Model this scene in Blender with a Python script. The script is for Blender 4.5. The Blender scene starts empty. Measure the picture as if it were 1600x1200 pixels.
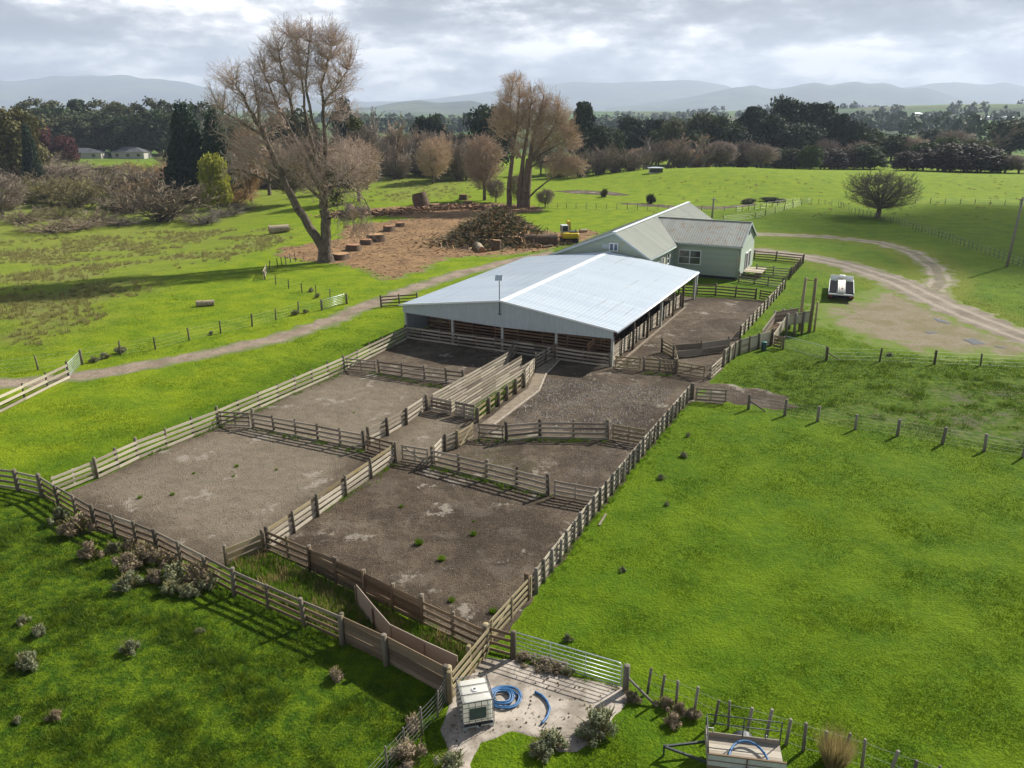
import bpy, math, random
import numpy as np
from mathutils import Vector, Matrix
R = math.radians
random.seed(7)
rng = np.random.default_rng(7)
sc = bpy.context.scene
col = sc.collection

# ------------------------------------------------------------------ camera, light, sky
FPX, HORIZON, CAMH = 1230.0, 170.0, 20.0
PITCH = math.atan((600 - HORIZON) / FPX)
cam = bpy.data.cameras.new('camera')
cam.sensor_width = 36.0
cam.lens = 36.0 * FPX / 1600.0
cam.clip_start, cam.clip_end = 0.5, 60000.0
camo = bpy.data.objects.new('camera', cam)
camo.location = (0, 0, CAMH)
camo.rotation_euler = (math.pi / 2 - PITCH, 0, 0)
col.objects.link(camo)
sc.camera = camo

SUN_AZ, SUN_EL = R(38), R(38)            # azimuth from +X towards +Y
sun = bpy.data.lights.new('sun', 'SUN')
sun.energy = 5.0
sun.angle = R(0.6)
sun.color = (1.0, 0.95, 0.86)
suno = bpy.data.objects.new('sun', sun)
sd = Vector((math.cos(SUN_AZ) * math.cos(SUN_EL), math.sin(SUN_AZ) * math.cos(SUN_EL), math.sin(SUN_EL)))
suno.rotation_euler = sd.to_track_quat('Z', 'Y').to_euler()
suno.location = sd * 100
col.objects.link(suno)

sc.view_settings.view_transform = 'Standard'
sc.view_settings.look = 'None'
sc.view_settings.exposure = 0.95
sc.view_settings.gamma = 1.0
sc.render.engine = 'CYCLES'
sc.cycles.max_bounces = 6
sc.cycles.diffuse_bounces = 3
sc.cycles.transparent_max_bounces = 12
sc.cycles.use_denoising = True


class NT:
    """small helper to write node trees"""
    def __init__(self, tree):
        self.t = tree
        self.t.nodes.clear()

    def n(self, typ, **kw):
        nd = self.t.nodes.new(typ)
        ins = kw.pop('ins', {})
        for k, v in kw.items():
            setattr(nd, k, v)
        for k, v in ins.items():
            self.set(nd, k, v)
        return nd

    def set(self, nd, k, v):
        s = nd.inputs[k]
        if hasattr(v, 'node'):
            self.t.links.new(v, s)
        else:
            s.default_value = v

    def math(self, op, a, b=0.0, c=0.0, clamp=False):
        nd = self.n('ShaderNodeMath', operation=op, use_clamp=clamp)
        self.set(nd, 0, a); self.set(nd, 1, b); self.set(nd, 2, c)
        return nd.outputs[0]

    def mix(self, f, a, b, blend='MIX'):
        nd = self.n('ShaderNodeMix', data_type='RGBA', blend_type=blend)
        self.set(nd, 0, f)
        for k, v in ((6, a), (7, b)):
            if not hasattr(v, 'node') and len(v) == 3:
                v = (*v, 1)
            self.set(nd, k, v)
        return nd.outputs[2]

    def noise(self, vec, scale, detail=4, rough=0.55, dist=0.0):
        nd = self.n('ShaderNodeTexNoise')
        self.set(nd, 'Vector', vec)
        nd.inputs['Scale'].default_value = scale
        nd.inputs['Detail'].default_value = detail
        nd.inputs['Roughness'].default_value = rough
        nd.inputs['Distortion'].default_value = dist
        return nd.outputs[0]

    def ramp(self, f, *stops):
        nd = self.n('ShaderNodeValToRGB')
        self.set(nd, 0, f)
        e = nd.color_ramp.elements
        while len(e) < len(stops):
            e.new(0.5)
        for el, (p, c) in zip(e, stops):
            el.position = p
            el.color = (*c, 1) if hasattr(c, '__len__') else (c, c, c, 1)
        return nd.outputs[0]

    def step(self, f, a, b):
        nd = self.n('ShaderNodeMapRange', interpolation_type='SMOOTHSTEP')
        self.set(nd, 0, f)
        nd.inputs[1].default_value = a
        nd.inputs[2].default_value = b
        return nd.outputs[0]

    def attr(self, name):
        return self.n('ShaderNodeAttribute', attribute_name=name).outputs['Fac']

    def vscale(self, vec, s):
        nd = self.n('ShaderNodeVectorMath', operation='MULTIPLY')
        self.set(nd, 0, vec)
        nd.inputs[1].default_value = s
        return nd.outputs[0]


world = bpy.data.worlds.new('World')
sc.world = world
world.use_nodes = True
w = NT(world.node_tree)
tc = w.n('ShaderNodeTexCoord').outputs['Generated']
sky = w.n('ShaderNodeTexSky', sky_type='NISHITA', sun_disc=False, sun_elevation=SUN_EL,
          sun_rotation=math.pi / 2 - SUN_AZ, air_density=1.2, dust_density=1.5)
skyc = w.n('ShaderNodeVectorMath', operation='SCALE', ins={0: sky.outputs[0], 3: 0.09}).outputs[0]
sep = w.n('ShaderNodeSeparateXYZ', ins={0: tc})
el = sep.outputs[2]
v1 = w.vscale(tc, (4.0, 4.0, 19.0))
big = w.noise(v1, 1.0, 4, 0.55, 0.1)
v2 = w.vscale(tc, (13.0, 13.0, 36.0))
fine = w.noise(v2, 1.0, 10, 0.62, 0.1)
n_ = w.math('ADD', w.math('MULTIPLY', big, 0.52), w.math('MULTIPLY', fine, 0.48))
# grey belly of the high cloud towards the top right, bright band lower down
g_ = w.math('MULTIPLY', w.step(el, 0.055, 0.12), w.math('ADD', w.math('MULTIPLY', sep.outputs[0], 0.17), 0.045))
n_ = w.math('SUBTRACT', n_, g_)
cloud = w.ramp(n_, (0.37, (0.115, 0.118, 0.125)), (0.44, (0.20, 0.203, 0.212)), (0.48, (0.34, 0.345, 0.355)), (0.525, (0.60, 0.59, 0.575)), (0.57, (1.0, 0.965, 0.92)))
low = w.math('SUBTRACT', 1.0, w.step(el, 0.005, 0.04))
cloud = w.mix(w.math('MULTIPLY', low, 0.65), cloud, (0.265, 0.32, 0.39))
up = w.step(el, 0.12, 0.34)                   # overhead: broken dark cloud, so the open shade stays deep
high = w.mix(0.22, (0.115, 0.13, 0.155), skyc)
skymix = w.mix(up, cloud, high)
bg = w.n('ShaderNodeBackground', ins={'Color': skymix, 'Strength': 1.0})
wo = w.n('ShaderNodeOutputWorld')
w.t.links.new(bg.outputs[0], wo.inputs[0])

# ------------------------------------------------------------------ terrain
def _s(a, b, t):
    t = np.clip((t - a) / (b - a), 0, 1)
    return t * t * (3 - 2 * t)

def hgt(x, y):
    x = np.asarray(x, float); y = np.asarray(y, float)
    far = _s(95, 150, y)
    z = far * 0.30 * (np.sin(x * 0.09 + 1) * np.sin(y * 0.07) + 0.6 * np.sin(x * 0.031 + y * 0.043))
    # paddock swell on the right whose crest hides the feet of the trees
    a = _s(5, 45, x) * (2.4 + 1.9 * np.exp(-((x - 66) / 24) ** 2) - 0.9 * _s(90, 170, x))
    z = z + a * np.exp(-((y - 228) / 38) ** 2)
    a2 = 1.0 * _s(-80, -30, -x) * 0
    # river flat on the left lies lower
    z = z - 2.2 * _s(28, 70, -x) * _s(85, 135, y)
    # rolling country beyond
    f2 = _s(380, 900, y)
    z = z + f2 * (7 * np.sin(x * 0.0042 + 0.6) * np.sin(y * 0.0031) + 5 * np.sin(x * 0.0011 + y * 0.0023 + 2) )
    z = z + _s(700, 1600, y) * _s(250, 900, x) * (12 + 9 * np.sin(x * 0.004 + y * 0.003)) * (1 - _s(2600, 4200, y))
    z = z * (1 - _s(6000, 9000, y))
    return z

def hz(x, y):
    return float(hgt(x, y))

CP, SP = math.cos(PITCH), math.sin(PITCH)
def ray(px, py):
    dx = (px - 800) / FPX; dy = -(py - 600) / FPX
    return Vector((dx, CP + dy * SP, -SP + dy * CP))

def at(px, py, z=0.0):
    """point on the terrain (plus z) seen at a photo position"""
    d = ray(px, py)
    t = (z - CAMH) / d.z if d.z < -1e-4 else 5000
    if t * d.y < 88:
        return Vector((d.x * t, d.y * t, z))
    t = 80.0 / d.y
    for _ in range(4000):
        p = Vector((0, 0, CAMH)) + d * t
        if p.z <= hz(p.x, p.y) + z or t > 9000:
            break
        t += max(0.05, 0.05 * (p.z - hz(p.x, p.y) - z) / max(0.02, -d.z) * 0.6)
    return Vector((p.x, p.y, hz(p.x, p.y) + z))

def on(px, dist):
    """ground point in the direction of photo column px, dist metres ahead"""
    x = (px - 800) / FPX * dist * 1.0 / (CP) * 1.0
    d = ray(px, 170 + 1e-3)
    x = d.x / d.y * dist
    return Vector((x, dist, hz(x, dist)))

def top_h(base, py):
    """height above base of the point over base that is seen at photo row py"""
    k = (600 - py) / FPX
    # v.u / v.f = k with v=(y, z-CAMH)
    y = base.y
    zz = y * (k * CP - SP) / (CP + k * SP)
    return zz + CAMH - base.z

TH = R(64)
U = Vector((math.cos(TH), math.sin(TH), 0)); V = Vector((-math.sin(TH), math.cos(TH), 0))
O = Vector((8.254, 61.51, 0))
def uv(u, v, z=0.0):
    return O + U * u + V * v + Vector((0, 0, z))

# ------------------------------------------------------------------ mesh helpers
class MB:
    """collects simple solids and links them as ONE mesh object"""
    def __init__(self):
        self.v = []; self.f = []; self.tone = []; self.smooth = []

    def _add(self, vs, fs, tone=None, smooth=False):
        o = len(self.v)
        t = random.random() if tone is None else tone
        self.v += [tuple(p) for p in vs]
        self.tone += [t] * len(vs)
        self.f += [tuple(i + o for i in f) for f in fs]
        self.smooth += [smooth] * len(fs)
        return self

    def box(self, c, s, rz=0.0, tone=None):
        hx, hy, hzz = s[0] / 2, s[1] / 2, s[2] / 2
        ca, sa = math.cos(rz), math.sin(rz)
        vs = []
        for z in (-hzz, hzz):
            for x, y in ((-hx, -hy), (hx, -hy), (hx, hy), (-hx, hy)):
                vs.append((c[0] + x * ca - y * sa, c[1] + x * sa + y * ca, c[2] + z))
        return self._add(vs, [(3, 2, 1, 0), (4, 5, 6, 7), (0, 1, 5, 4), (1, 2, 6, 5), (2, 3, 7, 6), (3, 0, 4, 7)], tone)

    def bar(self, a, b, w, h, up=(0, 0, 1), tone=None):
        """rectangular bar from a to b: w across, h along 'up'"""
        a = Vector(a); b = Vector(b)
        d = (b - a).normalized(); u = Vector(up)
        s = d.cross(u)
        if s.length < 1e-4:
            s = d.cross(Vector((1, 0, 0)))
        s.normalize(); u = s.cross(d).normalized()
        vs = []
        for p in (a, b):
            for i, j in ((-1, -1), (1, -1), (1, 1), (-1, 1)):
                vs.append(p + s * (w / 2 * i) + u * (h / 2 * j))
        return self._add(vs, [(0, 1, 2, 3), (7, 6, 5, 4), (0, 4, 5, 1), (1, 5, 6, 2), (2, 6, 7, 3), (3, 7, 4, 0)], tone)

    def tube(self, pts, r, n=8, caps=True, tone=None, closed=False):
        pts = [Vector(p) for p in pts]
        rs = r if hasattr(r, '__len__') else [r] * len(pts)
        m = len(pts)
        vs = []; ref = None
        for i, p in enumerate(pts):
            if closed:
                d = pts[(i + 1) % m] - pts[i - 1]
            else:
                d = pts[min(i + 1, m - 1)] - pts[max(i - 1, 0)]
            d.normalize()
            if ref is None:
                ref = Vector((0, 0, 1)) if abs(d.z) < 0.9 else Vector((1, 0, 0))
            s = d.cross(ref).normalized(); u = s.cross(d).normalized(); ref = u
            for k in range(n):
                a = 2 * math.pi * k / n
                vs.append(p + (s * math.cos(a) + u * math.sin(a)) * rs[i])
        fs = []
        for i in range(m if closed else m - 1):
            j = (i + 1) % m
            for k in range(n):
                k2 = (k + 1) % n
                fs.append((i * n + k, i * n + k2, j * n + k2, j * n + k))
        if caps and not closed:
            fs.append(tuple(range(n - 1, -1, -1)))
            fs.append(tuple((m - 1) * n + k for k in range(n)))
        return self._add(vs, fs, tone, n >= 6)

    def poly(self, pts, tone=None):
        return self._add(pts, [tuple(range(len(pts)))], tone)

    def prism(self, pts, ext, tone=None):
        """polygon pts extruded by vector ext"""
        n = len(pts); e = Vector(ext)
        vs = [Vector(p) for p in pts] + [Vector(p) + e for p in pts]
        fs = [tuple(range(n - 1, -1, -1)), tuple(range(n, 2 * n))]
        fs += [(i, (i + 1) % n, n + (i + 1) % n, n + i) for i in range(n)]
        return self._add(vs, fs, tone)

    def rbox(self, c, s, r, rz=0.0, seg=4, tone=None):
        """box with rounded vertical edges and softened top and bottom"""
        hx, hy, hh = s[0] / 2, s[1] / 2, s[2] / 2
        def ring(rr, inset, z):
            o = []
            for cx, cy, a0 in ((hx - r, hy - r, 0), (-hx + r, hy - r, 90), (-hx + r, -hy + r, 180), (hx - r, -hy + r, 270)):
                for k in range(seg + 1):
                    a = R(a0 + 90 * k / seg)
                    o.append((cx + math.cos(a) * (r - inset), cy + math.sin(a) * (r - inset), z))
            return o
        e = min(r * 0.7, hh * 0.5)
        rings = [ring(r, e, -hh), ring(r, e * 0.3, -hh + e * 0.3), ring(r, 0, -hh + e), ring(r, 0, hh - e), ring(r, e * 0.3, hh - e * 0.3), ring(r, e, hh)]
        n = len(rings[0]); vs = []; ca, sa = math.cos(rz), math.sin(rz)
        for rg in rings:
            for x, y, z in rg:
                vs.append((c[0] + x * ca - y * sa, c[1] + x * sa + y * ca, c[2] + z))
        fs = [tuple(range(n - 1, -1, -1)), tuple(range(5 * n, 6 * n))]
        for i in range(5):
            for k in range(n):
                k2 = (k + 1) % n
                fs.append((i * n + k, i * n + k2, (i + 1) * n + k2, (i + 1) * n + k))
        return self._add(vs, fs, tone, True)

    def build(self, name, mat, parent=None, origin=None):
        me = bpy.data.meshes.new(name)
        vs = self.v
        if origin is not None:
            vs = [(a - origin[0], b - origin[1], c - origin[2]) for a, b, c in vs]
        me.from_pydata(vs, [], self.f)
        a = me.attributes.new('tone', 'FLOAT', 'POINT')
        a.data.foreach_set('value', self.tone)
        me.polygons.foreach_set('use_smooth', self.smooth)
        me.materials.append(mat)
        me.update()
        o = bpy.data.objects.new(name, me)
        col.objects.link(o)
        if origin is not None and parent is None:
            o.location = origin
        if parent is not None:
            o.parent = parent
        return o

def raw_mesh(name, verts, faces, mat, tone=None, smooth=False):
    """fast mesh from numpy arrays; faces (m,3) or (m,4)"""
    me = bpy.data.meshes.new(name)
    nv, (nf, k) = len(verts), faces.shape
    me.vertices.add(nv)
    me.vertices.foreach_set('co', np.ascontiguousarray(verts, np.float32).ravel())
    me.loops.add(nf * k)
    me.loops.foreach_set('vertex_index', np.ascontiguousarray(faces, np.int32).ravel())
    me.polygons.add(nf)
    me.polygons.foreach_set('loop_start', np.arange(0, nf * k, k, dtype=np.int32))
    try:
        me.polygons.foreach_set('loop_total', np.full(nf, k, np.int32))
    except Exception:
        pass
    if tone is not None:
        a = me.attributes.new('tone', 'FLOAT', 'POINT')
        a.data.foreach_set('value', np.ascontiguousarray(tone, np.float32))
    me.polygons.foreach_set('use_smooth', np.full(nf, smooth, bool))
    me.materials.append(mat)
    me.update(calc_edges=True)
    me.validate()
    return me

def obj_of(me, name, parent=None, loc=None):
    o = bpy.data.objects.new(name, me)
    col.objects.link(o)
    if parent is not None:
        o.parent = parent
    if loc is not None:
        o.location = loc
    return o

def tag(o, label=None, cat=None, group=None, kind=None):
    if label: o['label'] = label
    if cat: o['category'] = cat
    if group: o['group'] = group
    if kind: o['kind'] = kind
    return o

def thing(name, label, cat, loc=(0, 0, 0), rz=0.0, group=None):
    o = bpy.data.objects.new(name, None)
    o.empty_display_size = 0.3
    o.location = loc
    o.rotation_euler = (0, 0, rz)
    col.objects.link(o)
    return tag(o, label, cat, group)

# ------------------------------------------------------------------ materials
def pmat(name, build, rough=0.85, spec=0.3, metallic=0.0):
    m = bpy.data.materials.new(name)
    m.use_nodes = True
    t = NT(m.node_tree)
    pos = t.n('ShaderNodeNewGeometry').outputs['Position']
    bs = t.n('ShaderNodeBsdfPrincipled', ins={'Roughness': rough, 'Specular IOR Level': spec, 'Metallic': metallic})
    out = t.n('ShaderNodeOutputMaterial')
    t.t.links.new(bs.outputs[0], out.inputs[0])
    r = build(t, pos, bs)
    if r is not None:
        t.set(bs, 'Base Color', r if hasattr(r, 'node') else (*r, 1))
    return m

def bump(t, bs, h, strength=0.5, dist=0.05):
    b = t.n('ShaderNodeBump', ins={'Strength': strength, 'Distance': dist, 'Height': h})
    t.t.links.new(b.outputs[0], bs.inputs['Normal'])

def flat(name, c, rough=0.7, var=0.25, scale=3.0, metallic=0.0, spec=0.35):
    def f(t, pos, bs):
        n = t.noise(pos, scale, 6, 0.65)
        n2 = t.noise(pos, scale * 7, 3)
        k = t.math('ADD', t.math('MULTIPLY', n, 0.7), t.math('MULTIPLY', n2, 0.3))
        k = t.step(k, 0.3, 0.7)
        return t.mix(k, tuple(x * (1 - var) for x in c), tuple(min(1, x * (1 + var)) for x in c))
    return pmat(name, f, rough, spec, metallic)

def wood(name, dark, light, moss=0.25, mossc=(0.16, 0.15, 0.045)):
    def f(t, pos, bs):
        tone = t.attr('tone')
        n = t.noise(pos, 2.3, 5, 0.6)
        s = t.noise(t.vscale(pos, (5, 5, 60)), 1.0, 3, 0.6)
        k = t.math('ADD', t.math('MULTIPLY', n, 0.3), t.math('ADD', t.math('MULTIPLY', tone, 0.55), t.math('MULTIPLY', s, 0.3)))
        c = t.mix(t.step(k, 0.25, 0.85), dark, light)
        m = t.step(t.noise(pos, 1.1, 6, 0.7), 0.52, 0.70)
        c = t.mix(t.math('MULTIPLY', m, moss), c, mossc)
        sp = t.step(t.noise(pos, 22, 3, 0.6), 0.62, 0.72)
        c = t.mix(t.math('MULTIPLY', sp, 0.35), c, (0.36, 0.36, 0.30))
        bump(t, bs, s, 0.4, 0.02)
        return c
    return pmat(name, f, 0.9, 0.2)

M = {}
M['wood'] = wood('weathered_timber', (0.145, 0.118, 0.09), (0.37, 0.32, 0.255), 0.30)
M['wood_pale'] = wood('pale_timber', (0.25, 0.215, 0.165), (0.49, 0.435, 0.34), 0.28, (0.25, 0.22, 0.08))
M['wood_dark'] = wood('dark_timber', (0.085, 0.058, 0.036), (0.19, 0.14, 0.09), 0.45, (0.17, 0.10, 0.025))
M['wood_brown'] = wood('brown_timber', (0.115, 0.078, 0.05), (0.245, 0.175, 0.115), 0.2)
M['wood_wall'] = wood('grey_brown_timber', (0.105, 0.075, 0.05), (0.235, 0.18, 0.125), 0.35, (0.20, 0.11, 0.03))
M['ply_pale'] = wood('pale_old_plywood', (0.23, 0.175, 0.135), (0.36, 0.295, 0.235), 0.15)
M['wood_lichen'] = wood('lichened_timber', (0.17, 0.135, 0.08), (0.34, 0.285, 0.175), 0.45, (0.27, 0.19, 0.035))
M['post'] = wood('post_timber', (0.07, 0.058, 0.043), (0.17, 0.145, 0.11), 0.45, (0.19, 0.165, 0.05))
M['post_grey'] = wood('grey_post_timber', (0.115, 0.10, 0.082), (0.25, 0.225, 0.19), 0.25)
M['galv'] = flat('galvanised_steel', (0.50, 0.56, 0.58), 0.42, 0.15, 4, 0.55, 0.5)
M['wire'] = flat('fence_wire', (0.42, 0.44, 0.42), 0.5, 0.1, 2, 0.4)
M['black'] = flat('black_rubber', (0.018, 0.018, 0.019), 0.7, 0.3)
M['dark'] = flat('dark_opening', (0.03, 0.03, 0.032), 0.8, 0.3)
M['white'] = flat('white_paint', (0.74, 0.75, 0.73), 0.5, 0.08, 2)
M['glass'] = pmat('window_glass', lambda t, p, b: (0.035, 0.045, 0.05), 0.08, 0.8)
# ------------------------------------------------------------------ ground, tracks, yard surface
def px_poly(pts):
    return np.array([[*at(*p)[:2]] if not isinstance(p, Vector) else [p.x, p.y] for p in pts])

def sdf(poly, x, y):
    """signed distance to polygon, positive inside"""
    x = np.asarray(x, float); y = np.asarray(y, float)
    d = np.full(x.shape, 1e18); ins = np.zeros(x.shape, bool)
    n = len(poly)
    for i in range(n):
        ax, ay = poly[i]; bx, by = poly[(i + 1) % n]
        ex, ey = bx - ax, by - ay
        wx, wy = x - ax, y - ay
        t = np.clip((wx * ex + wy * ey) / (ex * ex + ey * ey + 1e-12), 0, 1)
        d = np.minimum(d, (wx - ex * t) ** 2 + (wy - ey * t) ** 2)
        c = ((ay <= y) & (by > y)) | ((by <= y) & (ay > y))
        xi = ax + (y - ay) / (by - ay + 1e-12) * ex
        ins ^= c & (x < xi)
    d = np.sqrt(d)
    return np.where(ins, d, -d)

def linedist(pts, x, y):
    d = np.full(np.shape(x), 1e18)
    for (ax, ay), (bx, by) in zip(pts, pts[1:]):
        ex, ey = bx - ax, by - ay
        t = np.clip(((x - ax) * ex + (y - ay) * ey) / (ex * ex + ey * ey), 0, 1)
        d = np.minimum(d, (x - ax - ex * t) ** 2 + (y - ay - ey * t) ** 2)
    return np.sqrt(d)

_P = rng.permutation(512)
_G = rng.random(512)
def vnoise(x, y):
    xi = np.floor(x).astype(int); yi = np.floor(y).astype(int)
    fx = x - xi; fy = y - yi
    fx = fx * fx * (3 - 2 * fx); fy = fy * fy * (3 - 2 * fy)
    def g(i, j):
        return _G[_P[(_P[i % 512] + j) % 512]]
    return (g(xi, yi) * (1 - fx) + g(xi + 1, yi) * fx) * (1 - fy) + (g(xi, yi + 1) * (1 - fx) + g(xi + 1, yi + 1) * fx) * fy

def fbm(x, y, o=4):
    s = 0; a = 0.5; n = 0
    for k in range(o):
        s = s + a * vnoise(x * 2 ** k + 17 * k, y * 2 ** k + 31 * k); n += a; a *= 0.5
    return s / n

YARD = px_poly([(102, 770), (153, 749), (216, 718), (342, 667), (537, 581), (634, 530), uv(0, 20.2), uv(27.4, 20.2), uv(28.0, 0.5),
                (1120, 465), (1205, 470), (1199, 482), (1158, 518), (1150, 545), (1128, 578), (1108, 598), (1081, 626), (997, 724), (838, 929),
                (800, 984), (757, 1022), (662, 976), (421, 863), (352, 884), (247, 868), (150, 828)])
RACE = px_poly([(352, 884), (421, 863), (662, 976), (757, 1022), (706, 1086), (535, 1005)])
TRACK_L = [tuple(at(*p)[:2]) for p in ((-80, 606), (60, 596), (120, 588), (200, 576), (330, 552), (440, 527), (520, 500), (580, 475), (650, 449), (720, 427), (800, 408), (860, 396))]
BARK = px_poly([(505, 412), (470, 409), (430, 400), (425, 388), (500, 379), (530, 372), (535, 352), (585, 347), (640, 341), (560, 337), (545, 328), (640, 322),
                (700, 317), (780, 317), (850, 323), (850, 331), (770, 338), (800, 352), (870, 362), (920, 358), (940, 364), (925, 374), (880, 384), (860, 392), (770, 401), (700, 404), (650, 428), (600, 440), (560, 420)])
PAD = px_poly([(704, 1088), (757, 1024), (803, 1030), (970, 1076), (985, 1090), (962, 1118), (938, 1140), (905, 1176), (872, 1178), (845, 1150), (800, 1146), (752, 1160), (735, 1195), (745, 1215), (690, 1215), (705, 1170), (688, 1140)])
DRIVE = [tuple(at(*p)[:2]) for p in ((1120, 393), (1190, 392), (1250, 400), (1320, 414), (1400, 440), (1470, 475), (1530, 501), (1620, 534), (1700, 560))]
LOOP = [tuple(at(*p)[:2]) for p in ((1100, 362), (1190, 366), (1290, 370), (1370, 379), (1425, 394), (1462, 418), (1470, 440), (1452, 462))]
WORN = px_poly([(1262, 478), (1340, 462), (1380, 445), (1480, 480), (1560, 512), (1700, 560), (1700, 600), (1600, 563), (1480, 560), (1400, 552), (1330, 528), (1275, 508)])
MUDG = px_poly([(1082, 626), (1108, 598), (1160, 604), (1205, 612), (1245, 636), (1190, 640), (1140, 631)])
RUSH = px_poly([(-60, 385), (-60, 560), (60, 535), (130, 505), (200, 470), (250, 440), (330, 415), (420, 385), (480, 362), (420, 355), (250, 362), (120, 372)])
TAN2 = px_poly([(575, 285), (640, 268), (720, 262), (740, 290), (690, 312), (600, 318)])
PADDOCK_MUD = px_poly([(1210, 640), (1300, 630), (1420, 600), (1560, 585), (1660, 600), (1660, 720), (1480, 690), (1340, 668)])

BACKLIT = px_poly([(-300, 800), (66, 755), (216, 700), (634, 520), (860, 396), (1160, 300), (1300, 285), (1400, 245), (-300, 245)])  # zone where the backlit glow is put into the grass colour
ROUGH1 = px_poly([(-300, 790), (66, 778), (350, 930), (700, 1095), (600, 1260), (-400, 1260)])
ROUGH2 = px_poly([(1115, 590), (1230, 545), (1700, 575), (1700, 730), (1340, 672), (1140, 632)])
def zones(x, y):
    br = _s(0, 6, sdf(BACKLIT, x, y))
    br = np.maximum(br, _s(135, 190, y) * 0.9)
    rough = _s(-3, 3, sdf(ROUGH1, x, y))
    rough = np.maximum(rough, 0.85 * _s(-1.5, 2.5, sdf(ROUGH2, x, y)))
    dry = np.maximum(_s(-6, 7, sdf(RUSH, x, y)) * (0.35 + 0.65 * _s(0.42, 0.6, fbm(x * 0.12, y * 0.12))), _s(-6, 8, sdf(TAN2, x, y)) * 0.5)
    dry = np.maximum(dry, 0.6 * _s(40, 75, -x) * _s(112, 140, y) * (1 - _s(260, 330, y)))
    mud = _s(-1, 4, sdf(PADDOCK_MUD, x, y)) * 0.8
    yel = _s(2.2, 0.0, np.abs(linedist(LOOP, x, y) - 2.6)) * 0.8
    yel = np.maximum(yel, _s(3, 0, np.abs(linedist(DRIVE, x, y) - 4)) * 0.55)
    return br, rough, dry, mud, yel

def grass_nodes(t, pos, bladed):
    br, rough, dry, mud, yel = (t.attr(k) for k in ('bright', 'rough', 'dry', 'mud', 'yel'))
    n1 = t.noise(t.vscale(pos, (1, 1, 0.05)), 0.35, 4, 0.6)
    n2 = t.noise(t.vscale(pos, (1, 1, 0.05)), 1.9, 5, 0.65)
    n3 = t.noise(pos, 9.0, 3, 0.6)
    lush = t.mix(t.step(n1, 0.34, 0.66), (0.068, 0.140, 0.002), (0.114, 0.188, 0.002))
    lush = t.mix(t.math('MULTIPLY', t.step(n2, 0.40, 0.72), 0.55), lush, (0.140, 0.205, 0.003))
    backlit = t.mix(t.step(n1, 0.32, 0.68), (0.125, 0.208, 0.004), (0.220, 0.290, 0.006))  # brighter grass tone with the backlight painted in
    backlit = t.mix(t.math('MULTIPLY', t.step(n2, 0.45, 0.75), 0.5), backlit, (0.215, 0.285, 0.015))
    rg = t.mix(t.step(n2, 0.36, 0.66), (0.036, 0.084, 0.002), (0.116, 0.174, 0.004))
    c = t.mix(br, lush, backlit)
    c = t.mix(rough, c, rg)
    dn = t.step(t.math('ADD', t.math('MULTIPLY', n2, 0.7), t.math('MULTIPLY', n3, 0.3)), 0.40, 0.62)
    dc = t.mix(n3, (0.15, 0.155, 0.055), (0.27, 0.22, 0.10))
    c = t.mix(t.math('MULTIPLY', dry, t.math('ADD', t.math('MULTIPLY', dn, 0.6), 0.35)), c, dc)
    c = t.mix(yel, c, (0.17, 0.19, 0.02))
    if not bladed:
        m = t.math('MULTIPLY', mud, t.step(t.math('ADD', t.math('MULTIPLY', n1, 0.5), t.math('MULTIPLY', n2, 0.5)), 0.47, 0.60))
        c = t.mix(m, c, (0.115, 0.098, 0.075))
        k = t.math('MULTIPLY', t.step(n3, 0.35, 0.75), 1.0)
        c = t.mix(k, t.mix(0.35, c, (0.012, 0.02, 0.004)), c)
    return c, n2, n3

def _ground(t, pos, bs):
    c, n2, n3 = grass_nodes(t, pos, False)
    bump(t, bs, t.math('ADD', t.math('MULTIPLY', n2, 0.7), t.math('MULTIPLY', n3, 0.4)), 0.9, 0.25)
    # country beyond the farm: paddocks of different age, dark scrub between
    sep = t.n('ShaderNodeSeparateXYZ', ins={0: pos})
    far = t.step(sep.outputs[1], 330.0, 420.0)
    vo = t.n('ShaderNodeTexVoronoi', ins={'Vector': t.vscale(pos, (0.006, 0.0045, 0)), 'Scale': 1.0})
    vc = t.n('ShaderNodeSeparateColor', ins={0: vo.outputs['Color']})
    pd = t.mix(vc.outputs[0], (0.05, 0.105, 0.03), (0.10, 0.16, 0.04))
    pd = t.mix(t.step(vc.outputs[1], 0.55, 0.9), pd, (0.09, 0.10, 0.045))
    sc_ = t.step(t.noise(t.vscale(pos, (1, 1, 0)), 0.0035, 5, 0.65), 0.50, 0.60)
    pd = t.mix(sc_, pd, (0.03, 0.045, 0.028))
    return t.mix(far, c, pd)
M['ground'] = pmat('pasture', _ground, 0.95, 0.1)

def _blade(t, pos, bs):
    c, n2, n3 = grass_nodes(t, pos, True)
    tone = t.attr('tone')
    c = t.mix(1.0, c, t.ramp(tone, (0.0, (0.55, 0.62, 0.6)), (0.5, (1.0, 1.0, 1.0)), (1.0, (1.5, 1.3, 1.2))), 'MULTIPLY')
    tr = t.n('ShaderNodeBsdfTranslucent', ins={'Color': c})
    mx = t.n('ShaderNodeMixShader', ins={0: 0.35, 1: bs.outputs[0], 2: tr.outputs[0]})
    out = [n for n in t.t.nodes if n.type == 'OUTPUT_MATERIAL'][0]
    t.t.links.new(mx.outputs[0], out.inputs[0])
    return c
M['blade'] = pmat('grass_blades', _blade, 0.7, 0.25)

def add_zone_attrs(me, x, y, rep=None, z=None):
    for k, v in zip(('bright', 'rough', 'dry', 'mud', 'yel'), zones(x, y) if z is None else z):
        if rep: v = np.tile(np.repeat(v, 3), rep)
        a = me.attributes.new(k, 'FLOAT', 'POINT')
        a.data.foreach_set('value', np.ascontiguousarray(v, np.float32))

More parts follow.
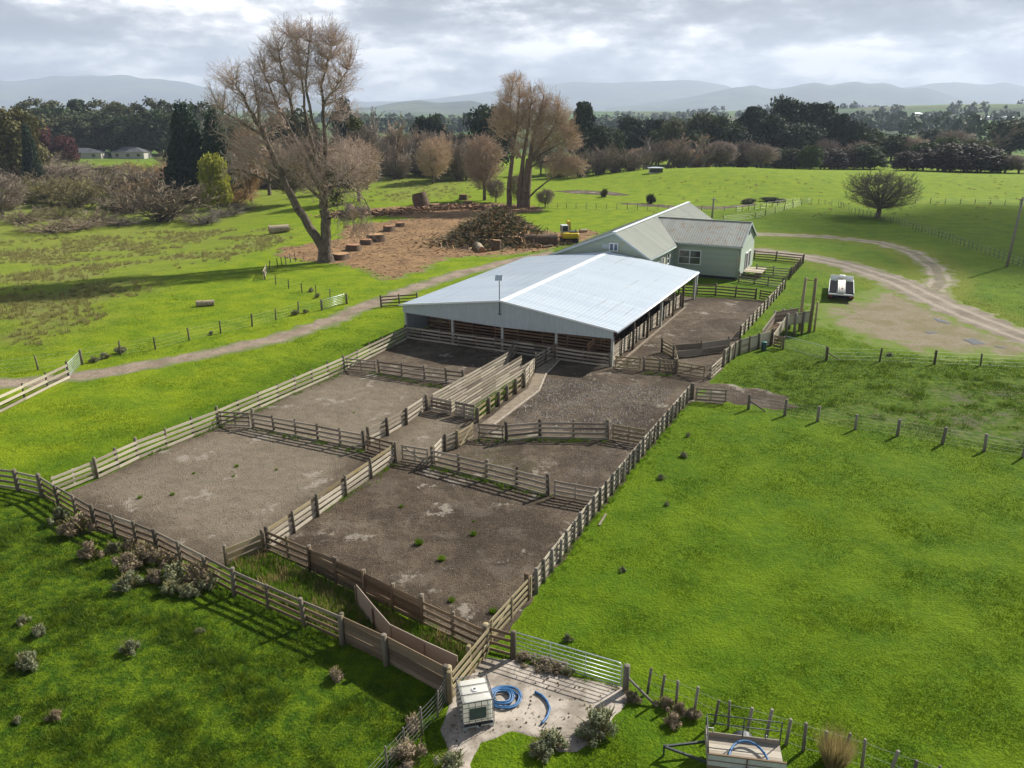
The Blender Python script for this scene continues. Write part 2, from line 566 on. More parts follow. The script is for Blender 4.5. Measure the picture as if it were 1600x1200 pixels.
def grid_faces(nr, nc):
    i = np.arange(nr - 1)[:, None] * nc + np.arange(nc - 1)[None, :]
    i = i.ravel()
    return np.stack([i, i + 1, i + nc + 1, i + nc], 1)

ys = np.concatenate([np.linspace(-60, 14, 20), np.geomspace(15, 13500, 420)])
tt = np.linspace(-1.25, 1.25, 330)
gy = np.repeat(ys, len(tt)); gx = (np.maximum(gy, -20) + 45) * np.tile(tt, len(ys))
gz = hgt(gx, gy) + np.where(gy < 95, 0.10 * (fbm(gx * 0.4, gy * 0.4) - 0.5), 0.0) * np.clip(-sdf(YARD, gx, gy) / 2, 0, 1)
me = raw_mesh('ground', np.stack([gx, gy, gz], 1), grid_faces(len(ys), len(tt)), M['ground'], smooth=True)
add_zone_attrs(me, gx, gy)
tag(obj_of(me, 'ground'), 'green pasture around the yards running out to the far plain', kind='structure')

DRY = px_poly([(104, 770), (342, 667), (537, 583), (690, 607), (575, 700), (421, 862), (352, 884)])
DRY2 = px_poly([(575, 697), (667, 642), (742, 660), (676, 727), (620, 716)])
def sheet(name, label, sd, bounds, mat, cell, lift=0.03, rag=0.5, rough=0.02, kind='structure', soft=0.25, cross=None, edge_w=1.6):
    """a surface draped on the ground whose ragged rim dips below the turf"""
    x0, x1, y0, y1 = bounds
    xs = np.arange(x0, x1, cell); ysn = np.arange(y0, y1, cell)
    nx, ny = len(xs), len(ysn)
    x = np.tile(xs, ny); y = np.repeat(ysn, nx)
    d = sd(x, y)
    e = d + rag * (fbm(x * 0.9, y * 0.9, 4) - 0.5) * 2
    z = hgt(x, y) + np.clip(e / soft * lift, -0.22, lift) + rough * (fbm(x * 2.3, y * 2.3, 3) - 0.5)
    keep = (d > -rag - 0.6)
    f = grid_faces(ny, nx)
    f = f[keep[f].all(1)]
    used = np.unique(f)
    mp = -np.ones(nx * ny, int); mp[used] = np.arange(len(used))
    me = raw_mesh(name, np.stack([x, y, z], 1)[used], mp[f], mat, smooth=True)
    if cross is not None:
        a = me.attributes.new('cross', 'FLOAT', 'POINT')
        a.data.foreach_set('value', linedist(cross, x[used], y[used]).astype(np.float32))
    if name == 'yard_dirt':
        a = me.attributes.new('pale', 'FLOAT', 'POINT')
        a.data.foreach_set('value', _s(-1, 2, np.maximum(sdf(DRY, x[used], y[used]), sdf(DRY2, x[used], y[used]))).astype(np.float32))
    a = me.attributes.new('edge', 'FLOAT', 'POINT')
    a.data.foreach_set('value', np.clip(e[used] / edge_w, 0, 1).astype(np.float32))
    o = obj_of(me, name)
    return tag(o, label, kind=kind)

def bb(p, m=1.5):
    p = np.asarray(p)
    return p[:, 0].min() - m, p[:, 0].max() + m, p[:, 1].min() - m, p[:, 1].max() + m

def _dirt(t, pos, bs):
    n1 = t.noise(pos, 0.16, 4, 0.6)
    n2 = t.noise(pos, 1.4, 6, 0.7)
    n3 = t.noise(pos, 13, 4, 0.7)
    c = t.mix(t.step(n1, 0.38, 0.62), (0.078, 0.057, 0.038), (0.160, 0.124, 0.087))
    n4 = t.noise(pos, 0.55, 5, 0.65, 0.6)
    c = t.mix(t.math('MULTIPLY', t.step(n4, 0.54, 0.64), 0.5), c, (0.060, 0.046, 0.033))
    c = t.mix(t.step(n2, 0.36, 0.66), t.mix(0.5, c, (0.045, 0.034, 0.024)), c)
    vo = t.n('ShaderNodeTexVoronoi', ins={'Vector': pos, 'Scale': 11.0})
    vc = t.n('ShaderNodeSeparateColor', ins={0: vo.outputs['Color']})
    st = t.math('MULTIPLY', t.step(vo.outputs[0], 0.34, 0.2), t.step(vc.outputs[0], 0.62, 0.9))
    c = t.mix(t.math('MULTIPLY', st, 0.75), c, (0.29, 0.255, 0.21))
    c = t.mix(t.math('MULTIPLY', t.step(n3, 0.52, 0.36), 0.8), c, (0.036, 0.027, 0.019))
    c = t.mix(t.math('MULTIPLY', t.attr('pale'), t.math('ADD', t.math('MULTIPLY', n2, 0.7), 0.15)), c, (0.29, 0.243, 0.178))
    pale = t.math('MULTIPLY', t.step(t.noise(pos, 0.33, 7, 0.72), 0.585, 0.64), 0.8)
    c = t.mix(pale, c, (0.32, 0.285, 0.235))
    sand = t.math('MULTIPLY', t.step(t.noise(pos, 0.5, 6, 0.65, 0.4), 0.53, 0.60), 0.22)
    c = t.mix(sand, c, (0.24, 0.205, 0.16))
    bump(t, bs, t.math('ADD', n2, t.math('MULTIPLY', n3, 1.0)), 1.0, 0.14)
    return c
M['dirt'] = pmat('yard_dirt', _dirt, 0.95, 0.15)

def _track(t, pos, bs):
    n1 = t.noise(pos, 0.5, 5, 0.65); n2 = t.noise(pos, 6, 4, 0.65)
    c = t.mix(t.step(n1, 0.35, 0.65), (0.185, 0.145, 0.105), (0.305, 0.245, 0.185))
    c = t.mix(t.step(n2, 0.62, 0.4), c, t.mix(0.5, c, (0.1, 0.075, 0.055)))
    e = t.attr('edge')
    g = t.math('MULTIPLY', t.step(t.math('ADD', e, t.math('MULTIPLY', n1, 0.9)), 1.0, 0.55), 0.7)
    bump(t, bs, n2, 0.6, 0.05)
    return t.mix(g, c, (0.10, 0.15, 0.03))
M['track'] = pmat('farm_track', _track, 0.95, 0.15)

def _bark(t, pos, bs):
    n1 = t.noise(pos, 0.25, 5, 0.65); n2 = t.noise(pos, 2.2, 6, 0.7); n3 = t.noise(pos, 9, 4, 0.7)
    c = t.mix(t.step(n1, 0.35, 0.65), (0.145, 0.090, 0.043), (0.265, 0.168, 0.078))
    c = t.mix(t.step(n2, 0.48, 0.7), c, (0.38, 0.215, 0.105))
    c = t.mix(t.step(n3, 0.52, 0.36), c, (0.07, 0.045, 0.03))
    e = t.attr('edge')
    g = t.math('MULTIPLY', t.step(t.math('ADD', e, t.math('MULTIPLY', n2, 0.9)), 1.15, 0.6), 0.8)
    bump(t, bs, n2, 0.8, 0.1)
    return t.mix(g, c, (0.11, 0.17, 0.03))
M['bark'] = pmat('bark_litter', _bark, 0.95, 0.15)

def _gravel_of(loop):
    def f(t, pos, bs):
        n1 = t.noise(pos, 0.35, 5, 0.65); n2 = t.noise(pos, 5, 4, 0.65); n3 = t.noise(pos, 1.3, 5, 0.7)
        c = t.mix(t.step(n1, 0.35, 0.65), (0.140, 0.117, 0.088), (0.235, 0.200, 0.155))
        cr = t.math('ADD', t.attr('cross'), t.math('MULTIPLY', t.math('SUBTRACT', n1, 0.5), 0.9))
        rut = t.step(t.math('ABSOLUTE', t.math('SUBTRACT', cr, 0.95)), 0.55, 0.15)
        c = t.mix(t.math('MULTIPLY', rut, 0.55), c, (0.34, 0.295, 0.235))
        c = t.mix(t.step(n2, 0.55, 0.35), c, t.mix(0.4, c, (0.09, 0.07, 0.05)))
        mid = t.math('SUBTRACT', 1.0, rut)
        gk = t.math('MULTIPLY', t.step(t.math('ADD', n3, t.math('MULTIPLY', n1, 0.6)), 0.72 if loop else 0.92, 1.0 if loop else 1.15), mid)
        c = t.mix(t.math('MULTIPLY', gk, 0.85), c, (0.13, 0.145, 0.03))
        g = t.math('MULTIPLY', t.step(t.math('ADD', t.attr('edge'), t.math('MULTIPLY', n1, 1.0)), 1.15, 0.55), 0.9)
        bump(t, bs, n2, 0.5, 0.05)
        return t.mix(g, c, (0.12, 0.15, 0.02))
    return f
M['gravel'] = pmat('driveway_gravel', _gravel_of(False), 0.95, 0.15)
M['gravel_loop'] = pmat('grassy_gravel', _gravel_of(True), 0.95, 0.15)

def _worn(t, pos, bs):
    n1 = t.noise(pos, 0.28, 6, 0.65, 1.2); n2 = t.noise(pos, 5, 4, 0.65); n3 = t.noise(pos, 1.1, 5, 0.7)
    c = t.mix(t.step(n1, 0.38, 0.60), (0.155, 0.132, 0.070), (0.205, 0.168, 0.118))
    c = t.mix(t.math('MULTIPLY', t.step(n3, 0.54, 0.68), 0.6), c, (0.125, 0.14, 0.03))
    c = t.mix(t.step(n2, 0.55, 0.35), c, t.mix(0.4, c, (0.06, 0.06, 0.02)))
    g = t.step(t.math('ADD', t.attr('edge'), n3), 1.15, 0.6)
    bump(t, bs, n2, 0.5, 0.05)
    return t.mix(t.math('MULTIPLY', g, 0.9), c, (0.095, 0.15, 0.008))
M['worn'] = pmat('worn_turf', _worn, 0.95, 0.15)

def _conc(t, pos, bs):
    n1 = t.noise(pos, 0.7, 6, 0.65); n2 = t.noise(pos, 7, 5, 0.7); n3 = t.noise(pos, 40, 3)
    c = t.mix(t.step(n1, 0.38, 0.62), (0.22, 0.19, 0.155), (0.40, 0.35, 0.295))
    c = t.mix(t.math('MULTIPLY', t.step(n2, 0.54, 0.68), 0.6), c, (0.14, 0.10, 0.07))
    c = t.mix(t.math('MULTIPLY', t.step(t.noise(pos, 2.3, 6, 0.75), 0.56, 0.64), 0.85), c, (0.12, 0.095, 0.06))
    c = t.mix(t.math('MULTIPLY', t.step(n3, 0.6, 0.7), 0.3), c, (0.2, 0.16, 0.12))
    bump(t, bs, n2, 0.25, 0.02)
    return c
M['concrete'] = pmat('old_concrete', _conc, 0.9, 0.2)

sheet('yard_dirt', 'brown trampled dirt floor of the stock pens', lambda x, y: sdf(YARD, x, y), bb(YARD), M['dirt'], 0.22, 0.03, 0.16, 0.035)
sheet('farm_track', 'pale dirt farm track curving past the left side of the yards', lambda x, y: 1.55 - linedist(TRACK_L, x, y), bb(TRACK_L, 3), M['track'], 0.3, 0.03, 0.7)
sheet('bark_ground', 'brown bark litter over the tree felling clearing', lambda x, y: sdf(BARK, x, y), bb(BARK, 3), M['bark'], 0.45, 0.05, 2.2, 0.05)
sheet('worn_ground', 'worn patchy turf beside the gravel driveway', lambda x, y: sdf(WORN, x, y), bb(WORN, 4), M['worn'], 0.35, 0.03, 3.2, soft=0.6, edge_w=6.0)
sheet('driveway', 'gravel driveway curving away from the woolshed', lambda x, y: 2.9 - linedist(DRIVE, x, y), bb(DRIVE, 4), M['gravel'], 0.3, 0.05, 1.3, cross=DRIVE)
sheet('driveway_loop', 'grassy loop of the gravel driveway', lambda x, y: 1.9 - linedist(LOOP, x, y), bb(LOOP, 4), M['gravel_loop'], 0.3, 0.04, 1.3, cross=LOOP)
sheet('muddy_ground', 'bare muddy ground outside the yard gate', lambda x, y: sdf(MUDG, x, y), bb(MUDG, 2), M['dirt'], 0.2, 0.03, 1.0)
sheet('concrete_pad', 'stained concrete pad beside the water tank', lambda x, y: sdf(PAD, x, y), bb(PAD, 1), M['concrete'], 0.07, 0.05, 0.22, 0.012, soft=0.10)
M['path'] = flat('trodden_path', (0.20, 0.165, 0.125), 0.95, 0.3, 2.5, spec=.1)
KERBP = px_poly([(748, 664), (822, 608), (838, 576), (866, 558), (874, 563), (853, 585), (842, 611), (801, 642), (772, 664)])
sheet('path', 'trodden dirt path along the drafting race', lambda x, y: sdf(KERBP, x, y), bb(KERBP, 1), M['path'], 0.12, 0.06, 0.1, 0.012, soft=0.08)
_kb = MB(); _kp = [at(*p) for p in ((772, 665), (801, 643), (842, 612), (853, 586), (874, 564))]
for a_, b_ in zip(_kp, _kp[1:]): _kb.bar(a_ + Vector((0, 0, .06)), b_ + Vector((0, 0, .06)), .13, .12)
tag(_kb.build('kerb', flat('kerb_concrete', (0.30, 0.26, 0.205), .9, .25, 3)), 'low concrete kerb curving along the path', kind='structure')
M['water'] = pmat('puddle_water', lambda t, p, b: (0.10, 0.09, 0.075), 0.06, 0.6)
for pts in ([(1456, 497), (1472, 499), (1493, 507), (1478, 507), (1462, 503)], [(1441, 519), (1458, 517), (1470, 521), (1452, 523)],
            [(1500, 530), (1525, 529), (1545, 539), (1520, 540)], [(1550, 540), (1575, 543), (1572, 546), (1552, 543)]):
    pp = px_poly(pts)
    sheet('puddle', 'rain puddle on the driveway', lambda x, y: sdf(pp, x, y), bb(pp, 1), M['water'], 0.12, 0.075, 0.15, 0.0)

BANK = px_poly([(862, 299), (900, 297), (960, 300), (985, 305), (960, 306), (930, 304), (900, 303)])
sheet('stream_bank', 'dark eroded bank of a small drain in the paddock', lambda x, y: sdf(BANK, x, y), bb(BANK, 3), M['dirt'], 0.5, 0.08, 1.0)
BANK2 = px_poly([(955, 316), (1010, 318), (1060, 322), (1130, 323), (1180, 318), (1180, 321), (1130, 327), (1060, 326), (1000, 322)])
sheet('stream_bank', 'dark line of the small drain above the woolshed', lambda x, y: sdf(BANK2, x, y), bb(BANK2, 3), M['dirt'], 0.5, 0.08, 1.4)

# grass that can be made out blade by blade near the camera, one mass
def scatter_grass(n, y0, y1):
    u = rng.random(n)
    y = y0 * (y1 / y0) ** u                       # density falls off with distance
    x = (rng.random(n) * 2 - 1) * (y * 0.74 + 4)
    k = sdf(YARD, x, y) < -0.1 
    k &= (sdf(PAD, x, y) < -0.05) & (linedist(TRACK_L, x, y) > 1.4) & (sdf(MUDG, x, y) < -0.2)
    k &= (linedist(DRIVE, x, y) > 2.4) & (sdf(WORN, x, y) < 0.5) & (sdf(BARK, x, y) < 0.0)
    k &= ~((sdf(PADDOCK_MUD, x, y) > 1) & (fbm(x * 0.6, y * 0.6) > 0.52))
    return x[k], y[k]

def blades_at(x, y, h, wd, lean=0.5):
    n = len(x)
    a = rng.random(n) * 2 * np.pi
    z = hgt(x, y) - 0.02
    dx, dy = np.cos(a) * wd / 2, np.sin(a) * wd / 2
    l = (rng.random((n, 2)) - 0.5) * 2 * (h * lean)[:, None]
    p0 = np.stack([x - dx, y - dy, z], 1); p1 = np.stack([x + dx, y + dy, z], 1)
    p2 = np.stack([x + l[:, 0], y + l[:, 1], z + h], 1)
    return np.stack([p0, p1, p2], 1).reshape(-1, 3)

gxs, gys = scatter_grass(480000, 17, 108)
_k = rng.random(len(gxs)) > _s(55, 108, gys)
gxs, gys = gxs[_k], gys[_k]
_z = zones(gxs, gys)
_r = _z[1]
cl = fbm(gxs * 0.8, gys * 0.8)
nn = len(gxs)
hh = (0.030 + 0.035 * rng.random(nn)) * (1 + _r * (0.35 + 4.5 * np.clip(cl - 0.47, 0, .3) * 2.6)) * (0.8 + gys / 90)
hh = hh * (1 + (1 - _r) * 2.5 * np.clip(fbm(gxs * 0.55 + 40, gys * 0.55 + 7, 5) - 0.56, 0, .2))
ww = (0.013 + 0.014 * rng.random(nn)) * (0.75 + gys / 50)
bl = []
for k in range(3):
    ox = gxs + rng.normal(0, 0.05, nn) * (1 + gys / 60); oy = gys + rng.normal(0, 0.05, nn) * (1 + gys / 60)
    bl.append(blades_at(ox, oy, hh * (0.7 + 0.5 * rng.random(nn)), ww, 0.9))
bl = np.concatenate(bl)
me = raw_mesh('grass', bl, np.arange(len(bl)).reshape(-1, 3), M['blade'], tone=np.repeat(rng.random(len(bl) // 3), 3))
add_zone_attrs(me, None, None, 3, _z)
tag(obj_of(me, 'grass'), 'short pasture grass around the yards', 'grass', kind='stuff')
# ------------------------------------------------------------------ fences and gates
def P(*pts):
    return [at(*p) if not isinstance(p, Vector) else p for p in pts]

def round_post(m, p, h, r, lean=0.045, n=8):
    t = Vector((p.x + random.uniform(-lean, lean) * h, p.y + random.uniform(-lean, lean) * h, p.z + h))
    m.tube([p - Vector((0, 0, 0.2)), p + (t - p) * 0.5, t - Vector((0, 0, 0.015)), t], [r * 1.05, r, r, r * 0.8], n)
    return t

def rail_fence(label, pts, spacing=2.0, h=1.12, rails=4, side=1, bh=0.15, post_r=0.085, mat='wood', pmat_='post',
               group=None, name='rail_fence', solid=False, ph=None, square=False, top_mat=None, ends=True, cap=False):
    """timber fence along ground points; side=+1 puts the boards on the left of the running direction"""
    pts = P(*pts)
    root = thing(name, label, 'fence', pts[0], group=group)
    org = pts[0]
    segs = []
    posts = []
    for a, b in zip(pts, pts[1:]):
        n = max(1, round((b - a).length / spacing))
        for i in range(n):
            p = a.lerp(b, i / n); q = a.lerp(b, (i + 1) / n)
            segs.append((p, q)); posts.append((p, i == 0))
    posts.append((pts[-1], True))
    if not ends:
        posts = posts[1:-1]
    for p, corner in posts:
        m = MB()
        r = post_r * (1.2 if corner else random.uniform(0.85, 1.05))
        hh = (ph or h + 0.08) + random.uniform(-0.03, 0.09) + (0.06 if corner else 0)
        if square:
            m.box((p.x, p.y, p.z + hh / 2 - 0.1), (r * 1.8, r * 1.8, hh + 0.2), random.uniform(-.1, .1) + TH)
        else:
            round_post(m, p, hh, r)
        m.build('post', M[pmat_], root, origin=org)
    gap = (h - 0.06 - rails * bh) / max(1, rails - 1) if not solid else 0.008
    if solid:
        bh = (h - 0.03) / rails - 0.008
    for k in range(rails):
        m = MB()
        z0 = 0.05 + bh / 2 + k * (bh + gap)
        for a, b in segs:
            d = (b - a).normalized(); s = Vector((-d.y, d.x, 0)) * (side * (post_r * 0.9 + 0.018))
            j = random.uniform(-0.022, 0.022)
            m.bar(a + s - d * 0.02 + Vector((0, 0, z0 + j)), b + s + d * 0.02 + Vector((0, 0, z0 - j + random.uniform(-.01, .01))),
                  0.032, bh * random.uniform(0.94, 1.0))
        m.build('rail', M[top_mat if (top_mat and k == rails - 1) else mat], root, origin=org)
    if cap:
        m = MB()
        for a, b in segs:
            d = (b - a).normalized(); s = Vector((-d.y, d.x, 0)) * (side * (post_r * 0.9 + 0.018))
            m.bar(a + s + Vector((0, 0, h + 0.025)), b + s + Vector((0, 0, h + 0.025)), 0.14, 0.03)
        m.build('capping_board', M[mat], root, origin=org)
    return root

def wood_gate(label, a, b, h=1.05, rails=4, mat='wood', brace=1, group='timber yard gates', bh=0.11, z0=0.1):
    a, b = P(a, b)
    root = thing('timber_gate', label, 'gate', a, group=group)
    d = (b - a); L = d.length; d.normalize()
    s = Vector((-d.y, d.x, 0)) * 0.035
    Z = Vector((0, 0, 1))
    a2, b2 = a + d * 0.12, b - d * 0.1
    gap = (h - z0 - rails * bh) / (rails - 1)
    for k in range(rails):
        m = MB(); z = z0 + bh / 2 + k * (bh + gap)
        m.bar(a2 + Z * z, b2 + Z * z, 0.03, bh * random.uniform(.92, 1))
        m.build('rail', M[mat], root, origin=a)
    for f in (0.04, 0.5, 0.96) if L > 2 else (0.06, 0.94):
        m = MB(); p = a2.lerp(b2, f) + s
        m.bar(p + Z * (z0 - 0.02), p + Z * (h + 0.02), 0.09, 0.03, up=s)
        m.build('upright', M[mat], root, origin=a)
    if brace:
        m = MB()
        p, q = (a2, b2) if brace > 0 else (b2, a2)
        m.bar(p.lerp(q, 0.05) - s + Z * (z0 + 0.05), p.lerp(q, 0.93 if L < 2.6 else 0.55) - s + Z * (h - 0.06), 0.03, 0.1)
        m.build('brace', M[mat], root, origin=a)
    return root

def metal_gate(label, a, b, h=1.12, bars=7, r=0.019, uprights=(0.34, 0.67), mesh=False, group='galvanised farm gates'):
    a, b = P(a, b)
    root = thing('metal_gate', label, 'gate', a, group=group)
    d = (b - a); L = d.length; d.normalize(); Z = Vector((0, 0, 1))
    z0 = 0.1
    m = MB(); cr = 0.14
    loop = [a + Z * z0, a + Z * h, b - d * cr + Z * h]
    loop += [b - d * cr + Z * (h - cr) + d * cr * math.sin(R(t)) + Z * cr * math.cos(R(t)) for t in (30, 60, 90)]
    loop += [b + Z * (z0 + 0.02), b + Z * z0, a + Z * z0]
    m.tube(loop, r * 1.15, 7)
    m.build('frame', M['galv'], root, origin=a)
    for k in range(1, bars - 1):
        z = z0 + (h - z0) * (k / (bars - 1)) ** 1.12
        MB().tube([a + Z * z, b + Z * z], r * 0.8, 6).build('bar', M['galv'], root, origin=a)
    for f in uprights:
        p = a.lerp(b, f)
        MB().tube([p + Z * z0, p + Z * h], r * 0.7, 6).build('upright', M['galv'], root, origin=a)
    if mesh:
        m = MB()
        for i in range(int(L / 0.15)):
            p = a + d * 0.15 * (i + 1)
            m.tube([p + Z * z0, p + Z * h], 0.004, 3)
        for i in range(1, 7):
            z = z0 + (h - z0) * i / 7
            m.tube([a + Z * z, b + Z * z], 0.004, 3)
        m.build('wire_mesh', M['wire'], root, origin=a)
    return root

def wire_fence(label, pts, h=1.1, wires=5, r=0.05, mat='post', spacing=None, group=None, stay=None, lean=0.06, wr=0.006, heights=None, battens=False):
    pts = P(*pts)
    root = thing('wire_fence', label, 'fence', pts[0], group=group)
    org = pts[0]
    full = []
    for a, b in zip(pts, pts[1:]):
        n = 1 if not spacing else max(1, round((b - a).length / spacing))
        for i in range(n):
            q = a.lerp(b, i / n)
            if spacing: q = Vector((q.x, q.y, hz(q.x, q.y)))
            full.append(q)
    full.append(pts[-1])
    order = sorted(range(len(full)), key=lambda i: full[i].length)
    rest = MB()
    for c_, i in enumerate(order):
        p = full[i]
        m = MB() if c_ < 95 else rest
        rr = r * random.uniform(0.85, 1.2)
        round_post(m, p, h * random.uniform(0.95, 1.12), rr, lean, 7 if r > .03 else 4)
        if c_ < 95: m.build('post', M[mat], root, origin=org)
    if rest.v: tag(rest.build('far_posts', M[mat], root, origin=org), kind='stuff')
    for k in range(wires):
        m = MB()
        z = h * (0.12 + 0.82 * k / max(1, wires - 1))
        for a, b in zip(full, full[1:]):
            m.tube([a + Vector((0, 0, z)), a.lerp(b, .5) + Vector((0, 0, z - 0.015)), b + Vector((0, 0, z))], wr, 3, caps=False)
        m.build('wire', M['wire'], root, origin=org)
    if stay:
        a, b = stay; pa, pb = P(a, b)
        MB().tube([pa + Vector((0, 0, 0.75)), pb + Vector((0, 0, 0.05))], 0.05, 7).build('stay', M[mat], root, origin=org)
    return root

YG = 'timber rail fences of the stock yards'
rail_fence('long right hand rail fence of the yards beside the lush green paddock', [(838, 927), (907, 835), (997, 722), (1079, 624)], 0.98, 1.14, 4, 1, 0.16, 0.075, 'wood_pale', 'post_grey', YG)
rail_fence('rail fence in front of the front pens facing the rough grass at lower left', [(66, 777), (150, 827), (247, 866), (366, 930), (476, 979), (535, 1006)], 1.75, 1.2, 4, 1, 0.15, 0.085, 'wood_brown', 'post', YG, top_mat='wood')
rail_fence('short rail fence running off the left edge of the photo', [(-70, 752), (29, 768), (66, 777)], 1.8, 1.2, 4, 1, 0.14, 0.09, 'wood', 'post', YG)
rail_fence('solid weathered board wall with rusty top edge behind the white water tank', [(535, 1007), (604, 1040), (700, 1092)], 2.35, 1.25, 5, 1, 0.2, 0.095, 'wood_wall', 'post', YG, name='board_wall', solid=True, top_mat='wood_brown')
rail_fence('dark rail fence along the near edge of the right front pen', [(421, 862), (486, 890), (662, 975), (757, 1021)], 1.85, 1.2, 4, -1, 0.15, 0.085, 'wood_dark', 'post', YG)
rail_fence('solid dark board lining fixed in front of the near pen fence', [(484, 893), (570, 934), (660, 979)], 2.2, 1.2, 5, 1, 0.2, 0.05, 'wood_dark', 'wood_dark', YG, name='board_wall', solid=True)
rail_fence('curved pale plywood forcing wall standing in the weedy race', [(558, 950), (585, 985), (612, 1016), (664, 1042), (714, 1066)], 1.6, 1.15, 1, 1, 1.1, 0.03, 'ply_pale', 'wood_brown', YG, name='board_wall', solid=True, ph=0.95)
rail_fence('short rail fence between water tank and weedy race', [(704, 1090), (760, 1019)], 1.5, 1.18, 4, -1, 0.16, 0.1, 'wood_lichen', 'wood_lichen', YG)
rail_fence('short four rail fence panel joining the galvanised gate', [(760, 1019), (801, 1030)], 1.3, 1.12, 4, 1, 0.13, 0.09, 'wood_brown', 'post', YG)
wood_gate('braced timber gate at the near corner of the right front pen', (833, 930), (763, 1010), 1.12, 4, 'wood_lichen', -1, bh=0.14)
rail_fence('left outer rail fence of the yards with sunlit pale boards', [(153, 747), (216, 717), (342, 666)], 1.9, 1.2, 4, -1, 0.17, 0.08, 'wood_pale', 'post', YG)
rail_fence('left outer rail fence running up to the open shed', [(342, 666), (537, 580), (634, 531)], 1.9, 1.2, 4, -1, 0.17, 0.08, 'wood_pale', 'post', YG)
wood_gate('pale timber gate at the far left corner of the front pen', (82, 776), (153, 747), 1.1, 4, 'wood_pale', 0, bh=0.15)
rail_fence('rail fence dividing the left front pen from the pen behind', [(396, 669), (569, 704)], 1.75, 1.15, 4, -1, 0.14, 0.08, 'wood', 'post', YG)
wood_gate('braced gate at the left end of the pen dividing fence', (342, 666), (394, 669), 1.08, 4, 'wood', 1, bh=0.12)
rail_fence('rail fence splitting the shaded pen by the shed from the left middle pen', [(593, 585), (664, 595), (698, 599), (724, 603)], 1.85, 1.15, 4, -1, 0.14, 0.08, 'wood', 'post', YG)
wood_gate('braced gate at the left end of the fence nearest the shed', (539, 579), (590, 584), 1.08, 4, 'wood', 1, bh=0.12)
wood_gate('dark gate closing the corridor beside the left front pen', (571, 705), (617, 718), 1.08, 4, 'wood_dark', 0, bh=0.13)
wood_gate('braced gate between the corridor and the right front pen', (625, 720), (672, 728), 1.08, 4, 'wood', -1, bh=0.12)
rail_fence('mossy rail fence along the back of the right front pen', [(676, 729), (760, 750), (856, 775)], 1.85, 1.15, 4, -1, 0.14, 0.085, 'wood', 'post', YG)
wood_gate('weathered gate joining the right hand yard fence', (861, 777), (936, 791), 1.05, 4, 'wood', 0, bh=0.13)
rail_fence('pale rail fence between the two front pens', [(618, 722), (497, 808), (421, 861)], 2.3, 1.15, 4, -1, 0.18, 0.075, 'wood_pale', 'post', YG, top_mat='wood_lichen')
rail_fence('low mossy yellow board fence at the near corner of the left front pen', [(413, 860), (354, 884)], 2.2, 0.95, 3, 1, 0.24, 0.07, 'wood_lichen', 'post', YG)
rail_fence('rail fence on the left side of the central corridor', [(577, 695), (606, 681), (635, 664), (667, 642)], 2.0, 1.1, 4, 1, 0.16, 0.085, 'wood_pale', 'post', YG)
rail_fence('rail fence on the right side of the central corridor', [(678, 727), (695, 708), (714, 701)], 1.4, 1.1, 4, 1, 0.16, 0.085, 'wood_pale', 'post', YG)
wood_gate('open gate folded against the right of the central corridor', (716, 701), (741, 684), 1.08, 4, 'wood_lichen', 1, bh=0.13)
wood_gate('heavy plank gate with square holes at the corridor head', (671, 642), (708, 650), 1.1, 4, 'wood', 0, bh=0.2)
wood_gate('second plank gate at the corridor head beside the weeds', (709, 650), (744, 657), 1.1, 4, 'wood', 0, bh=0.2)
rail_fence('rail fence across the middle of the right hand pens', [(792, 690), (844, 685), (949, 687)], 1.9, 1.2, 4, -1, 0.16, 0.095, 'wood', 'post', YG)
wood_gate('grey gate at the left end of the middle right fence', (744, 686), (790, 690), 1.1, 4, 'wood', 1, bh=0.14)
wood_gate('mossy gate between the middle right fence and the outer fence', (953, 687), (1010, 697), 1.1, 4, 'wood_lichen', 1, bh=0.15)
RG = 'board races leading up to the shed'
rail_fence('leftmost pale board race running up towards the shed', [(676, 640), (793, 572)], 2.4, 1.2, 5, -1, 0.155, 0.045, 'wood_pale', 'wood', RG, ph=1.0)
rail_fence('middle pale board race running up towards the shed', [(703, 646), (814, 577)], 2.4, 1.2, 5, -1, 0.155, 0.045, 'wood_pale', 'wood', RG, ph=1.0, top_mat='wood')
rail_fence('right pale board race with weeds growing along it', [(726, 653), (834, 582)], 2.4, 1.2, 5, -1, 0.155, 0.045, 'wood_pale', 'wood', RG, ph=1.0, top_mat='wood')
rail_fence('low mossy rail fence on stout posts beside the concrete path', [(746, 661), (764, 646), (779, 635), (792, 626), (806, 616), (819, 606)], 1.9, 1.0, 3, 1, 0.16, 0.09, 'wood_lichen', 'post', YG)
wood_gate('tall sunlit drafting gate at the head of the race', (834, 583), (820, 604), 1.25, 4, 'wood_pale', 1, bh=0.2)
rail_fence('pale rail fence joining the race head to the shed', [(837, 576), (867, 558)], 1.8, 1.12, 4, 1, 0.16, 0.06, 'wood_pale', 'post', YG)
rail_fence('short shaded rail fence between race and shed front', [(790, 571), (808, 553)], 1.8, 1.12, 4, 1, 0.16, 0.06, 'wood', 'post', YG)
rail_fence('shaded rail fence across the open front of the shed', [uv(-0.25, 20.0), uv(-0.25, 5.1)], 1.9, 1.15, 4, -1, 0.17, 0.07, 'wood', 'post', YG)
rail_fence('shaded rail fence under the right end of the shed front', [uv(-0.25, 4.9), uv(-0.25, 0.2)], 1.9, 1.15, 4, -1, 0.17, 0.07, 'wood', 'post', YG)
wood_gate('braced timber gate below the right front corner of the shed', (958, 576), (1003, 580), 1.1, 4, 'wood_lichen', 1, bh=0.13)
rail_fence('rail fence between the shed corner gate and the forcing pen gate', [(1006, 580), (1054, 584)], 1.6, 1.1, 4, 1, 0.14, 0.08, 'wood_lichen', 'post', YG)
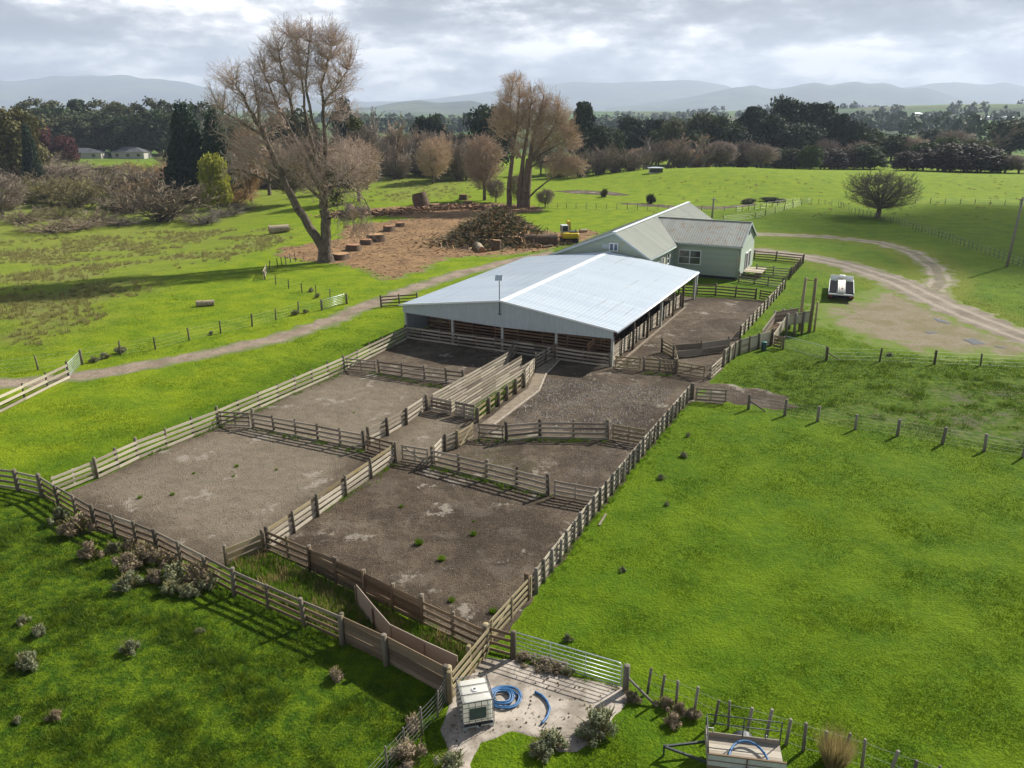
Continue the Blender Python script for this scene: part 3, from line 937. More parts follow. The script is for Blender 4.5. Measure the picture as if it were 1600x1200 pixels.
wood_gate('three panel timber gate in front of the forcing pen', (1055, 585), (1103, 593), 1.1, 4, 'wood_lichen', 1, bh=0.12)
wood_gate('narrow sunlit gate at the corner of the forcing pen', (1110, 594), (1127, 578), 1.1, 4, 'wood_pale', 1, bh=0.12)
rail_fence('solid board wall on posts leading up to the loading ramp', [(1130, 573), (1155, 555), (1185, 546), (1204, 540)], 1.5, 1.35, 5, 1, 0.22, 0.09, 'wood_pale', 'post', YG, name='board_wall', solid=True)
rail_fence('long grey sheet wall inside the forcing pen', [(1052, 559), (1095, 555), (1138, 549)], 2.6, 1.15, 2, -1, 0.5, 0.06, 'wood', 'post', YG, name='board_wall', solid=True)
rail_fence('short pale rail fence at the left end of the forcing pen wall', [(1034, 551), (1052, 561), (1057, 584)], 1.6, 1.1, 4, 1, 0.15, 0.075, 'wood_lichen', 'post', YG)
rail_fence('right hand rail fence of the back pen beside the gravel yard', [(1156, 530), (1199, 483), (1226, 452)], 1.9, 1.15, 4, 1, 0.17, 0.075, 'wood_pale', 'post', YG)
rail_fence('far right rail fence stepping up towards the driveway', [(1233, 437), (1255, 412)], 1.6, 1.15, 4, 1, 0.16, 0.075, 'wood_dark', 'post', YG)
rail_fence('rail fence across the back of the back pen below the woolshed', [(1060, 459), (1118, 462), (1180, 468)], 2.2, 1.2, 4, -1, 0.15, 0.085, 'wood_brown', 'post', YG)
wood_gate('dark gate at the right end of the back pen', (1184, 468), (1208, 472), 1.1, 4, 'wood_dark', 0, bh=0.15)
rail_fence('grey rail fence in front of the woolshed loading platform', [(1154, 441), (1178, 444), (1222, 450)], 2.3, 1.15, 4, -1, 0.14, 0.075, 'wood', 'post', YG)
rail_fence('grey rail fence behind the woolshed loading platform', [(1181, 429), (1235, 434)], 2.4, 1.15, 4, -1, 0.14, 0.075, 'wood', 'post', YG)
rail_fence('farthest rail fence beside the end of the driveway', [(1178, 405), (1212, 408), (1254, 412)], 2.6, 1.2, 4, -1, 0.14, 0.085, 'wood_dark', 'post', YG)
rail_fence('rail fence of sunlit pale planks leading to the metal gate at far left', [(-120, 706), (0, 645), (108, 591)], 2.3, 1.2, 3, -1, 0.2, 0.07, 'wood_pale', 'post', YG)
rail_fence('short dark rail fence behind the left corner of the shed', [(596, 480), (652, 476)], 2.3, 1.2, 4, -1, 0.13, 0.08, 'wood_dark', 'post', YG)

metal_gate('long seven bar gate across the front of the concrete pad', (806, 1026), (970, 1076))
metal_gate('metal gate standing across the farm track at far left', (106, 592), (126, 571), uprights=(0.5,))
metal_gate('metal gate beside the farm track left of the shed', (505, 485), (540, 475), uprights=(0.5,))
metal_gate('wire mesh gate beside the loading ramp', (1227, 545), (1287, 562), h=1.15, bars=2, uprights=(), mesh=True)
metal_gate('small pale gate in the far fence left of the round oak', (1254, 317), (1266, 318), uprights=(0.5,))
wood_gate('grey timber gate on the muddy ground outside the yards', (1083, 627), (1137, 631), 1.05, 4, 'wood', 0, bh=0.14)
wood_gate('small leaning pale gate near the foot of the big bare tree', (412, 438), (418, 424), 1.1, 4, 'wood_pale', 1, bh=0.12)
wood_gate('small brown gate at the foot of the loading ramp', (1206, 543), (1222, 546), 1.15, 4, 'wood_brown', 0, bh=0.2)

def lone_post(label, p, h, r, mat='post', stay=None, group=None):
    p = at(*p)
    root = thing('gate_post', label, 'post', p, group=group)
    m = MB(); round_post(m, Vector((0, 0, 0)), h, r, 0.01, 10)
    m.build('post', M[mat], root)
    if stay:
        s = at(*stay) - p
        MB().tube([Vector((0, 0, h * .6)), s + Vector((0, 0, 0.05))], 0.05, 7).build('stay', M[mat], root)
GP = 'stout posts that gates hang from'
lone_post('stout post with a diagonal stay at the right end of the long galvanised gate', (977, 1081), 1.18, 0.115, 'post_grey', (1026, 1106), GP)
lone_post('rust topped strainer post between water tank and board wall', (703, 1098), 1.35, 0.1, 'wood_lichen', None, GP)
lone_post('tall round post at the near right corner of the pens', (823, 938), 1.35, 0.12, 'wood_brown', None, GP)
lone_post('post with diagonal stay beside the muddy gateway', (1169, 640), 1.15, 0.09, 'post', (1196, 644), GP)
lone_post('post with diagonal stay at the far end of the wire mesh gate', (1291, 563), 1.15, 0.1, 'post', (1312, 563), GP)
lone_post('post at the loading ramp end of the wire mesh gate', (1223, 546), 1.2, 0.1, 'post', None, GP)
lone_post('near post of the metal gate beside the farm track', (503, 485), 1.15, 0.1, 'post_grey', None, GP)
lone_post('far post of the metal gate beside the farm track', (542, 475), 1.15, 0.1, 'post', None, GP)
lone_post('post at the far end of the metal gate at far left', (129, 570), 1.3, 0.1, 'post', None, GP)
lone_post('thick post at the top corner of the right hand yard fence', (1081, 624), 1.25, 0.13, 'post', None, GP)

WG = 'post and wire fences'
wire_fence('post and wire fence of close grey posts along the bottom right paddock', [(1011, 1084), (1032, 1095), (1056, 1103), (1084, 1115), (1116, 1130), (1138, 1139), (1167, 1145), (1196, 1154), (1228, 1163), (1255, 1173), (1288, 1182), (1318, 1192), (1347, 1200), (1388, 1216), (1424, 1228), (1462, 1242), (1500, 1256)],
           1.08, 3, 0.05, 'post_grey', None, WG, lean=0.10, wr=0.005)
wire_fence('wire fence on thin battens left of the white water tank', [(697, 1098), (684, 1121), (660, 1148), (634, 1178), (606, 1210), (570, 1250)], 1.1, 6, 0.035, 'post_grey', None, WG, lean=0.04, wr=0.005)
wire_fence('wire fence of widely spaced round posts across the right hand paddock', [(1169, 640), (1226, 650), (1277, 659), (1336, 671), (1402, 681), (1472, 694), (1538, 705), (1597, 715), (1670, 728)], 1.12, 5, 0.085, 'post_grey', None, WG, wr=0.005)
wire_fence('wire fence along the worn ground below the driveway', [(1291, 563), (1374, 565), (1460, 569), (1532, 572), (1620, 576)], 1.1, 4, 0.085, 'post', None, WG, wr=0.005)
wire_fence('wire fence of small posts beside the farm track at left', [(-20, 586), (60, 578), (188, 555), (243, 546), (296, 532), (345, 521), (394, 510), (431, 500), (467, 490), (503, 485)], 1.15, 4, 0.07, 'post', None, WG, wr=0.005)
wire_fence('short wire fence running down from the small leaning gate', [(414, 437), (431, 445), (451, 451), (472, 457), (494, 462), (516, 466), (542, 474)], 1.1, 4, 0.06, 'post', None, WG, wr=0.005)
wire_fence('remains of a fence of thin posts under the big bare tree', [(421, 421), (434, 417), (447, 413), (462, 408)], 1.1, 3, 0.06, 'post', 1.3, WG, lean=0.12)
wire_fence('close battened fence across the far paddock behind the excavator', [(842, 324), (900, 326), (980, 327), (1060, 329), (1150, 331), (1215, 322), (1250, 318)], 1.15, 3, 0.05, 'post', 2.2, WG, wr=0.008)
wire_fence('post and wire fence climbing behind the woolshed to the far gate', [(1130, 347), (1180, 341), (1225, 329), (1252, 320)], 1.1, 4, 0.06, 'post', 6.0, WG, wr=0.006)
wire_fence('battened fence passing under the round oak', [(1268, 318), (1310, 322), (1330, 333), (1366, 341), (1400, 350), (1450, 366), (1500, 383), (1560, 404), (1640, 432)], 1.15, 3, 0.045, 'post_grey', 1.25, WG, wr=0.008)
wire_fence('distant fence line across the paddock right of the oak', [(1430, 318), (1500, 319), (1640, 321)], 1.15, 3, 0.06, 'post', 3.2, WG, wr=0.008)
# ------------------------------------------------------------------ open roofed shed over the yards
def _zinc(t, pos, bs):
    tone = t.attr('tone')
    n = t.noise(pos, 0.25, 5, 0.6)
    st = t.step(t.noise(t.vscale(pos, (1.0, 1.0, 1)), 0.9, 6, 0.7), 0.58, 0.72)
    c = t.mix(t.math('ADD', t.math('MULTIPLY', tone, 0.35), t.math('MULTIPLY', n, 0.65)), (0.43, 0.50, 0.565), (0.60, 0.66, 0.71))
    dt = t.n('ShaderNodeVectorMath', operation='DOT_PRODUCT', ins={0: pos}); dt.inputs[1].default_value = tuple(V)
    rowf = t.math('FRACT', t.math('MULTIPLY', t.math('SUBTRACT', dt.outputs['Value'], float(O.dot(V))), 0.72))
    row = t.step(t.math('ABSOLUTE', t.math('SUBTRACT', rowf, 0.5)), 0.06, 0.02)
    rst = t.step(t.noise(pos, 0.21, 4, 0.6), 0.50, 0.60)
    c = t.mix(t.math('MULTIPLY', row, t.math('ADD', t.math('MULTIPLY', rst, 0.4), 0.08)), c, (0.27, 0.23, 0.20))
    return t.mix(t.math('MULTIPLY', st, 0.25), c, (0.40, 0.37, 0.33))
M['zinc'] = pmat('zinc_sheet', _zinc, 0.38, 0.5, 0.2)
M['zinc_side'] = flat('zinc_cladding', (0.40, 0.455, 0.48), 0.5, 0.07, 0.6, 0.1, 0.4)  # roof zinc in a darker tone, shade of the front cladding put into colour
M['ridge'] = flat('ridge_flashing', (0.72, 0.76, 0.79), 0.4, 0.05, 1, 0.2, 0.5)
M['steel_post'] = flat('pale_concrete_post', (0.36, 0.37, 0.33), 0.7, 0.15, 2)
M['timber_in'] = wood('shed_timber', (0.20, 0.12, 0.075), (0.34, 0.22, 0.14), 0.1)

def ribbed(m, p0, du, length, dv, width, up, pitch=0.38, rib=0.022, sheetw=0.76):
    """profiled sheet: ribs repeat along du, run along dv"""
    prof = []
    n = int(length / pitch)
    for i in range(n):
        b = i * length / n
        s = length / n
        prof += [(b, 0), (b + s * .45, 0), (b + s * .55, rib), (b + s * .85, rib), (b + s * .95, 0)]
    prof.append((length, 0))
    for (a, ha), (b, hb) in zip(prof, prof[1:]):
        k = random.Random(int(a / sheetw) * 77 + int(p0[1] * 10)).random()
        q = [p0 + du * a + up * ha, p0 + du * b + up * hb, p0 + du * b + up * hb + dv * width, p0 + du * a + up * ha + dv * width]
        m._add(q, [(0, 1, 2, 3)], k)

Zv = Vector((0, 0, 1))
shed = thing('open_shed', 'wide open sided shed with pale zinc roof over the back of the yards', 'shed', uv(0, 0))
SO = uv(0, 0)
EZ, RZ, RV = 3.12, 4.50, 10.13
sl = (RZ - EZ) / RV
m = MB()
dR = (V + Zv * sl); dRl = dR.length; dR.normalize()
ribbed(m, uv(-0.3, -0.3, EZ - 0.3 * sl), U, 27.6, dR, (RV + 0.3) * dRl, (Zv - V * sl).normalized())
dL = (-V + Zv * sl).normalized()
ribbed(m, uv(27.3, 20.55, EZ - 0.3 * sl), -U, 27.6, dL, (20.55 - RV) * dRl, (Zv + V * sl).normalized())
# underside so the sheet has a body
for v0, v1 in ((-0.3, RV), (RV, 20.55)):
    za, zb = [EZ + (v if v < RV else 2 * RV - v) * sl - 0.03 for v in (v0, v1)]
    m.poly([uv(-0.3, v0, za), uv(-0.3, v1, zb), uv(27.3, v1, zb), uv(27.3, v0, za)])
m.build('roof', M['zinc'], shed, origin=SO)
m = MB()
for sgn in (1, -1):
    m.bar(uv(-0.35, RV + sgn * 0.16, RZ + 0.035 - 0.16 * sl), uv(27.35, RV + sgn * 0.16, RZ + 0.035 - 0.16 * sl), 0.36, 0.02, up=(Zv - V * sl * -sgn).normalized())
m.build('ridge_cap', M['ridge'], shed, origin=SO)
for u0, nm in ((-0.12, 'front_cladding'), (27.1, 'rear_cladding')):
    m = MB()
    n = 92
    for i in range(n):
        a = 20.25 * i / n; b = 20.25 * (i + 1) / n
        for (x0, x1, d0, d1) in ((a, a + (b - a) * .5, 0, 0), (a + (b - a) * .5, a + (b - a) * .65, 0, -.025), (a + (b - a) * .65, b - (b - a) * .1, -.025, -.025), (b - (b - a) * .1, b, -.025, 0)):
            zt = [EZ + (v if v < RV else 20.26 - v) * sl - 0.045 for v in (x0, x1)]
            zb = [2.40 - 0.40 * (1 - abs(v - 10.13) / 10.13) * 0.55 for v in (x0, x1)]
            m._add([uv(u0 + d0, x0, zb[0]), uv(u0 + d1, x1, zb[1]), uv(u0 + d1, x1, zt[1]), uv(u0 + d0, x0, zt[0])], [(0, 1, 2, 3)], 0.5)
            m._add([uv(u0 + .04, x0, zb[0]), uv(u0 + .04, x1, zb[1]), uv(u0 + .04, x1, zt[1]), uv(u0 + .04, x0, zt[0])], [(3, 2, 1, 0)], 0.5)
    m.build(nm, M['zinc_side'], shed, origin=SO)
m = MB()   # barge flashing on the front gable and right eave
m.bar(uv(-0.33, -0.33, EZ - .3 * sl + .02), uv(-0.33, RV, RZ + .03), 0.03, 0.14)
m.bar(uv(-0.33, RV, RZ + .03), uv(-0.33, 20.58, EZ - .3 * sl + .02), 0.03, 0.14)
m.bar(uv(-0.33, -0.36, EZ - .3 * sl - .01), uv(27.33, -0.36, EZ - .3 * sl - .01), 0.03, 0.12)
m.build('barge_flashing', M['ridge'], shed, origin=SO)
m = MB()
ribbed(m, uv(0.1, 20.15, 0.15), U, 26.8, Zv, EZ - 0.25, V, 0.25, 0.025)
m.build('left_cladding', M['zinc_side'], shed, origin=SO)
for v in (0.1, 5.05, 10.13, 15.1, 20.05):
    m = MB(); m.box(uv(0.05, v, 1.25), (0.2, 0.2, 2.5), TH)
    m.build('post', M['steel_post'], shed, origin=SO)
for i, u in enumerate((5.2, 9.5, 13.7, 18.4, 22.3, 26.95)):
    m = MB()
    if i in (2, 5):
        m.box(uv(u, -0.1, 1.5), (0.2, 0.22, 3.0), TH); mt = 'steel_post'
    else:
        m.tube([uv(u, -0.05, 0), uv(u, -0.05, 2.95)], 0.12, 9); mt = 'post'
    m.build('post', M[mt], shed, origin=SO)
for u in (9.0, 18.0, 26.9):
    for v in (5.05, 10.13, 15.1, 20.0):
        MB().tube([uv(u, v, 0), uv(u, v, EZ + (v if v < RV else 20.26 - v) * sl - 0.2)], 0.11, 8).build('post', M['post'], shed, origin=SO)
for u in (0.15, 5.2, 9.5, 13.7, 18.4, 22.3, 26.8):
    m = MB()
    m.bar(uv(u, 0, EZ - 0.16), uv(u, RV, RZ - 0.16), 0.08, 0.2)
    m.bar(uv(u, RV, RZ - 0.16), uv(u, 20.2, EZ - 0.16), 0.08, 0.2)
    m.build('rafter', M['timber_in'], shed, origin=SO)
m = MB()
for i in range(17):
    v = 0.3 + 19.6 * i / 16
    m.bar(uv(0, v, EZ + (v if v < RV else 20.26 - v) * sl - 0.07), uv(27, v, EZ + (v if v < RV else 20.26 - v) * sl - 0.07), 0.06, 0.06)
m.build('purlins', M['timber_in'], shed, origin=SO)
fl = MB()
fl.tube([uv(-0.22, 10.27, 3.3), uv(-0.22, 10.27, 6.35)], 0.035, 8)
fl.bar(uv(-0.22, 10.12, 3.35), uv(-0.22, 10.42, 3.35), 0.05, 0.06)
flp = fl.build('floodlight_pole', M['dark'], shed, origin=SO)
m = MB()
m.box((0, 0, 0), (0.62, 0.16, 0.46)); m.box((0, -0.09, 0), (0.52, 0.03, 0.36), tone=1)
flo = m.build('floodlight', M['galv'], flp)
flo.location = uv(-0.3, 10.27, 6.5) - SO; flo.rotation_euler = (R(-35), 0, TH - R(90) + R(15))
m = MB(); m.tube([uv(-.3, -.42, EZ - .12), uv(27.3, -.42, EZ - .16)], .07, 7); m.tube([uv(26.9, -.4, EZ - .2), uv(26.9, -.3, 0)], .05, 6); m.build('gutter', M['ridge'], shed, origin=SO)
m = MB(); m.box(uv(11.3, -0.28, 0.05), (23.0, 0.22, 0.14), TH)
m.build('foundation_kerb', M['path'], shed, origin=SO)

SG = 'timber fences inside the open shed'
rail_fence('close boarded pale fence along the open right side of the shed', [uv(1.0, 0.35), uv(23.0, 0.35), uv(25.2, 2.2)], 2.1, 1.35, 6, 1, 0.16, 0.07, 'wood_pale', 'post', SG)
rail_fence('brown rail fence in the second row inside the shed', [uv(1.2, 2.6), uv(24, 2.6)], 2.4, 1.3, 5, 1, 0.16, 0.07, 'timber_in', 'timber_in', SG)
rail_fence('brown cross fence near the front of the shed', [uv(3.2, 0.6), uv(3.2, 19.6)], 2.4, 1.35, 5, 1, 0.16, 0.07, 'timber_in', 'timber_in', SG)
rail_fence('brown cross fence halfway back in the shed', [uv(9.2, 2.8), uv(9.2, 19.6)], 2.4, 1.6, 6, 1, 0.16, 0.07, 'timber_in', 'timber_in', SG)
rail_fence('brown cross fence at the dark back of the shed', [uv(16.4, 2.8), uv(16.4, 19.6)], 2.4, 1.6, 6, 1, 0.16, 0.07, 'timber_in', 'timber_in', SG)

# ------------------------------------------------------------------ green weatherboard woolshed
def _paint(t, pos, bs):
    tone = t.attr('tone')
    n = t.noise(pos, 0.7, 6, 0.7)
    c = t.mix(t.math('ADD', t.math('MULTIPLY', tone, 0.4), t.math('MULTIPLY', n, 0.6)), (0.265, 0.335, 0.285), (0.39, 0.44, 0.36))
    w_ = t.step(t.noise(pos, 0.33, 7, 0.7), 0.54, 0.66)
    return t.mix(t.math('MULTIPLY', w_, 0.6), c, (0.40, 0.33, 0.19))
M['weatherboard'] = pmat('pale_green_weatherboard', _paint, 0.8, 0.25)
def _oldroof(t, pos, bs):
    tone = t.attr('tone')
    n = t.noise(pos, 0.4, 6, 0.7)
    c = t.mix(t.math('ADD', t.math('MULTIPLY', tone, 0.45), t.math('MULTIPLY', n, 0.55)), (0.15, 0.172, 0.135), (0.235, 0.26, 0.21))
    return c
M['old_roof'] = pmat('faded_green_roof', _oldroof, 0.6, 0.35)
def _rustroof(t, pos, bs):
    tone = t.attr('tone')
    n = t.noise(pos, 0.4, 6, 0.7)
    c = t.mix(t.math('ADD', t.math('MULTIPLY', tone, 0.45), t.math('MULTIPLY', n, 0.55)), (0.20, 0.213, 0.187), (0.32, 0.335, 0.30))
    r1 = t.step(t.noise(t.vscale(pos, (1, 1, 0.6)), 1.3, 8, 0.75), 0.52, 0.62)
    return t.mix(t.math('MULTIPLY', r1, 0.7), c, (0.22, 0.135, 0.085))
M['rust_roof'] = pmat('rust_stained_roof', _rustroof, 0.65, 0.35)
M['bluewin'] = pmat('blue_window_glass', lambda t, p, b: (0.05, 0.11, 0.19), 0.1, 0.7)

wool = thing('woolshed', 'pale green weatherboard woolshed with faded corrugated roof and cross wing', 'woolshed', uv(28, 5.6))
WO = uv(28, 5.6)
def boards(m, p0, d, zlo, zhi, ext, out, step=0.19):
    """overlapping weatherboards; ext(z)->(s0,s1) along d from p0"""
    z = zlo
    while z < zhi - 0.02:
        z2 = min(z + step, zhi)
        a0, a1 = ext(z); b0, b1 = ext(z2 - 1e-3)
        k = random.random()
        m._add([p0 + d * a0 + Zv * z + out * 0.045, p0 + d * a1 + Zv * z + out * 0.045, p0 + d * b1 + Zv * z2 + out * 0.012, p0 + d * b0 + Zv * z2 + out * 0.012,
                p0 + d * a0 + Zv * z, p0 + d * a1 + Zv * z], [(0, 1, 2, 3), (4, 5, 1, 0)], k)
        z = z2
MR_V, MR_Z, ME_V, ME_Z, ML_V, ML_Z = 9.7, 6.6, 5.6, 4.02, 19.0, 2.85
def gable_main(z):
    lo = 5.6 if z < ME_Z else 5.6 + (z - ME_Z) / (MR_Z - ME_Z) * (MR_V - ME_V)
    hi = ML_V if z < ML_Z else ML_V - (z - ML_Z) / (MR_Z - ML_Z) * (ML_V - MR_V)
    return lo, hi
m = MB(); boards(m, uv(28, 0), V, 0.3, MR_Z - .05, gable_main, -U); m.build('wall', M['weatherboard'], wool, origin=WO)
m = MB(); boards(m, uv(28, 5.6), U, 0.3, ME_Z, lambda z: (0, 34), -V); m.build('wall', M['weatherboard'], wool, origin=WO)
m = MB(); boards(m, uv(28, 19), U, 0.3, ML_Z, lambda z: (0, 34), V); m.build('wall', M['weatherboard'], wool, origin=WO)
m = MB(); boards(m, uv(62, 0), V, 0.3, MR_Z - .05, gable_main, U); m.build('wall', M['weatherboard'], wool, origin=WO)
m = MB(); boards(m, uv(39.6, -2.5), V, 0.35, 4.2, lambda z: (0, 8.4), -U); m.build('wall', M['weatherboard'], wool, origin=WO)
m = MB(); boards(m, uv(49.2, -2.5), V, 0.35, 4.2, lambda z: (0, 8.4), U); m.build('wall', M['weatherboard'], wool, origin=WO)
WE, WR = 4.22, 6.44
m = MB(); boards(m, uv(39.6, -2.5), U, 0.35, WR - .05, lambda z: (0, 9.6) if z < WE else ((z - WE) / (WR - WE) * 4.8, 9.6 - (z - WE) / (WR - WE) * 4.8), -V)
m.build('wall', M['weatherboard'], wool, origin=WO)
m = MB()
m.bar(uv(39.7, -2.4, .18), uv(39.7, 5.6, .18), .1, .36); m.bar(uv(39.7, -2.4, .18), uv(49.1, -2.4, .18), .1, .36); m.bar(uv(28.1, 5.7, .15), uv(39.6, 5.7, .15), .1, .3)
m.bar(uv(28.1, 5.7, .15), uv(28.1, 19, .15), .1, .3)
m.build('foundation_skirt', M['dark'], wool, origin=WO)
def slope(m, a, b, c_, d_, pitch):
    """ribbed roof plane, a->b along eave, a->d up the slope"""
    du = (b - a); L = du.length; du.normalize(); dv = (d_ - a); W = dv.length; dv.normalize()
    up = du.cross(dv); up = up if up.z > 0 else -up
    ribbed(m, a + up * 0.03, du, L, dv, W, up, pitch, 0.03, 0.9)
    m.poly([a, b, c_, d_], 0.3)
m = MB()
k = (MR_Z - ME_Z) / (MR_V - ME_V)
slope(m, uv(27.75, 5.3, ME_Z - .3 * k + .05), uv(62.2, 5.3, ME_Z - .3 * k + .05), uv(62.2, 9.7, MR_Z + .05), uv(27.75, 9.7, MR_Z + .05), 0.3)
k = (MR_Z - ML_Z) / (ML_V - MR_V)
slope(m, uv(62.2, 19.3, ML_Z - .3 * k + .05), uv(27.75, 19.3, ML_Z - .3 * k + .05), uv(27.75, 9.7, MR_Z + .05), uv(62.2, 9.7, MR_Z + .05), 0.3)
m.build('roof', M['old_roof'], wool, origin=WO)
m = MB()
k = (WR - WE) / 4.8
slope(m, uv(39.3, 9.4, WE - .3 * k + .05), uv(39.3, -2.75, WE - .3 * k + .05), uv(44.4, -2.75, WR + .05), uv(44.4, 9.4, WR + .05), 0.3)
slope(m, uv(49.5, -2.75, WE - .3 * k + .05), uv(49.5, 9.4, WE - .3 * k + .05), uv(44.4, 9.4, WR + .05), uv(44.4, -2.75, WR + .05), 0.3)
m.build('wing_roof', M['rust_roof'], wool, origin=WO)['label'] = 'lichen and rust stained roof of the cross wing'
m = MB()
m.bar(uv(27.7, 9.7, MR_Z + .1), uv(62.25, 9.7, MR_Z + .1), 0.42, 0.07)
m.build('ridge_cap', M['ridge'], wool, origin=WO)
m = MB(); m.bar(uv(44.4, -2.8, WR + .1), uv(44.4, 9.2, WR + .1), 0.3, 0.05); m.build('ridge_cap', M['old_roof'], wool, origin=WO)
m = MB()
m.bar(uv(27.72, 5.25, ME_Z - .2), uv(27.72, 9.7, MR_Z + .0), 0.04, 0.2); m.bar(uv(27.72, 9.7, MR_Z), uv(27.72, 19.35, ML_Z - .12), 0.04, 0.2)
m.bar(uv(39.28, -2.78, WE - .1), uv(44.4, -2.78, WR), 0.04, 0.2); m.bar(uv(44.4, -2.78, WR), uv(49.55, -2.78, WE - .1), 0.04, 0.2)
m.bar(uv(27.7, 5.27, ME_Z - .2), uv(39.3, 5.27, ME_Z - .2), 0.1, 0.1)
m.bar(uv(39.27, 5.2, WE - .14), uv(39.27, -2.75, WE - .14), 0.1, 0.1)
m.build('barge_boards', M['zinc_side'], wool, origin=WO)
m = MB(); m.tube([uv(39.2, 5.2, WE - .2), uv(39.2, -2.7, WE - .24)], .06, 6); m.tube([uv(39.45, -2.3, WE - .24), uv(39.5, -2.3, .1)], .045, 6); m.tube([uv(27.7, 5.2, ME_Z - .3), uv(39.2, 5.2, ME_Z - .34)], .06, 6); m.build('gutter', M['weatherboard'], wool, origin=WO)
m = MB(); m.bar(uv(39.56, -2.54, .2), uv(39.56, -2.54, 4.15), .14, .14); m.build('corner_board', M['weatherboard'], wool, origin=WO)

def window(parent, c, d, out, w_, h_, nx, ny, glass='glass', frame='white'):
    fr = MB(); t = 0.1
    for s in (-1, 1):
        fr.bar(c + d * (s * w_ / 2) - Zv * (h_ / 2) + out * .05, c + d * (s * w_ / 2) + Zv * (h_ / 2) + out * .05, t, 0.1, up=out)
        fr.bar(c - d * (w_ / 2 + t / 2) + Zv * (s * h_ / 2) + out * .052, c + d * (w_ / 2 + t / 2) + Zv * (s * h_ / 2) + out * .052, t, 0.1, up=out)
    for i in range(1, nx):
        p = c + d * (-w_ / 2 + w_ * i / nx)
        fr.bar(p - Zv * (h_ / 2) + out * .045, p + Zv * (h_ / 2) + out * .045, t * (1.2 if nx == 2 else .6), 0.06, up=out)
    for j in range(1, ny):
        p = c + Zv * (-h_ / 2 + h_ * j / ny)
        fr.bar(p - d * (w_ / 2) + out * .043, p + d * (w_ / 2) + out * .043, t * .5, 0.05, up=out)
    f = fr.build('window', M[frame], parent, origin=WO)
    g = MB(); g.bar(c - d * (w_ / 2) + out * .03, c + d * (w_ / 2) + out * .03, 0.02, h_)
    g.v = [tuple(Vector(v) - WO) for v in g.v]
    g.build('pane', M[glass], f)
    return f
window(wool, uv(39.55, 3.62, 2.42), V, -U, 2.75, 1.72, 2, 2)
window(wool, uv(27.95, 9.74, 4.95), V, -U, 1.0, 0.85, 2, 1, 'bluewin')
m = MB(); m.bar(uv(27.9, 10.25, 4.98), uv(27.9, 11.15, 4.98), 0.05, 0.55); m.build('vent_panel', M['zinc_side'], wool, origin=WO)
window(wool, uv(33.6, 5.55, 2.6), U, -V, 1.3, 1.1, 2, 1)
window(wool, uv(36.3, 5.55, 2.6), U, -V, 1.1, 1.3, 1, 2)
for u in (44.0, 45.9):
    m = MB(); m.bar(uv(u - .65, -2.58, 1.75), uv(u + .65, -2.58, 1.75), 0.06, 1.9)
    dr = m.build('door', M['dark'], wool, origin=WO)
    m = MB()
    for s in (-.72, .72): m.bar(uv(u + s, -2.6, .8), uv(u + s, -2.6, 2.75), .12, .1, up=V)
    m.bar(uv(u - .78, -2.605, 2.75), uv(u + .78, -2.605, 2.75), .1, .12)
    m.v = [tuple(Vector(v) - WO) for v in m.v]
    m.build('door_frame', M['white'], dr)
m = MB(); m.bar(uv(44.2, -2.58, 5.3), uv(44.8, -2.58, 5.3), .05, .6); m.build('gable_vent', M['dark'], wool, origin=WO)

lp = thing('loading_platform', 'low timber loading platform below the woolshed doors', 'platform', uv(43.5, -3.9))
m = MB()
for i in range(9):
    m.bar(uv(41.9 + i * .4, -2.7, .72), uv(41.9 + i * .4, -5.0, .72), .38, .06)
m.build('deck', M['wood_pale'], lp, origin=uv(43.5, -3.9))
for u in (41.9, 45.0):
    for v in (-2.9, -4.8):
        MB().tube([uv(u, v, 0), uv(u, v, .69)], .09, 8).build('leg', M['post'], lp, origin=uv(43.5, -3.9))

# ------------------------------------------------------------------ loading ramp with gantry poles
A, B, S = at(1226, 525), at(1262, 519), at(1207, 541)
rx = (B - A); rx.z = 0; rl = rx.length; rx.normalize(); ry = Vector((-rx.y, rx.x, 0))
ramp = thing('loading_ramp', 'raised timber stock loading ramp on posts beside the gravel yard', 'loading ramp', A)
m = MB()
for i in range(14):
    f = i / 13; p = S.lerp(A, f); z = 0.1 + 0.9 * f
    m.bar(p + Zv * z + ry * .05, p + Zv * z + ry * 1.35, .32, .05)
m.build('ramp_floor', M['wood_brown'], ramp, origin=A)
m = MB(); m.bar(A + Zv * 1.0 + ry * .7, B + Zv * 1.05 + ry * .7, 1.3, .08); m.build('deck', M['wood'], ramp, origin=A)
for off, nm in ((0.0, 'near_side'), (1.4, 'far_side')):
    m = MB()
    for k in range(5):
        z = 1.12 + k * .2
        m.bar(A + ry * off + Zv * z, B + ry * off + Zv * (z + .05), .035, .19)
        m.bar(S + ry * off + Zv * (z - .85), A + ry * off + Zv * z, .035, .19)
    m.build('side_boards', M['wood_pale' if off == 0 else 'wood'], ramp, origin=A)
for f in (0.0, 0.36, 0.7):
    for off in (-.1, 1.5):
        p = A.lerp(B, f) + ry * off
        MB().tube([p, p + Zv * (2.15 + random.uniform(-.1, .1))], .12, 9).build('post', M['post_grey'], ramp, origin=A)
gp = at(1264, 519)
best = min((abs(top_h(at(1249, y), 434) - 5.15), y) for y in range(470, 520, 1))[1]
gq = at(1249, best)
pa, pb = thing('gantry_pole', 'taller nearer pole of the timber gantry at the end of the loading ramp', 'pole', gp, group='gantry poles'), thing('gantry_pole', 'farther pole of the timber gantry behind the loading ramp', 'pole', gq, group='gantry poles')
MB().tube([(0, 0, 0), (.05, .02, 2.6), (.02, 0, 5.2)], [.16, .15, .13], 10).build('pole', M['wood_lichen'], pa)
m = MB(); m.tube([(0, 0, 4.9), gq - gp + Vector((0, 0, 4.95))], .035, 7); m.build('crossbar', M['post'], pa)
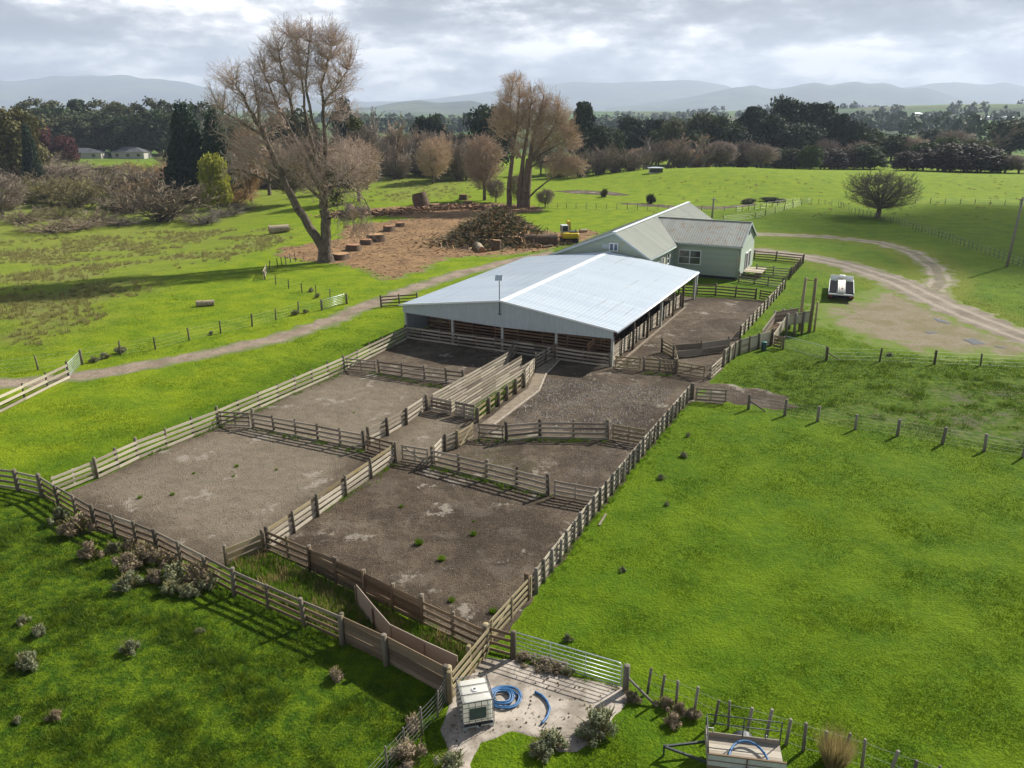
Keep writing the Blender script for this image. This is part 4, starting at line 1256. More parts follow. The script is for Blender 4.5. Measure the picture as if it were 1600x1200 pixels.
MB().tube([(.55, .2, 0), (.55, .2, 2.9)], .1, 8).build('prop', M['wood_lichen'], pa)
MB().tube([(0, 0, 0), (-.04, .02, 2.6), (0, 0, 5.15)], [.15, .14, .12], 10).build('pole', M['wood_lichen'], pb)

M['teal'] = flat('teal_plastic', (0.015, 0.055, 0.05), 0.6, 0.2)
bn = thing('barrel', 'teal plastic barrel with lid against the loading race wall', 'barrel', at(1193, 548))
MB().tube([(0, 0, 0), (0, 0, .1), (0, 0, .7), (0, 0, .75)], [.2, .22, .22, .2], 14).build('drum', M['teal'], bn)
MB().tube([(0, 0, .755), (0, 0, .79), (0, 0, .81)], [.23, .23, .2], 14).build('lid', flat('teal_lid', (0.03, 0.16, 0.135), 0.5, .1), bn)

# ------------------------------------------------------------------ caged water tank and hoses
def _tank(t, pos, bs):
    c = t.mix(t.noise(pos, 3, 4), (0.80, 0.775, 0.70), (0.87, 0.86, 0.81))
    tr = t.n('ShaderNodeBsdfTranslucent', ins={'Color': c})
    mx = t.n('ShaderNodeMixShader', ins={0: 0.5, 1: bs.outputs[0], 2: tr.outputs[0]})
    t.t.links.new(mx.outputs[0], [n for n in t.t.nodes if n.type == 'OUTPUT_MATERIAL'][0].inputs[0])
    return c
M['poly'] = pmat('white_tank_plastic', _tank, 0.4, 0.4)
M['cage'] = flat('cage_tube', (0.10, 0.105, 0.115), 0.5, 0.12, 4, 0.3)
ZC = 0.06
ibc = thing('water_tank', 'white caged plastic water tank standing on the concrete pad', 'water tank', (-1.28, 22.05, ZC), R(14))
W2, D2 = 0.54, 0.62
tk = MB().rbox((0, 0, .64), (W2 * 2 - .07, D2 * 2 - .07, .96), .12).build('tank', M['poly'], ibc)
MB().tube([(0, 0, 1.115), (0, 0, 1.15), (0, 0, 1.16)], [.12, .12, .10], 16).build('lid', M['white'], tk)
MB().tube([(0, 0, 1.155), (0, 0, 1.175)], [.055, .05], 12).build('filler_cap', flat('filler_cap', (0.16, 0.13, 0.06), .6), tk)
m = MB(); rr = 0.011
for i in range(6):
    z = 0.17 + i * .19
    m.tube([(-W2, -D2, z), (W2, -D2, z), (W2, D2, z), (-W2, D2, z)], rr, 5, closed=True)
for i in range(6):
    x = -W2 + 2 * W2 * i / 5
    for y in (-D2, D2): m.tube([(x, y, .14), (x, y, 1.13)], rr, 5)
for i in range(7):
    y = -D2 + 2 * D2 * i / 6
    for x in (-W2, W2): m.tube([(x, y, .14), (x, y, 1.13)], rr, 5)
m.build('cage', M['cage'], ibc)
m = MB()
m.tube([(-W2, -D2, 1.14), (W2, -D2, 1.14), (W2, D2, 1.18), (-W2, D2, 1.18)], .018, 6, closed=True)
for y in (-.22, .22): m.tube([(-W2, y, 1.15), (W2, y, 1.15)], .014, 6)
m.build('top_bars', M['cage'], ibc)
m = MB()
for x in (-.46, 0, .46): m.box((x, 0, .05), (.14, 1.22, .1))
for y in (-.58, 0, .58): m.box((0, y, .125), (1.08, .1, .04))
m.build('pallet', M['galv'], ibc)
m = MB(); m.box((-.02, -D2 - .012, .66), (.58, .012, .46)); m.build('label_plate', flat('blank_grey_plate', (0.055, 0.085, 0.085), .5, .25, 5), ibc)
m = MB(); m.tube([(.02, -D2 + .05, .2), (.02, -D2 - .1, .2)], .05, 10); m.box((.02, -D2 - .07, .27), (.16, .03, .025)); m.build('valve', M['black'], ibc)
m = MB(); m.box((0, -D2 + .02, .2), (1.0, .03, .1)); m.build('shade_panel', M['dark'], ibc)  # dark strip that paints in the shade below the tank front
m = MB(); m.tube([(.36, -D2 - .013, .95), (.36, -D2 - .02, .95)], .055, 10); m.build('round_tag', M['white'], ibc)

M['hose'] = flat('blue_hose', (0.035, 0.115, 0.25), 0.45, 0.25, 8)
hc = at(789, 1091, ZC)
pts = []
for i in range(0, 190):
    a = i * 2 * math.pi / 34
    rad = [.60, .57, .50, .36, .42, .28][min(5, int(i / 34))]
    nxt = [.60, .57, .50, .36, .42, .28][min(5, int(i / 34) + 1)]
    f = (i % 34) / 34; rad = rad * (1 - f) + nxt * f
    pts.append((math.cos(a) * rad * 1.0 + (.0 if i < 70 else -.1), math.sin(a) * rad, .045 + .06 * (i / 190) + .02 * math.sin(a * 3)))
m = MB().tube(pts, .036, 7); o = m.build('hose_coil', M['hose']); o.location = hc
tag(o, 'coiled blue hose lying on the concrete pad beside the water tank', 'hose')
hp = [at(*p, ZC + .045) for p in ((836, 1081), (846, 1086), (855, 1096), (859, 1107), (855, 1120), (846, 1131))]
fine_ = []
for i in range(len(hp) - 1):
    for k in range(4): fine_.append(hp[i].lerp(hp[i + 1], k / 4))
m = MB().tube(fine_ + [hp[-1]], .048, 8); o = m.build('hose_piece', M['hose'], origin=hp[0])
tag(o, 'short curved piece of blue hose alone on the concrete pad', 'hose')

# ------------------------------------------------------------------ small box trailer at the bottom edge
tr = thing('box_trailer', 'small box trailer with a pipe rail parked by the grey post fence', 'trailer', (7.42, 19.86, 0), R(-9.5))
M['ply'] = wood('trailer_ply', (0.26, 0.23, 0.185), (0.40, 0.36, 0.30), 0.1)
M['panel'] = flat('grey_white_panel', (0.50, 0.51, 0.50), .55, .12, 3)
M['frame'] = flat('dark_steel_frame', (0.055, 0.06, 0.065), .5, .2, 5, .3)
L2, W3 = 1.18, .6
m = MB()
for i in range(4): m.box((0, -W3 + .15 + i * .3, .5), (2 * L2, .292, .035))
m.build('floor', M['ply'], tr)
m = MB(); m.box((0, -W3, .70), (2 * L2, .03, .42)); m.build('side_panel', M['panel'], tr)
m = MB(); m.box((0, W3, .60), (2 * L2, .03, .2)); m.build('side_panel', M['ply'], tr)
m = MB(); m.box((-L2, 0, .72), (.03, 2 * W3, .46)); m.build('front_panel', M['ply'], tr)
m = MB()
m.bar((-L2, -W3, .93), (L2, -W3, .93), .06, .04); m.bar((-L2 - .02, -W3 - .03, .45), (L2, -W3 - .03, .45), .04, .06); m.bar((0, -W3 - .03, .45), (0, -W3 - .03, .93), .04, .03, up=(0, 1, 0))
m.bar((-L2, -W3 - .03, .7), (L2, -W3 - .03, .7), .02, .025)
m.build('edge_frame', M['wood_brown'], tr)
m = MB()
for z in (1.05, 1.4): m.tube([(-L2, W3, z), (L2, W3, z)], .02, 6)
for x in (-L2, 0, L2): m.tube([(x, W3, .45), (x, W3, 1.4)], .02, 6)
m.tube([(-L2, -W3, .93), (-L2, W3, 1.4)], .022, 6)
m.build('pipe_rail', M['frame'], tr)
m = MB()
tip = Vector((4.95, 20.28, 0)) - Vector((7.42, 19.86, 0)); tip.rotate(Matrix.Rotation(R(9.5), 3, 'Z'))
for s in (-1, 1): m.bar((-L2 + .3, s * W3 * .9, .42), (tip.x, tip.y, .42), .06, .07)
m.bar((tip.x, tip.y, 0.05), (tip.x, tip.y, .5), .06, .06)
m.build('drawbar', M['frame'], tr)
for s in (-1, 1):
    wl = MB().tube([(0.05, s * (W3 + .06), .3), (0.05, s * (W3 + .25), .3)], .3, 18).build('wheel', M['black'], tr)
    MB().tube([(0.05, s * (W3 + .04), .3), (0.05, s * (W3 + .262), .3)], .16, 12).build('rim', M['panel'], wl)
m = MB()
pr_ = [(0.05 + math.cos(R(a)) * .37, 0, .3 + math.sin(R(a)) * .37) for a in range(15, 170, 15)]
for (a, _, b), (c, _, d) in zip(pr_, pr_[1:]): m._add([(a, W3 + .04, b), (c, W3 + .04, d), (c, W3 + .28, d), (a, W3 + .28, b)], [(0, 1, 2, 3)])
m.build('mudguard', M['frame'], tr)
for q_ in (0, 1):
  m = MB()
  if q_ == 0: m.tube([(-L2 + .25, W3 + .02, .5), (-L2 + .25, W3 + .02, .85), (-L2 + .05, W3 + .02, .85)], .018, 5)
  else: m.tube([(.75, W3 + .03, .8), (.75, W3 + .03, .55), (L2, W3 + .03, .55)], .018, 5)
  m.build('tie_rail', M['panel'], tr)
Rt = Matrix.Rotation(R(-9.5), 3, 'Z')
ap = []
for i in range(25):
    a = math.pi * i / 24
    q = Rt @ Vector((.10 - math.cos(a) * .62, -.52 + math.sin(a) * .92, .62 + .06 * math.sin(a))) + Vector((7.42, 19.86, 0)); ap.append(q)
o = MB().tube(ap, .042, 8).build('hose_arc', M['hose'], origin=ap[0]); tag(o, 'blue hose bent in an arc inside the box trailer', 'hose')
m = MB(); q = Rt @ Vector((.02, -.45, 0)) + Vector((7.42, 19.86, 0))
m.rbox((q.x, q.y, .60), (.34, .2, .14), .06, R(20)); m.rbox((q.x + .04, q.y + .03, .70), (.16, .13, .1), .05, R(-30))
o = m.build('red_bag', flat('red_cloth', (0.42, 0.04, 0.07), .7, .3, 12), origin=(q.x, q.y, .5)); tag(o, 'crumpled red bag lying in the box trailer', 'bag')

# ------------------------------------------------------------------ flat deck trailer on the grass
c0 = Vector((37.4, 88.0, 0)); c0.z = hz(c0.x, c0.y)
ft = thing('deck_trailer', 'white flat deck trailer with two dark ramp panels parked on the grass', 'trailer', c0, R(68 - 90))
M['mesh'] = flat('dark_mesh_panel', (0.016, 0.016, 0.02), .95, .4, 6, spec=.05)
M['cream'] = flat('cream_sheet', (0.60, 0.585, 0.52), .55, .12, 2)
m = MB(); m.box((0, 0, .82), (2.6, 7.8, .16)); m.build('chassis', M['white'], ft)
for s in (-1, 1):
    m = MB(); m.box((s * .85, -.35, 1.0), (.78, 6.6, .06))
    for i in range(12): m.box((s * .85, -3.5 + i * .56, 1.045), (.78, .05, .03))
    m.build('ramp_panel', M['mesh'], ft)
    m = MB(); m.box((s * 1.28, 0, .98), (.05, 7.8, .22)); m.build('side_rail', M['white'], ft)
m = MB()
for i in range(5): m.tube([(-.32 + i * .16, -3.8, 1.03), (-.32 + i * .16, 3.9, 1.03)], .085, 6)
m.build('ribbed_cover', M['cream'], ft)
m = MB(); m.box((0, 4.0, 1.2), (2.5, .08, .55)); m.rbox((0, 3.9, 1.4), (.7, .5, .3), .12); m.build('headboard', M['white'], ft)
m = MB(); m.box((0, -3.95, .6), (2.6, .08, .3)); m.build('rear_beam', M['mesh'], ft)
M['redlamp'] = flat('red_lamp', (0.35, 0.02, 0.02), .4)
for s in (-1, 1):
    m = MB(); m.box((s * 1.05, -4.0, .62), (.3, .04, .13)); m.build('tail_lamp', M['redlamp'], ft)
    for y in (-2.4, -1.4):
        wl = MB().tube([(s * 1.0, y, .42), (s * 1.26, y, .42)], .42, 16).build('wheel', M['black'], ft)
m = MB(); m.box((.1, -1.9, 1.12), (.18, .5, .05)); m.build('winch_plate', flat('rust_plate', (0.2, 0.06, 0.035), .8), ft)
m = MB()
for s in (-1, 1): m.bar((s * .6, 3.9, .7), (0, 5.4, .6), .1, .12)
m.build('drawbar', M['frame'], ft)

# ------------------------------------------------------------------ yellow excavator
ep = at(889, 379)
ex = thing('excavator', 'yellow tracked excavator working beside the felled logs', 'excavator', ep, R(8))
M['yellow'] = flat('yellow_paint', (0.50, 0.36, 0.015), .45, .18, 2)
M['grey_paint'] = flat('pale_grey_paint', (0.50, 0.52, 0.52), .5, .1)
for s in (-1, 1):
    pr_ = [(s * .95, math.cos(a) * .4 + (1.15 if math.cos(a) > 0 else -1.15), .4 + math.sin(a) * .4) for a in [2 * math.pi * i / 16 + .01 for i in range(16)]]
    m = MB(); m.prism([(x - .25, y, z) for x, y, z in pr_], (.5, 0, 0)); tk = m.build('track', M['black'], ex)
    m = MB()
    for y in (-1.1, -.4, .4, 1.1): m.tube([(s * .95 - .27, y, .38), (s * .95 + .27, y, .38)], .22, 10)
    m.build('roller', M['frame'], tk)
m = MB(); m.box((0, 0, .62), (1.3, 1.9, .36)); m.build('undercarriage', M['frame'], ex)
m = MB(); m.rbox((0, -.45, 1.25), (2.6, 2.4, .85), .25); m.rbox((0, -1.45, 1.28), (2.55, .7, .8), .3); m.build('body', M['yellow'], ex)
cb = MB(); cb.box((-.72, .35, 2.68), (1.0, 1.5, .08))
for x in (-1.2, -.24):
    for y in (-.36, 1.06): cb.box((x, y, 2.15), (.09, .09, 1.0))
cb.box((-.72, .35, 1.72), (1.0, 1.5, .1))
cabo = cb.build('cab', M['grey_paint'], ex)
m = MB(); m.box((-.72, .35, 2.2), (.9, 1.36, .9)); m.build('cab_glass', M['glass'], cabo)
m = MB(); m.box((.55, -.4, 1.75), (1.2, 1.4, .2)); m.tube([(.9, -.7, 1.8), (.9, -.7, 2.2)], .06, 7); m.build('engine_cover', M['frame'], ex)
def boom(pts, w_, h_):
    m = MB()
    for (a, b, h1, h2) in pts:
        a = Vector(a); b = Vector(b)
        m.bar(a, b, w_, (h1 + h2) / 2)
    return m
boom([((.25, .7, 1.5), (.3, 1.6, 2.9), .55, .6), ((.3, 1.55, 2.85), (.5, 3.6, 2.75), .6, .4)], .4, .5).build('boom', M['yellow'], ex)
st = boom([((.5, 3.8, 3.0), (.8, 3.5, 1.0), .4, .3)], .3, .3).build('stick', M['yellow'], ex)
m = MB(); m.prism([(.45, 3.4, 1.0), (.45, 4.1, .7), (.45, 3.9, .15), (.45, 3.2, .1), (.45, 2.9, .5)], (.75, 0, 0)); m.build('bucket', M['frame'], st)
m = MB(); m.tube([(.1, 1.1, 1.5), (.15, 2.0, 2.4)], .07, 6); m.tube([(.55, 1.1, 1.5), (.5, 2.0, 2.4)], .07, 6); m.build('hydraulic_rams', M['galv'], ex)
# ------------------------------------------------------------------ plants: generators
def tubes_np(segs, sides):
    """segs (n,8): p0 xyz, p1 xyz, r0, r1 -> verts, quads"""
    s = np.asarray(segs, float)
    p0, p1, r0, r1 = s[:, 0:3], s[:, 3:6], s[:, 6], s[:, 7]
    d = p1 - p0
    d /= np.linalg.norm(d, axis=1, keepdims=True) + 1e-9
    ref = np.where(np.abs(d[:, 2:3]) < 0.9, np.array([[0, 0, 1.0]]), np.array([[1.0, 0, 0]]))
    a = np.cross(d, ref); a /= np.linalg.norm(a, axis=1, keepdims=True) + 1e-9
    b = np.cross(a, d)
    an = 2 * np.pi * np.arange(sides) / sides
    c, sn = np.cos(an), np.sin(an)
    off = a[:, None, :] * c[None, :, None] + b[:, None, :] * sn[None, :, None]
    v = np.concatenate([p0[:, None, :] + off * r0[:, None, None], p1[:, None, :] + off * r1[:, None, None]], 1)
    n = len(s)
    k = np.arange(sides); k2 = (k + 1) % sides
    f = np.stack([k, k2, k2 + sides, k + sides], 1)[None] + (np.arange(n) * 2 * sides)[:, None, None]
    return v.reshape(-1, 3), f.reshape(-1, 4)

def rot_about(d, axis, ang):
    return d * math.cos(ang) + axis.cross(d) * math.sin(ang) + axis * (axis.dot(d)) * (1 - math.cos(ang))

def grow(rd, out, p, d, L, r, lev, P_):
    """recursive limb; out[0] limbs, out[1] twigs"""
    n = P_['steps'][min(lev, len(P_['steps']) - 1)]
    wob, upw = P_['wob'], P_['up'][min(lev, len(P_['up']) - 1)]
    last = lev >= P_['levels']
    nch = P_['kids'][min(lev, len(P_['kids']) - 1)]
    st = P_['start'] if lev == 0 else 0.25
    q = p
    for i in range(n):
        d = (d + Vector((rd.gauss(0, wob), rd.gauss(0, wob), rd.gauss(0, wob) + upw))).normalized()
        q2 = q + d * (L / n)
        ra, rb = r * (1 - 0.75 * i / n), r * (1 - 0.75 * (i + 1) / n)
        if lev == 0 and i == 0: ra *= P_.get('flare', 1.25)
        tgt = out[0] if lev < P_['split'] else out[1]
        tgt.append((*q, *q2, max(ra, P_['rmin']), max(rb, P_['rmin'])))
        if not last:
            t = (i + 1) / n
            if t >= st:
                k = nch / (n * (1 - st))
                k = int(k) + (rd.random() < k - int(k))
                for _ in range(k):
                    ax = Vector((rd.gauss(0, 1), rd.gauss(0, 1), rd.gauss(0, 1))).cross(d)
                    if ax.length < 1e-3: continue
                    dd = rot_about(d, ax.normalized(), R(rd.uniform(*P_['ang'])))
                    grow(rd, out, q.lerp(q2, rd.random()), dd, L * P_['ratio'] * rd.uniform(.75, 1.15) * (1 - P_['taper'] * t), max(rb * .62, P_['rmin']), lev + 1, P_)
        q = q2

BARE = dict(levels=4, steps=(6, 5, 4, 3, 2), kids=(7, 6, 5, 4, 3), ang=(22, 50), ratio=.55, taper=.35, wob=.09, up=(.02, .06, .06, .04), start=.28, rmin=.012, split=2)

def bare_mesh(name, seed, h, r, over={}, limbs=None):
    # limbs and twigs in two meshes
    """returns (trunk mesh, crown mesh)"""
    P_ = dict(BARE); P_.update(over)
    rd = random.Random(seed)
    out = ([], [])
    if limbs is None:
        grow(rd, out, Vector((0, 0, 0)), Vector((0, 0, 1)), h * P_.get('trunk', .62), r, 0, P_)
    else:
        limbs(rd, out, P_)
    v, f = tubes_np(out[0], 7 if h > 12 else 5)
    tm = raw_mesh(name + '_trunk', v, f, M['bark_grey'], tone=np.repeat(np.random.default_rng(seed).random(len(v) // 2), 2) if len(v) % 2 == 0 else None, smooth=True)
    v2, f2 = tubes_np(out[1], 3)
    n2 = len(out[1]); print('TREE', name, len(out[0]), n2)
    tn = np.repeat(np.random.default_rng(seed).random(n2), 6)
    cm = raw_mesh(name + '_crown', v2, f2, M['twig_tan'], tone=tn)
    return tm, cm

def leaf_quads(cs, nrm, size, seed):
    r_ = np.random.default_rng(seed)
    n = len(cs)
    nrm = nrm + r_.normal(0, .65, (n, 3)); nrm /= np.linalg.norm(nrm, axis=1, keepdims=True) + 1e-9
    ref = r_.normal(0, 1, (n, 3))
    a = np.cross(nrm, ref); a /= np.linalg.norm(a, axis=1, keepdims=True) + 1e-9
    b = np.cross(nrm, a)
    s = size * (0.6 + 0.8 * r_.random(n))[:, None]
    k = (0.55 + .6 * r_.random(n))[:, None]
    v = np.stack([cs - a * s * .5, cs - b * s * k * .5, cs + a * s * .5 + nrm * s * .12, cs + b * s * k * .5], 1).reshape(-1, 3)
    f = np.arange(n * 4).reshape(-1, 4)
    return v, f

def lobes_leaves(lobes, per, size, seed, shell=.55):
    r_ = np.random.default_rng(seed)
    C, N, T = [], [], []
    for (c, rad) in lobes:
        T.append(np.full(per, r_.random()))
        d = r_.normal(0, 1, (per, 3)); d /= np.linalg.norm(d, axis=1, keepdims=True)
        t = shell + (1 - shell) * r_.random(per) ** .6
        t *= 1 + .22 * np.sin(d[:, 0] * 5 + seed) * np.sin(d[:, 1] * 4 + c[2]) + .12 * r_.normal(0, 1, per)
        C.append(np.asarray(c) + d * t[:, None] * np.asarray(rad)); N.append(d)
    C = np.concatenate(C); N = np.concatenate(N)
    v, f = leaf_quads(C, N, size, seed + 1)
    return v, f, np.repeat(np.clip(.5 * np.concatenate(T) + .25 + .2 * r_.normal(0, 1, len(C)), 0, 1), 4)

def twig_mat(name, c0, c1):
    def f(t, pos, bs):
        tone = t.attr('tone')
        oi = t.n('ShaderNodeObjectInfo').outputs['Random']
        c = t.mix(tone, c0, c1)
        return t.mix(1.0, c, t.ramp(oi, (0, (.8, .8, .82)), (1, (1.15, 1.12, 1.05))), 'MULTIPLY')
    return pmat(name, f, .85, .2)
def leaf_mat(name, c0, c1, trans=.2):
    def f(t, pos, bs):
        tone = t.attr('tone')
        oi = t.n('ShaderNodeObjectInfo').outputs['Random']
        n = t.noise(pos, .5, 3)
        c = t.mix(t.math('ADD', t.math('MULTIPLY', tone, .8), t.math('MULTIPLY', n, .2)), c0, c1)
        c = t.mix(1.0, c, t.ramp(oi, (0, (.78, .8, .8)), (1, (1.2, 1.15, 1.1))), 'MULTIPLY')
        tr = t.n('ShaderNodeBsdfTranslucent', ins={'Color': c})
        mx = t.n('ShaderNodeMixShader', ins={0: trans, 1: bs.outputs[0], 2: tr.outputs[0]})
        out = [q for q in t.t.nodes if q.type == 'OUTPUT_MATERIAL'][0]
        t.t.links.new(mx.outputs[0], out.inputs[0])
        return c
    return pmat(name, f, .75, .2)
def bark_mat(name, c0, c1):
    def f(t, pos, bs):
        n = t.noise(t.vscale(pos, (3, 3, .8)), 1.6, 6, .7)
        bump(t, bs, n, .7, .08)
        return t.mix(t.step(n, .35, .68), c0, c1)
    return pmat(name, f, .9, .15)
M['bark_grey'] = bark_mat('grey_bark', (.075, .06, .045), (.19, .155, .12))
M['bark_pale'] = bark_mat('pale_bark', (.20, .18, .15), (.36, .33, .28))
M['bark_red'] = bark_mat('reddish_bark', (.085, .058, .042), (.195, .14, .10))
M['twig_tan'] = twig_mat('tan_twigs', (.36, .265, .185), (.64, .49, .36))
M['twig_red'] = twig_mat('reddish_twigs', (.28, .215, .185), (.54, .44, .38))
M['twig_grey'] = twig_mat('grey_brown_twigs', (.155, .125, .10), (.32, .265, .215))
M['twig_scrub'] = twig_mat('scrub_twigs', (.125, .100, .066), (.285, .232, .16))
M['twig_olive'] = twig_mat('olive_twigs', (.12, .11, .045), (.235, .205, .085))
M['twig_dark'] = twig_mat('dark_oak_twigs', (.115, .10, .078), (.225, .20, .155))
M['twig_yellow'] = twig_mat('yellow_willow_twigs', (.22, .23, .03), (.36, .36, .06))
M['twig_orange'] = twig_mat('orange_twigs', (.24, .15, .07), (.38, .25, .12))
M['leaf_pine'] = leaf_mat('dark_pine_leaves', (.012, .025, .012), (.050, .075, .032), .1)
M['leaf_dark'] = leaf_mat('dark_green_leaves', (.016, .032, .012), (.072, .098, .035), .15)
M['leaf_olive'] = leaf_mat('olive_leaves', (.036, .048, .020), (.125, .135, .06))
M['leaf_green'] = leaf_mat('mid_green_leaves', (.035, .06, .015), (.10, .14, .035))
M['leaf_gold'] = leaf_mat('golden_leaves', (.09, .085, .025), (.19, .17, .055))
M['leaf_willow'] = leaf_mat('yellow_willow_leaves', (.17, .19, .02), (.36, .37, .05), .3)
M['leaf_cypress'] = leaf_mat('cypress_leaves', (.012, .028, .014), (.034, .062, .028), .1)
M['leaf_red'] = leaf_mat('crimson_leaves', (.055, .018, .02), (.13, .045, .042))
M['leaf_purple'] = leaf_mat('dark_hedge_leaves', (.022, .020, .017), (.078, .066, .050), .1)
M['leaf_wool'] = leaf_mat('grey_woolly_leaves', (.12, .15, .065), (.36, .375, .235), .25)
M['leaf_woolbrown'] = leaf_mat('dried_flower_heads', (.16, .12, .08), (.44, .355, .25), .2)
M['leaf_weed'] = leaf_mat('weed_leaves', (.07, .15, .008), (.20, .31, .02), .4)
M['straw'] = leaf_mat('dry_straw', (.26, .20, .075), (.50, .40, .18), .35)

# ------------------------------------------------------------------ the big bare tree
def path_tube(rd, tgt, pts, r0, r1, jit=.08, sub=3):
    q = []
    for i in range(len(pts) - 1):
        for k in range(sub): q.append(Vector(pts[i]).lerp(Vector(pts[i + 1]), k / sub) + Vector((rd.gauss(0, jit), rd.gauss(0, jit), 0)) * (1 if i + k else 0))
    q.append(Vector(pts[-1])); n = len(q) - 1
    for i in range(n): tgt.append((*q[i], *q[i + 1], r0 + (r1 - r0) * i / n, r0 + (r1 - r0) * (i + 1) / n))
    return q

def dome(rd, out, limbs, c, rad, n, P_, inner=.35, tw=(6, 1.4), br=.085, sag=.0):
    """fill a rounded crown: curved branches from the limbs out to points of an ellipsoid, twigs along them"""
    c = Vector(c); pts = [p for l in limbs for p in l]
    for _ in range(n):
        d = Vector((rd.gauss(0, 1), rd.gauss(0, 1), rd.gauss(.15, 1))).normalized()
        k = inner + (1 - inner) * rd.random() ** .45
        t = c + Vector((d.x * rad[0], d.y * rad[1], d.z * rad[2])) * k * rd.uniform(.93, 1.06)
        best, bs_ = None, 1e9
        for p in pts:
            v = t - p; hd = math.hypot(v.x, v.y)
            cost = v.length + 2.2 * max(0, hd * .55 - v.z + sag) + rd.random() * 1.2
            if cost < bs_: best, bs_ = p, cost
        v = t - best; L = v.length
        if L < .4: continue
        m = best + v * .5 + Vector((v.x, v.y, 0)) * .10 - Vector((0, 0, .06 * L)) + Vector((rd.gauss(0, .06), rd.gauss(0, .06), 0)) * L
        r0 = min(br, .014 + .016 * L); N = 7; prev = best
        for i in range(1, N + 1):
            f = i / N; q = best * (1 - f) ** 2 + m * 2 * f * (1 - f) + t * f * f
            q += Vector((rd.gauss(0, 1), rd.gauss(0, 1), rd.gauss(0, 1))) * .025 * L * (f < 1)
            ra, rb = r0 * (1 - .8 * (i - 1) / N), r0 * (1 - .8 * f)
            out[1].append((*prev, *q, max(ra, P_['rmin']), max(rb, P_['rmin'])))
            dd = (q - prev).normalized()
            if f > .35:
                for _k in range(int(tw[0] / N + rd.random())):
                    ax = Vector((rd.gauss(0, 1), rd.gauss(0, 1), rd.gauss(0, 1))).cross(dd)
                    if ax.length > 1e-3:
                        grow(rd, out, prev.lerp(q, rd.random()), rot_about(dd, ax.normalized(), R(rd.uniform(20, 55))), tw[1] * rd.uniform(.6, 1.2), P_['rmin'], P_['levels'] - 1, P_)
            prev = q

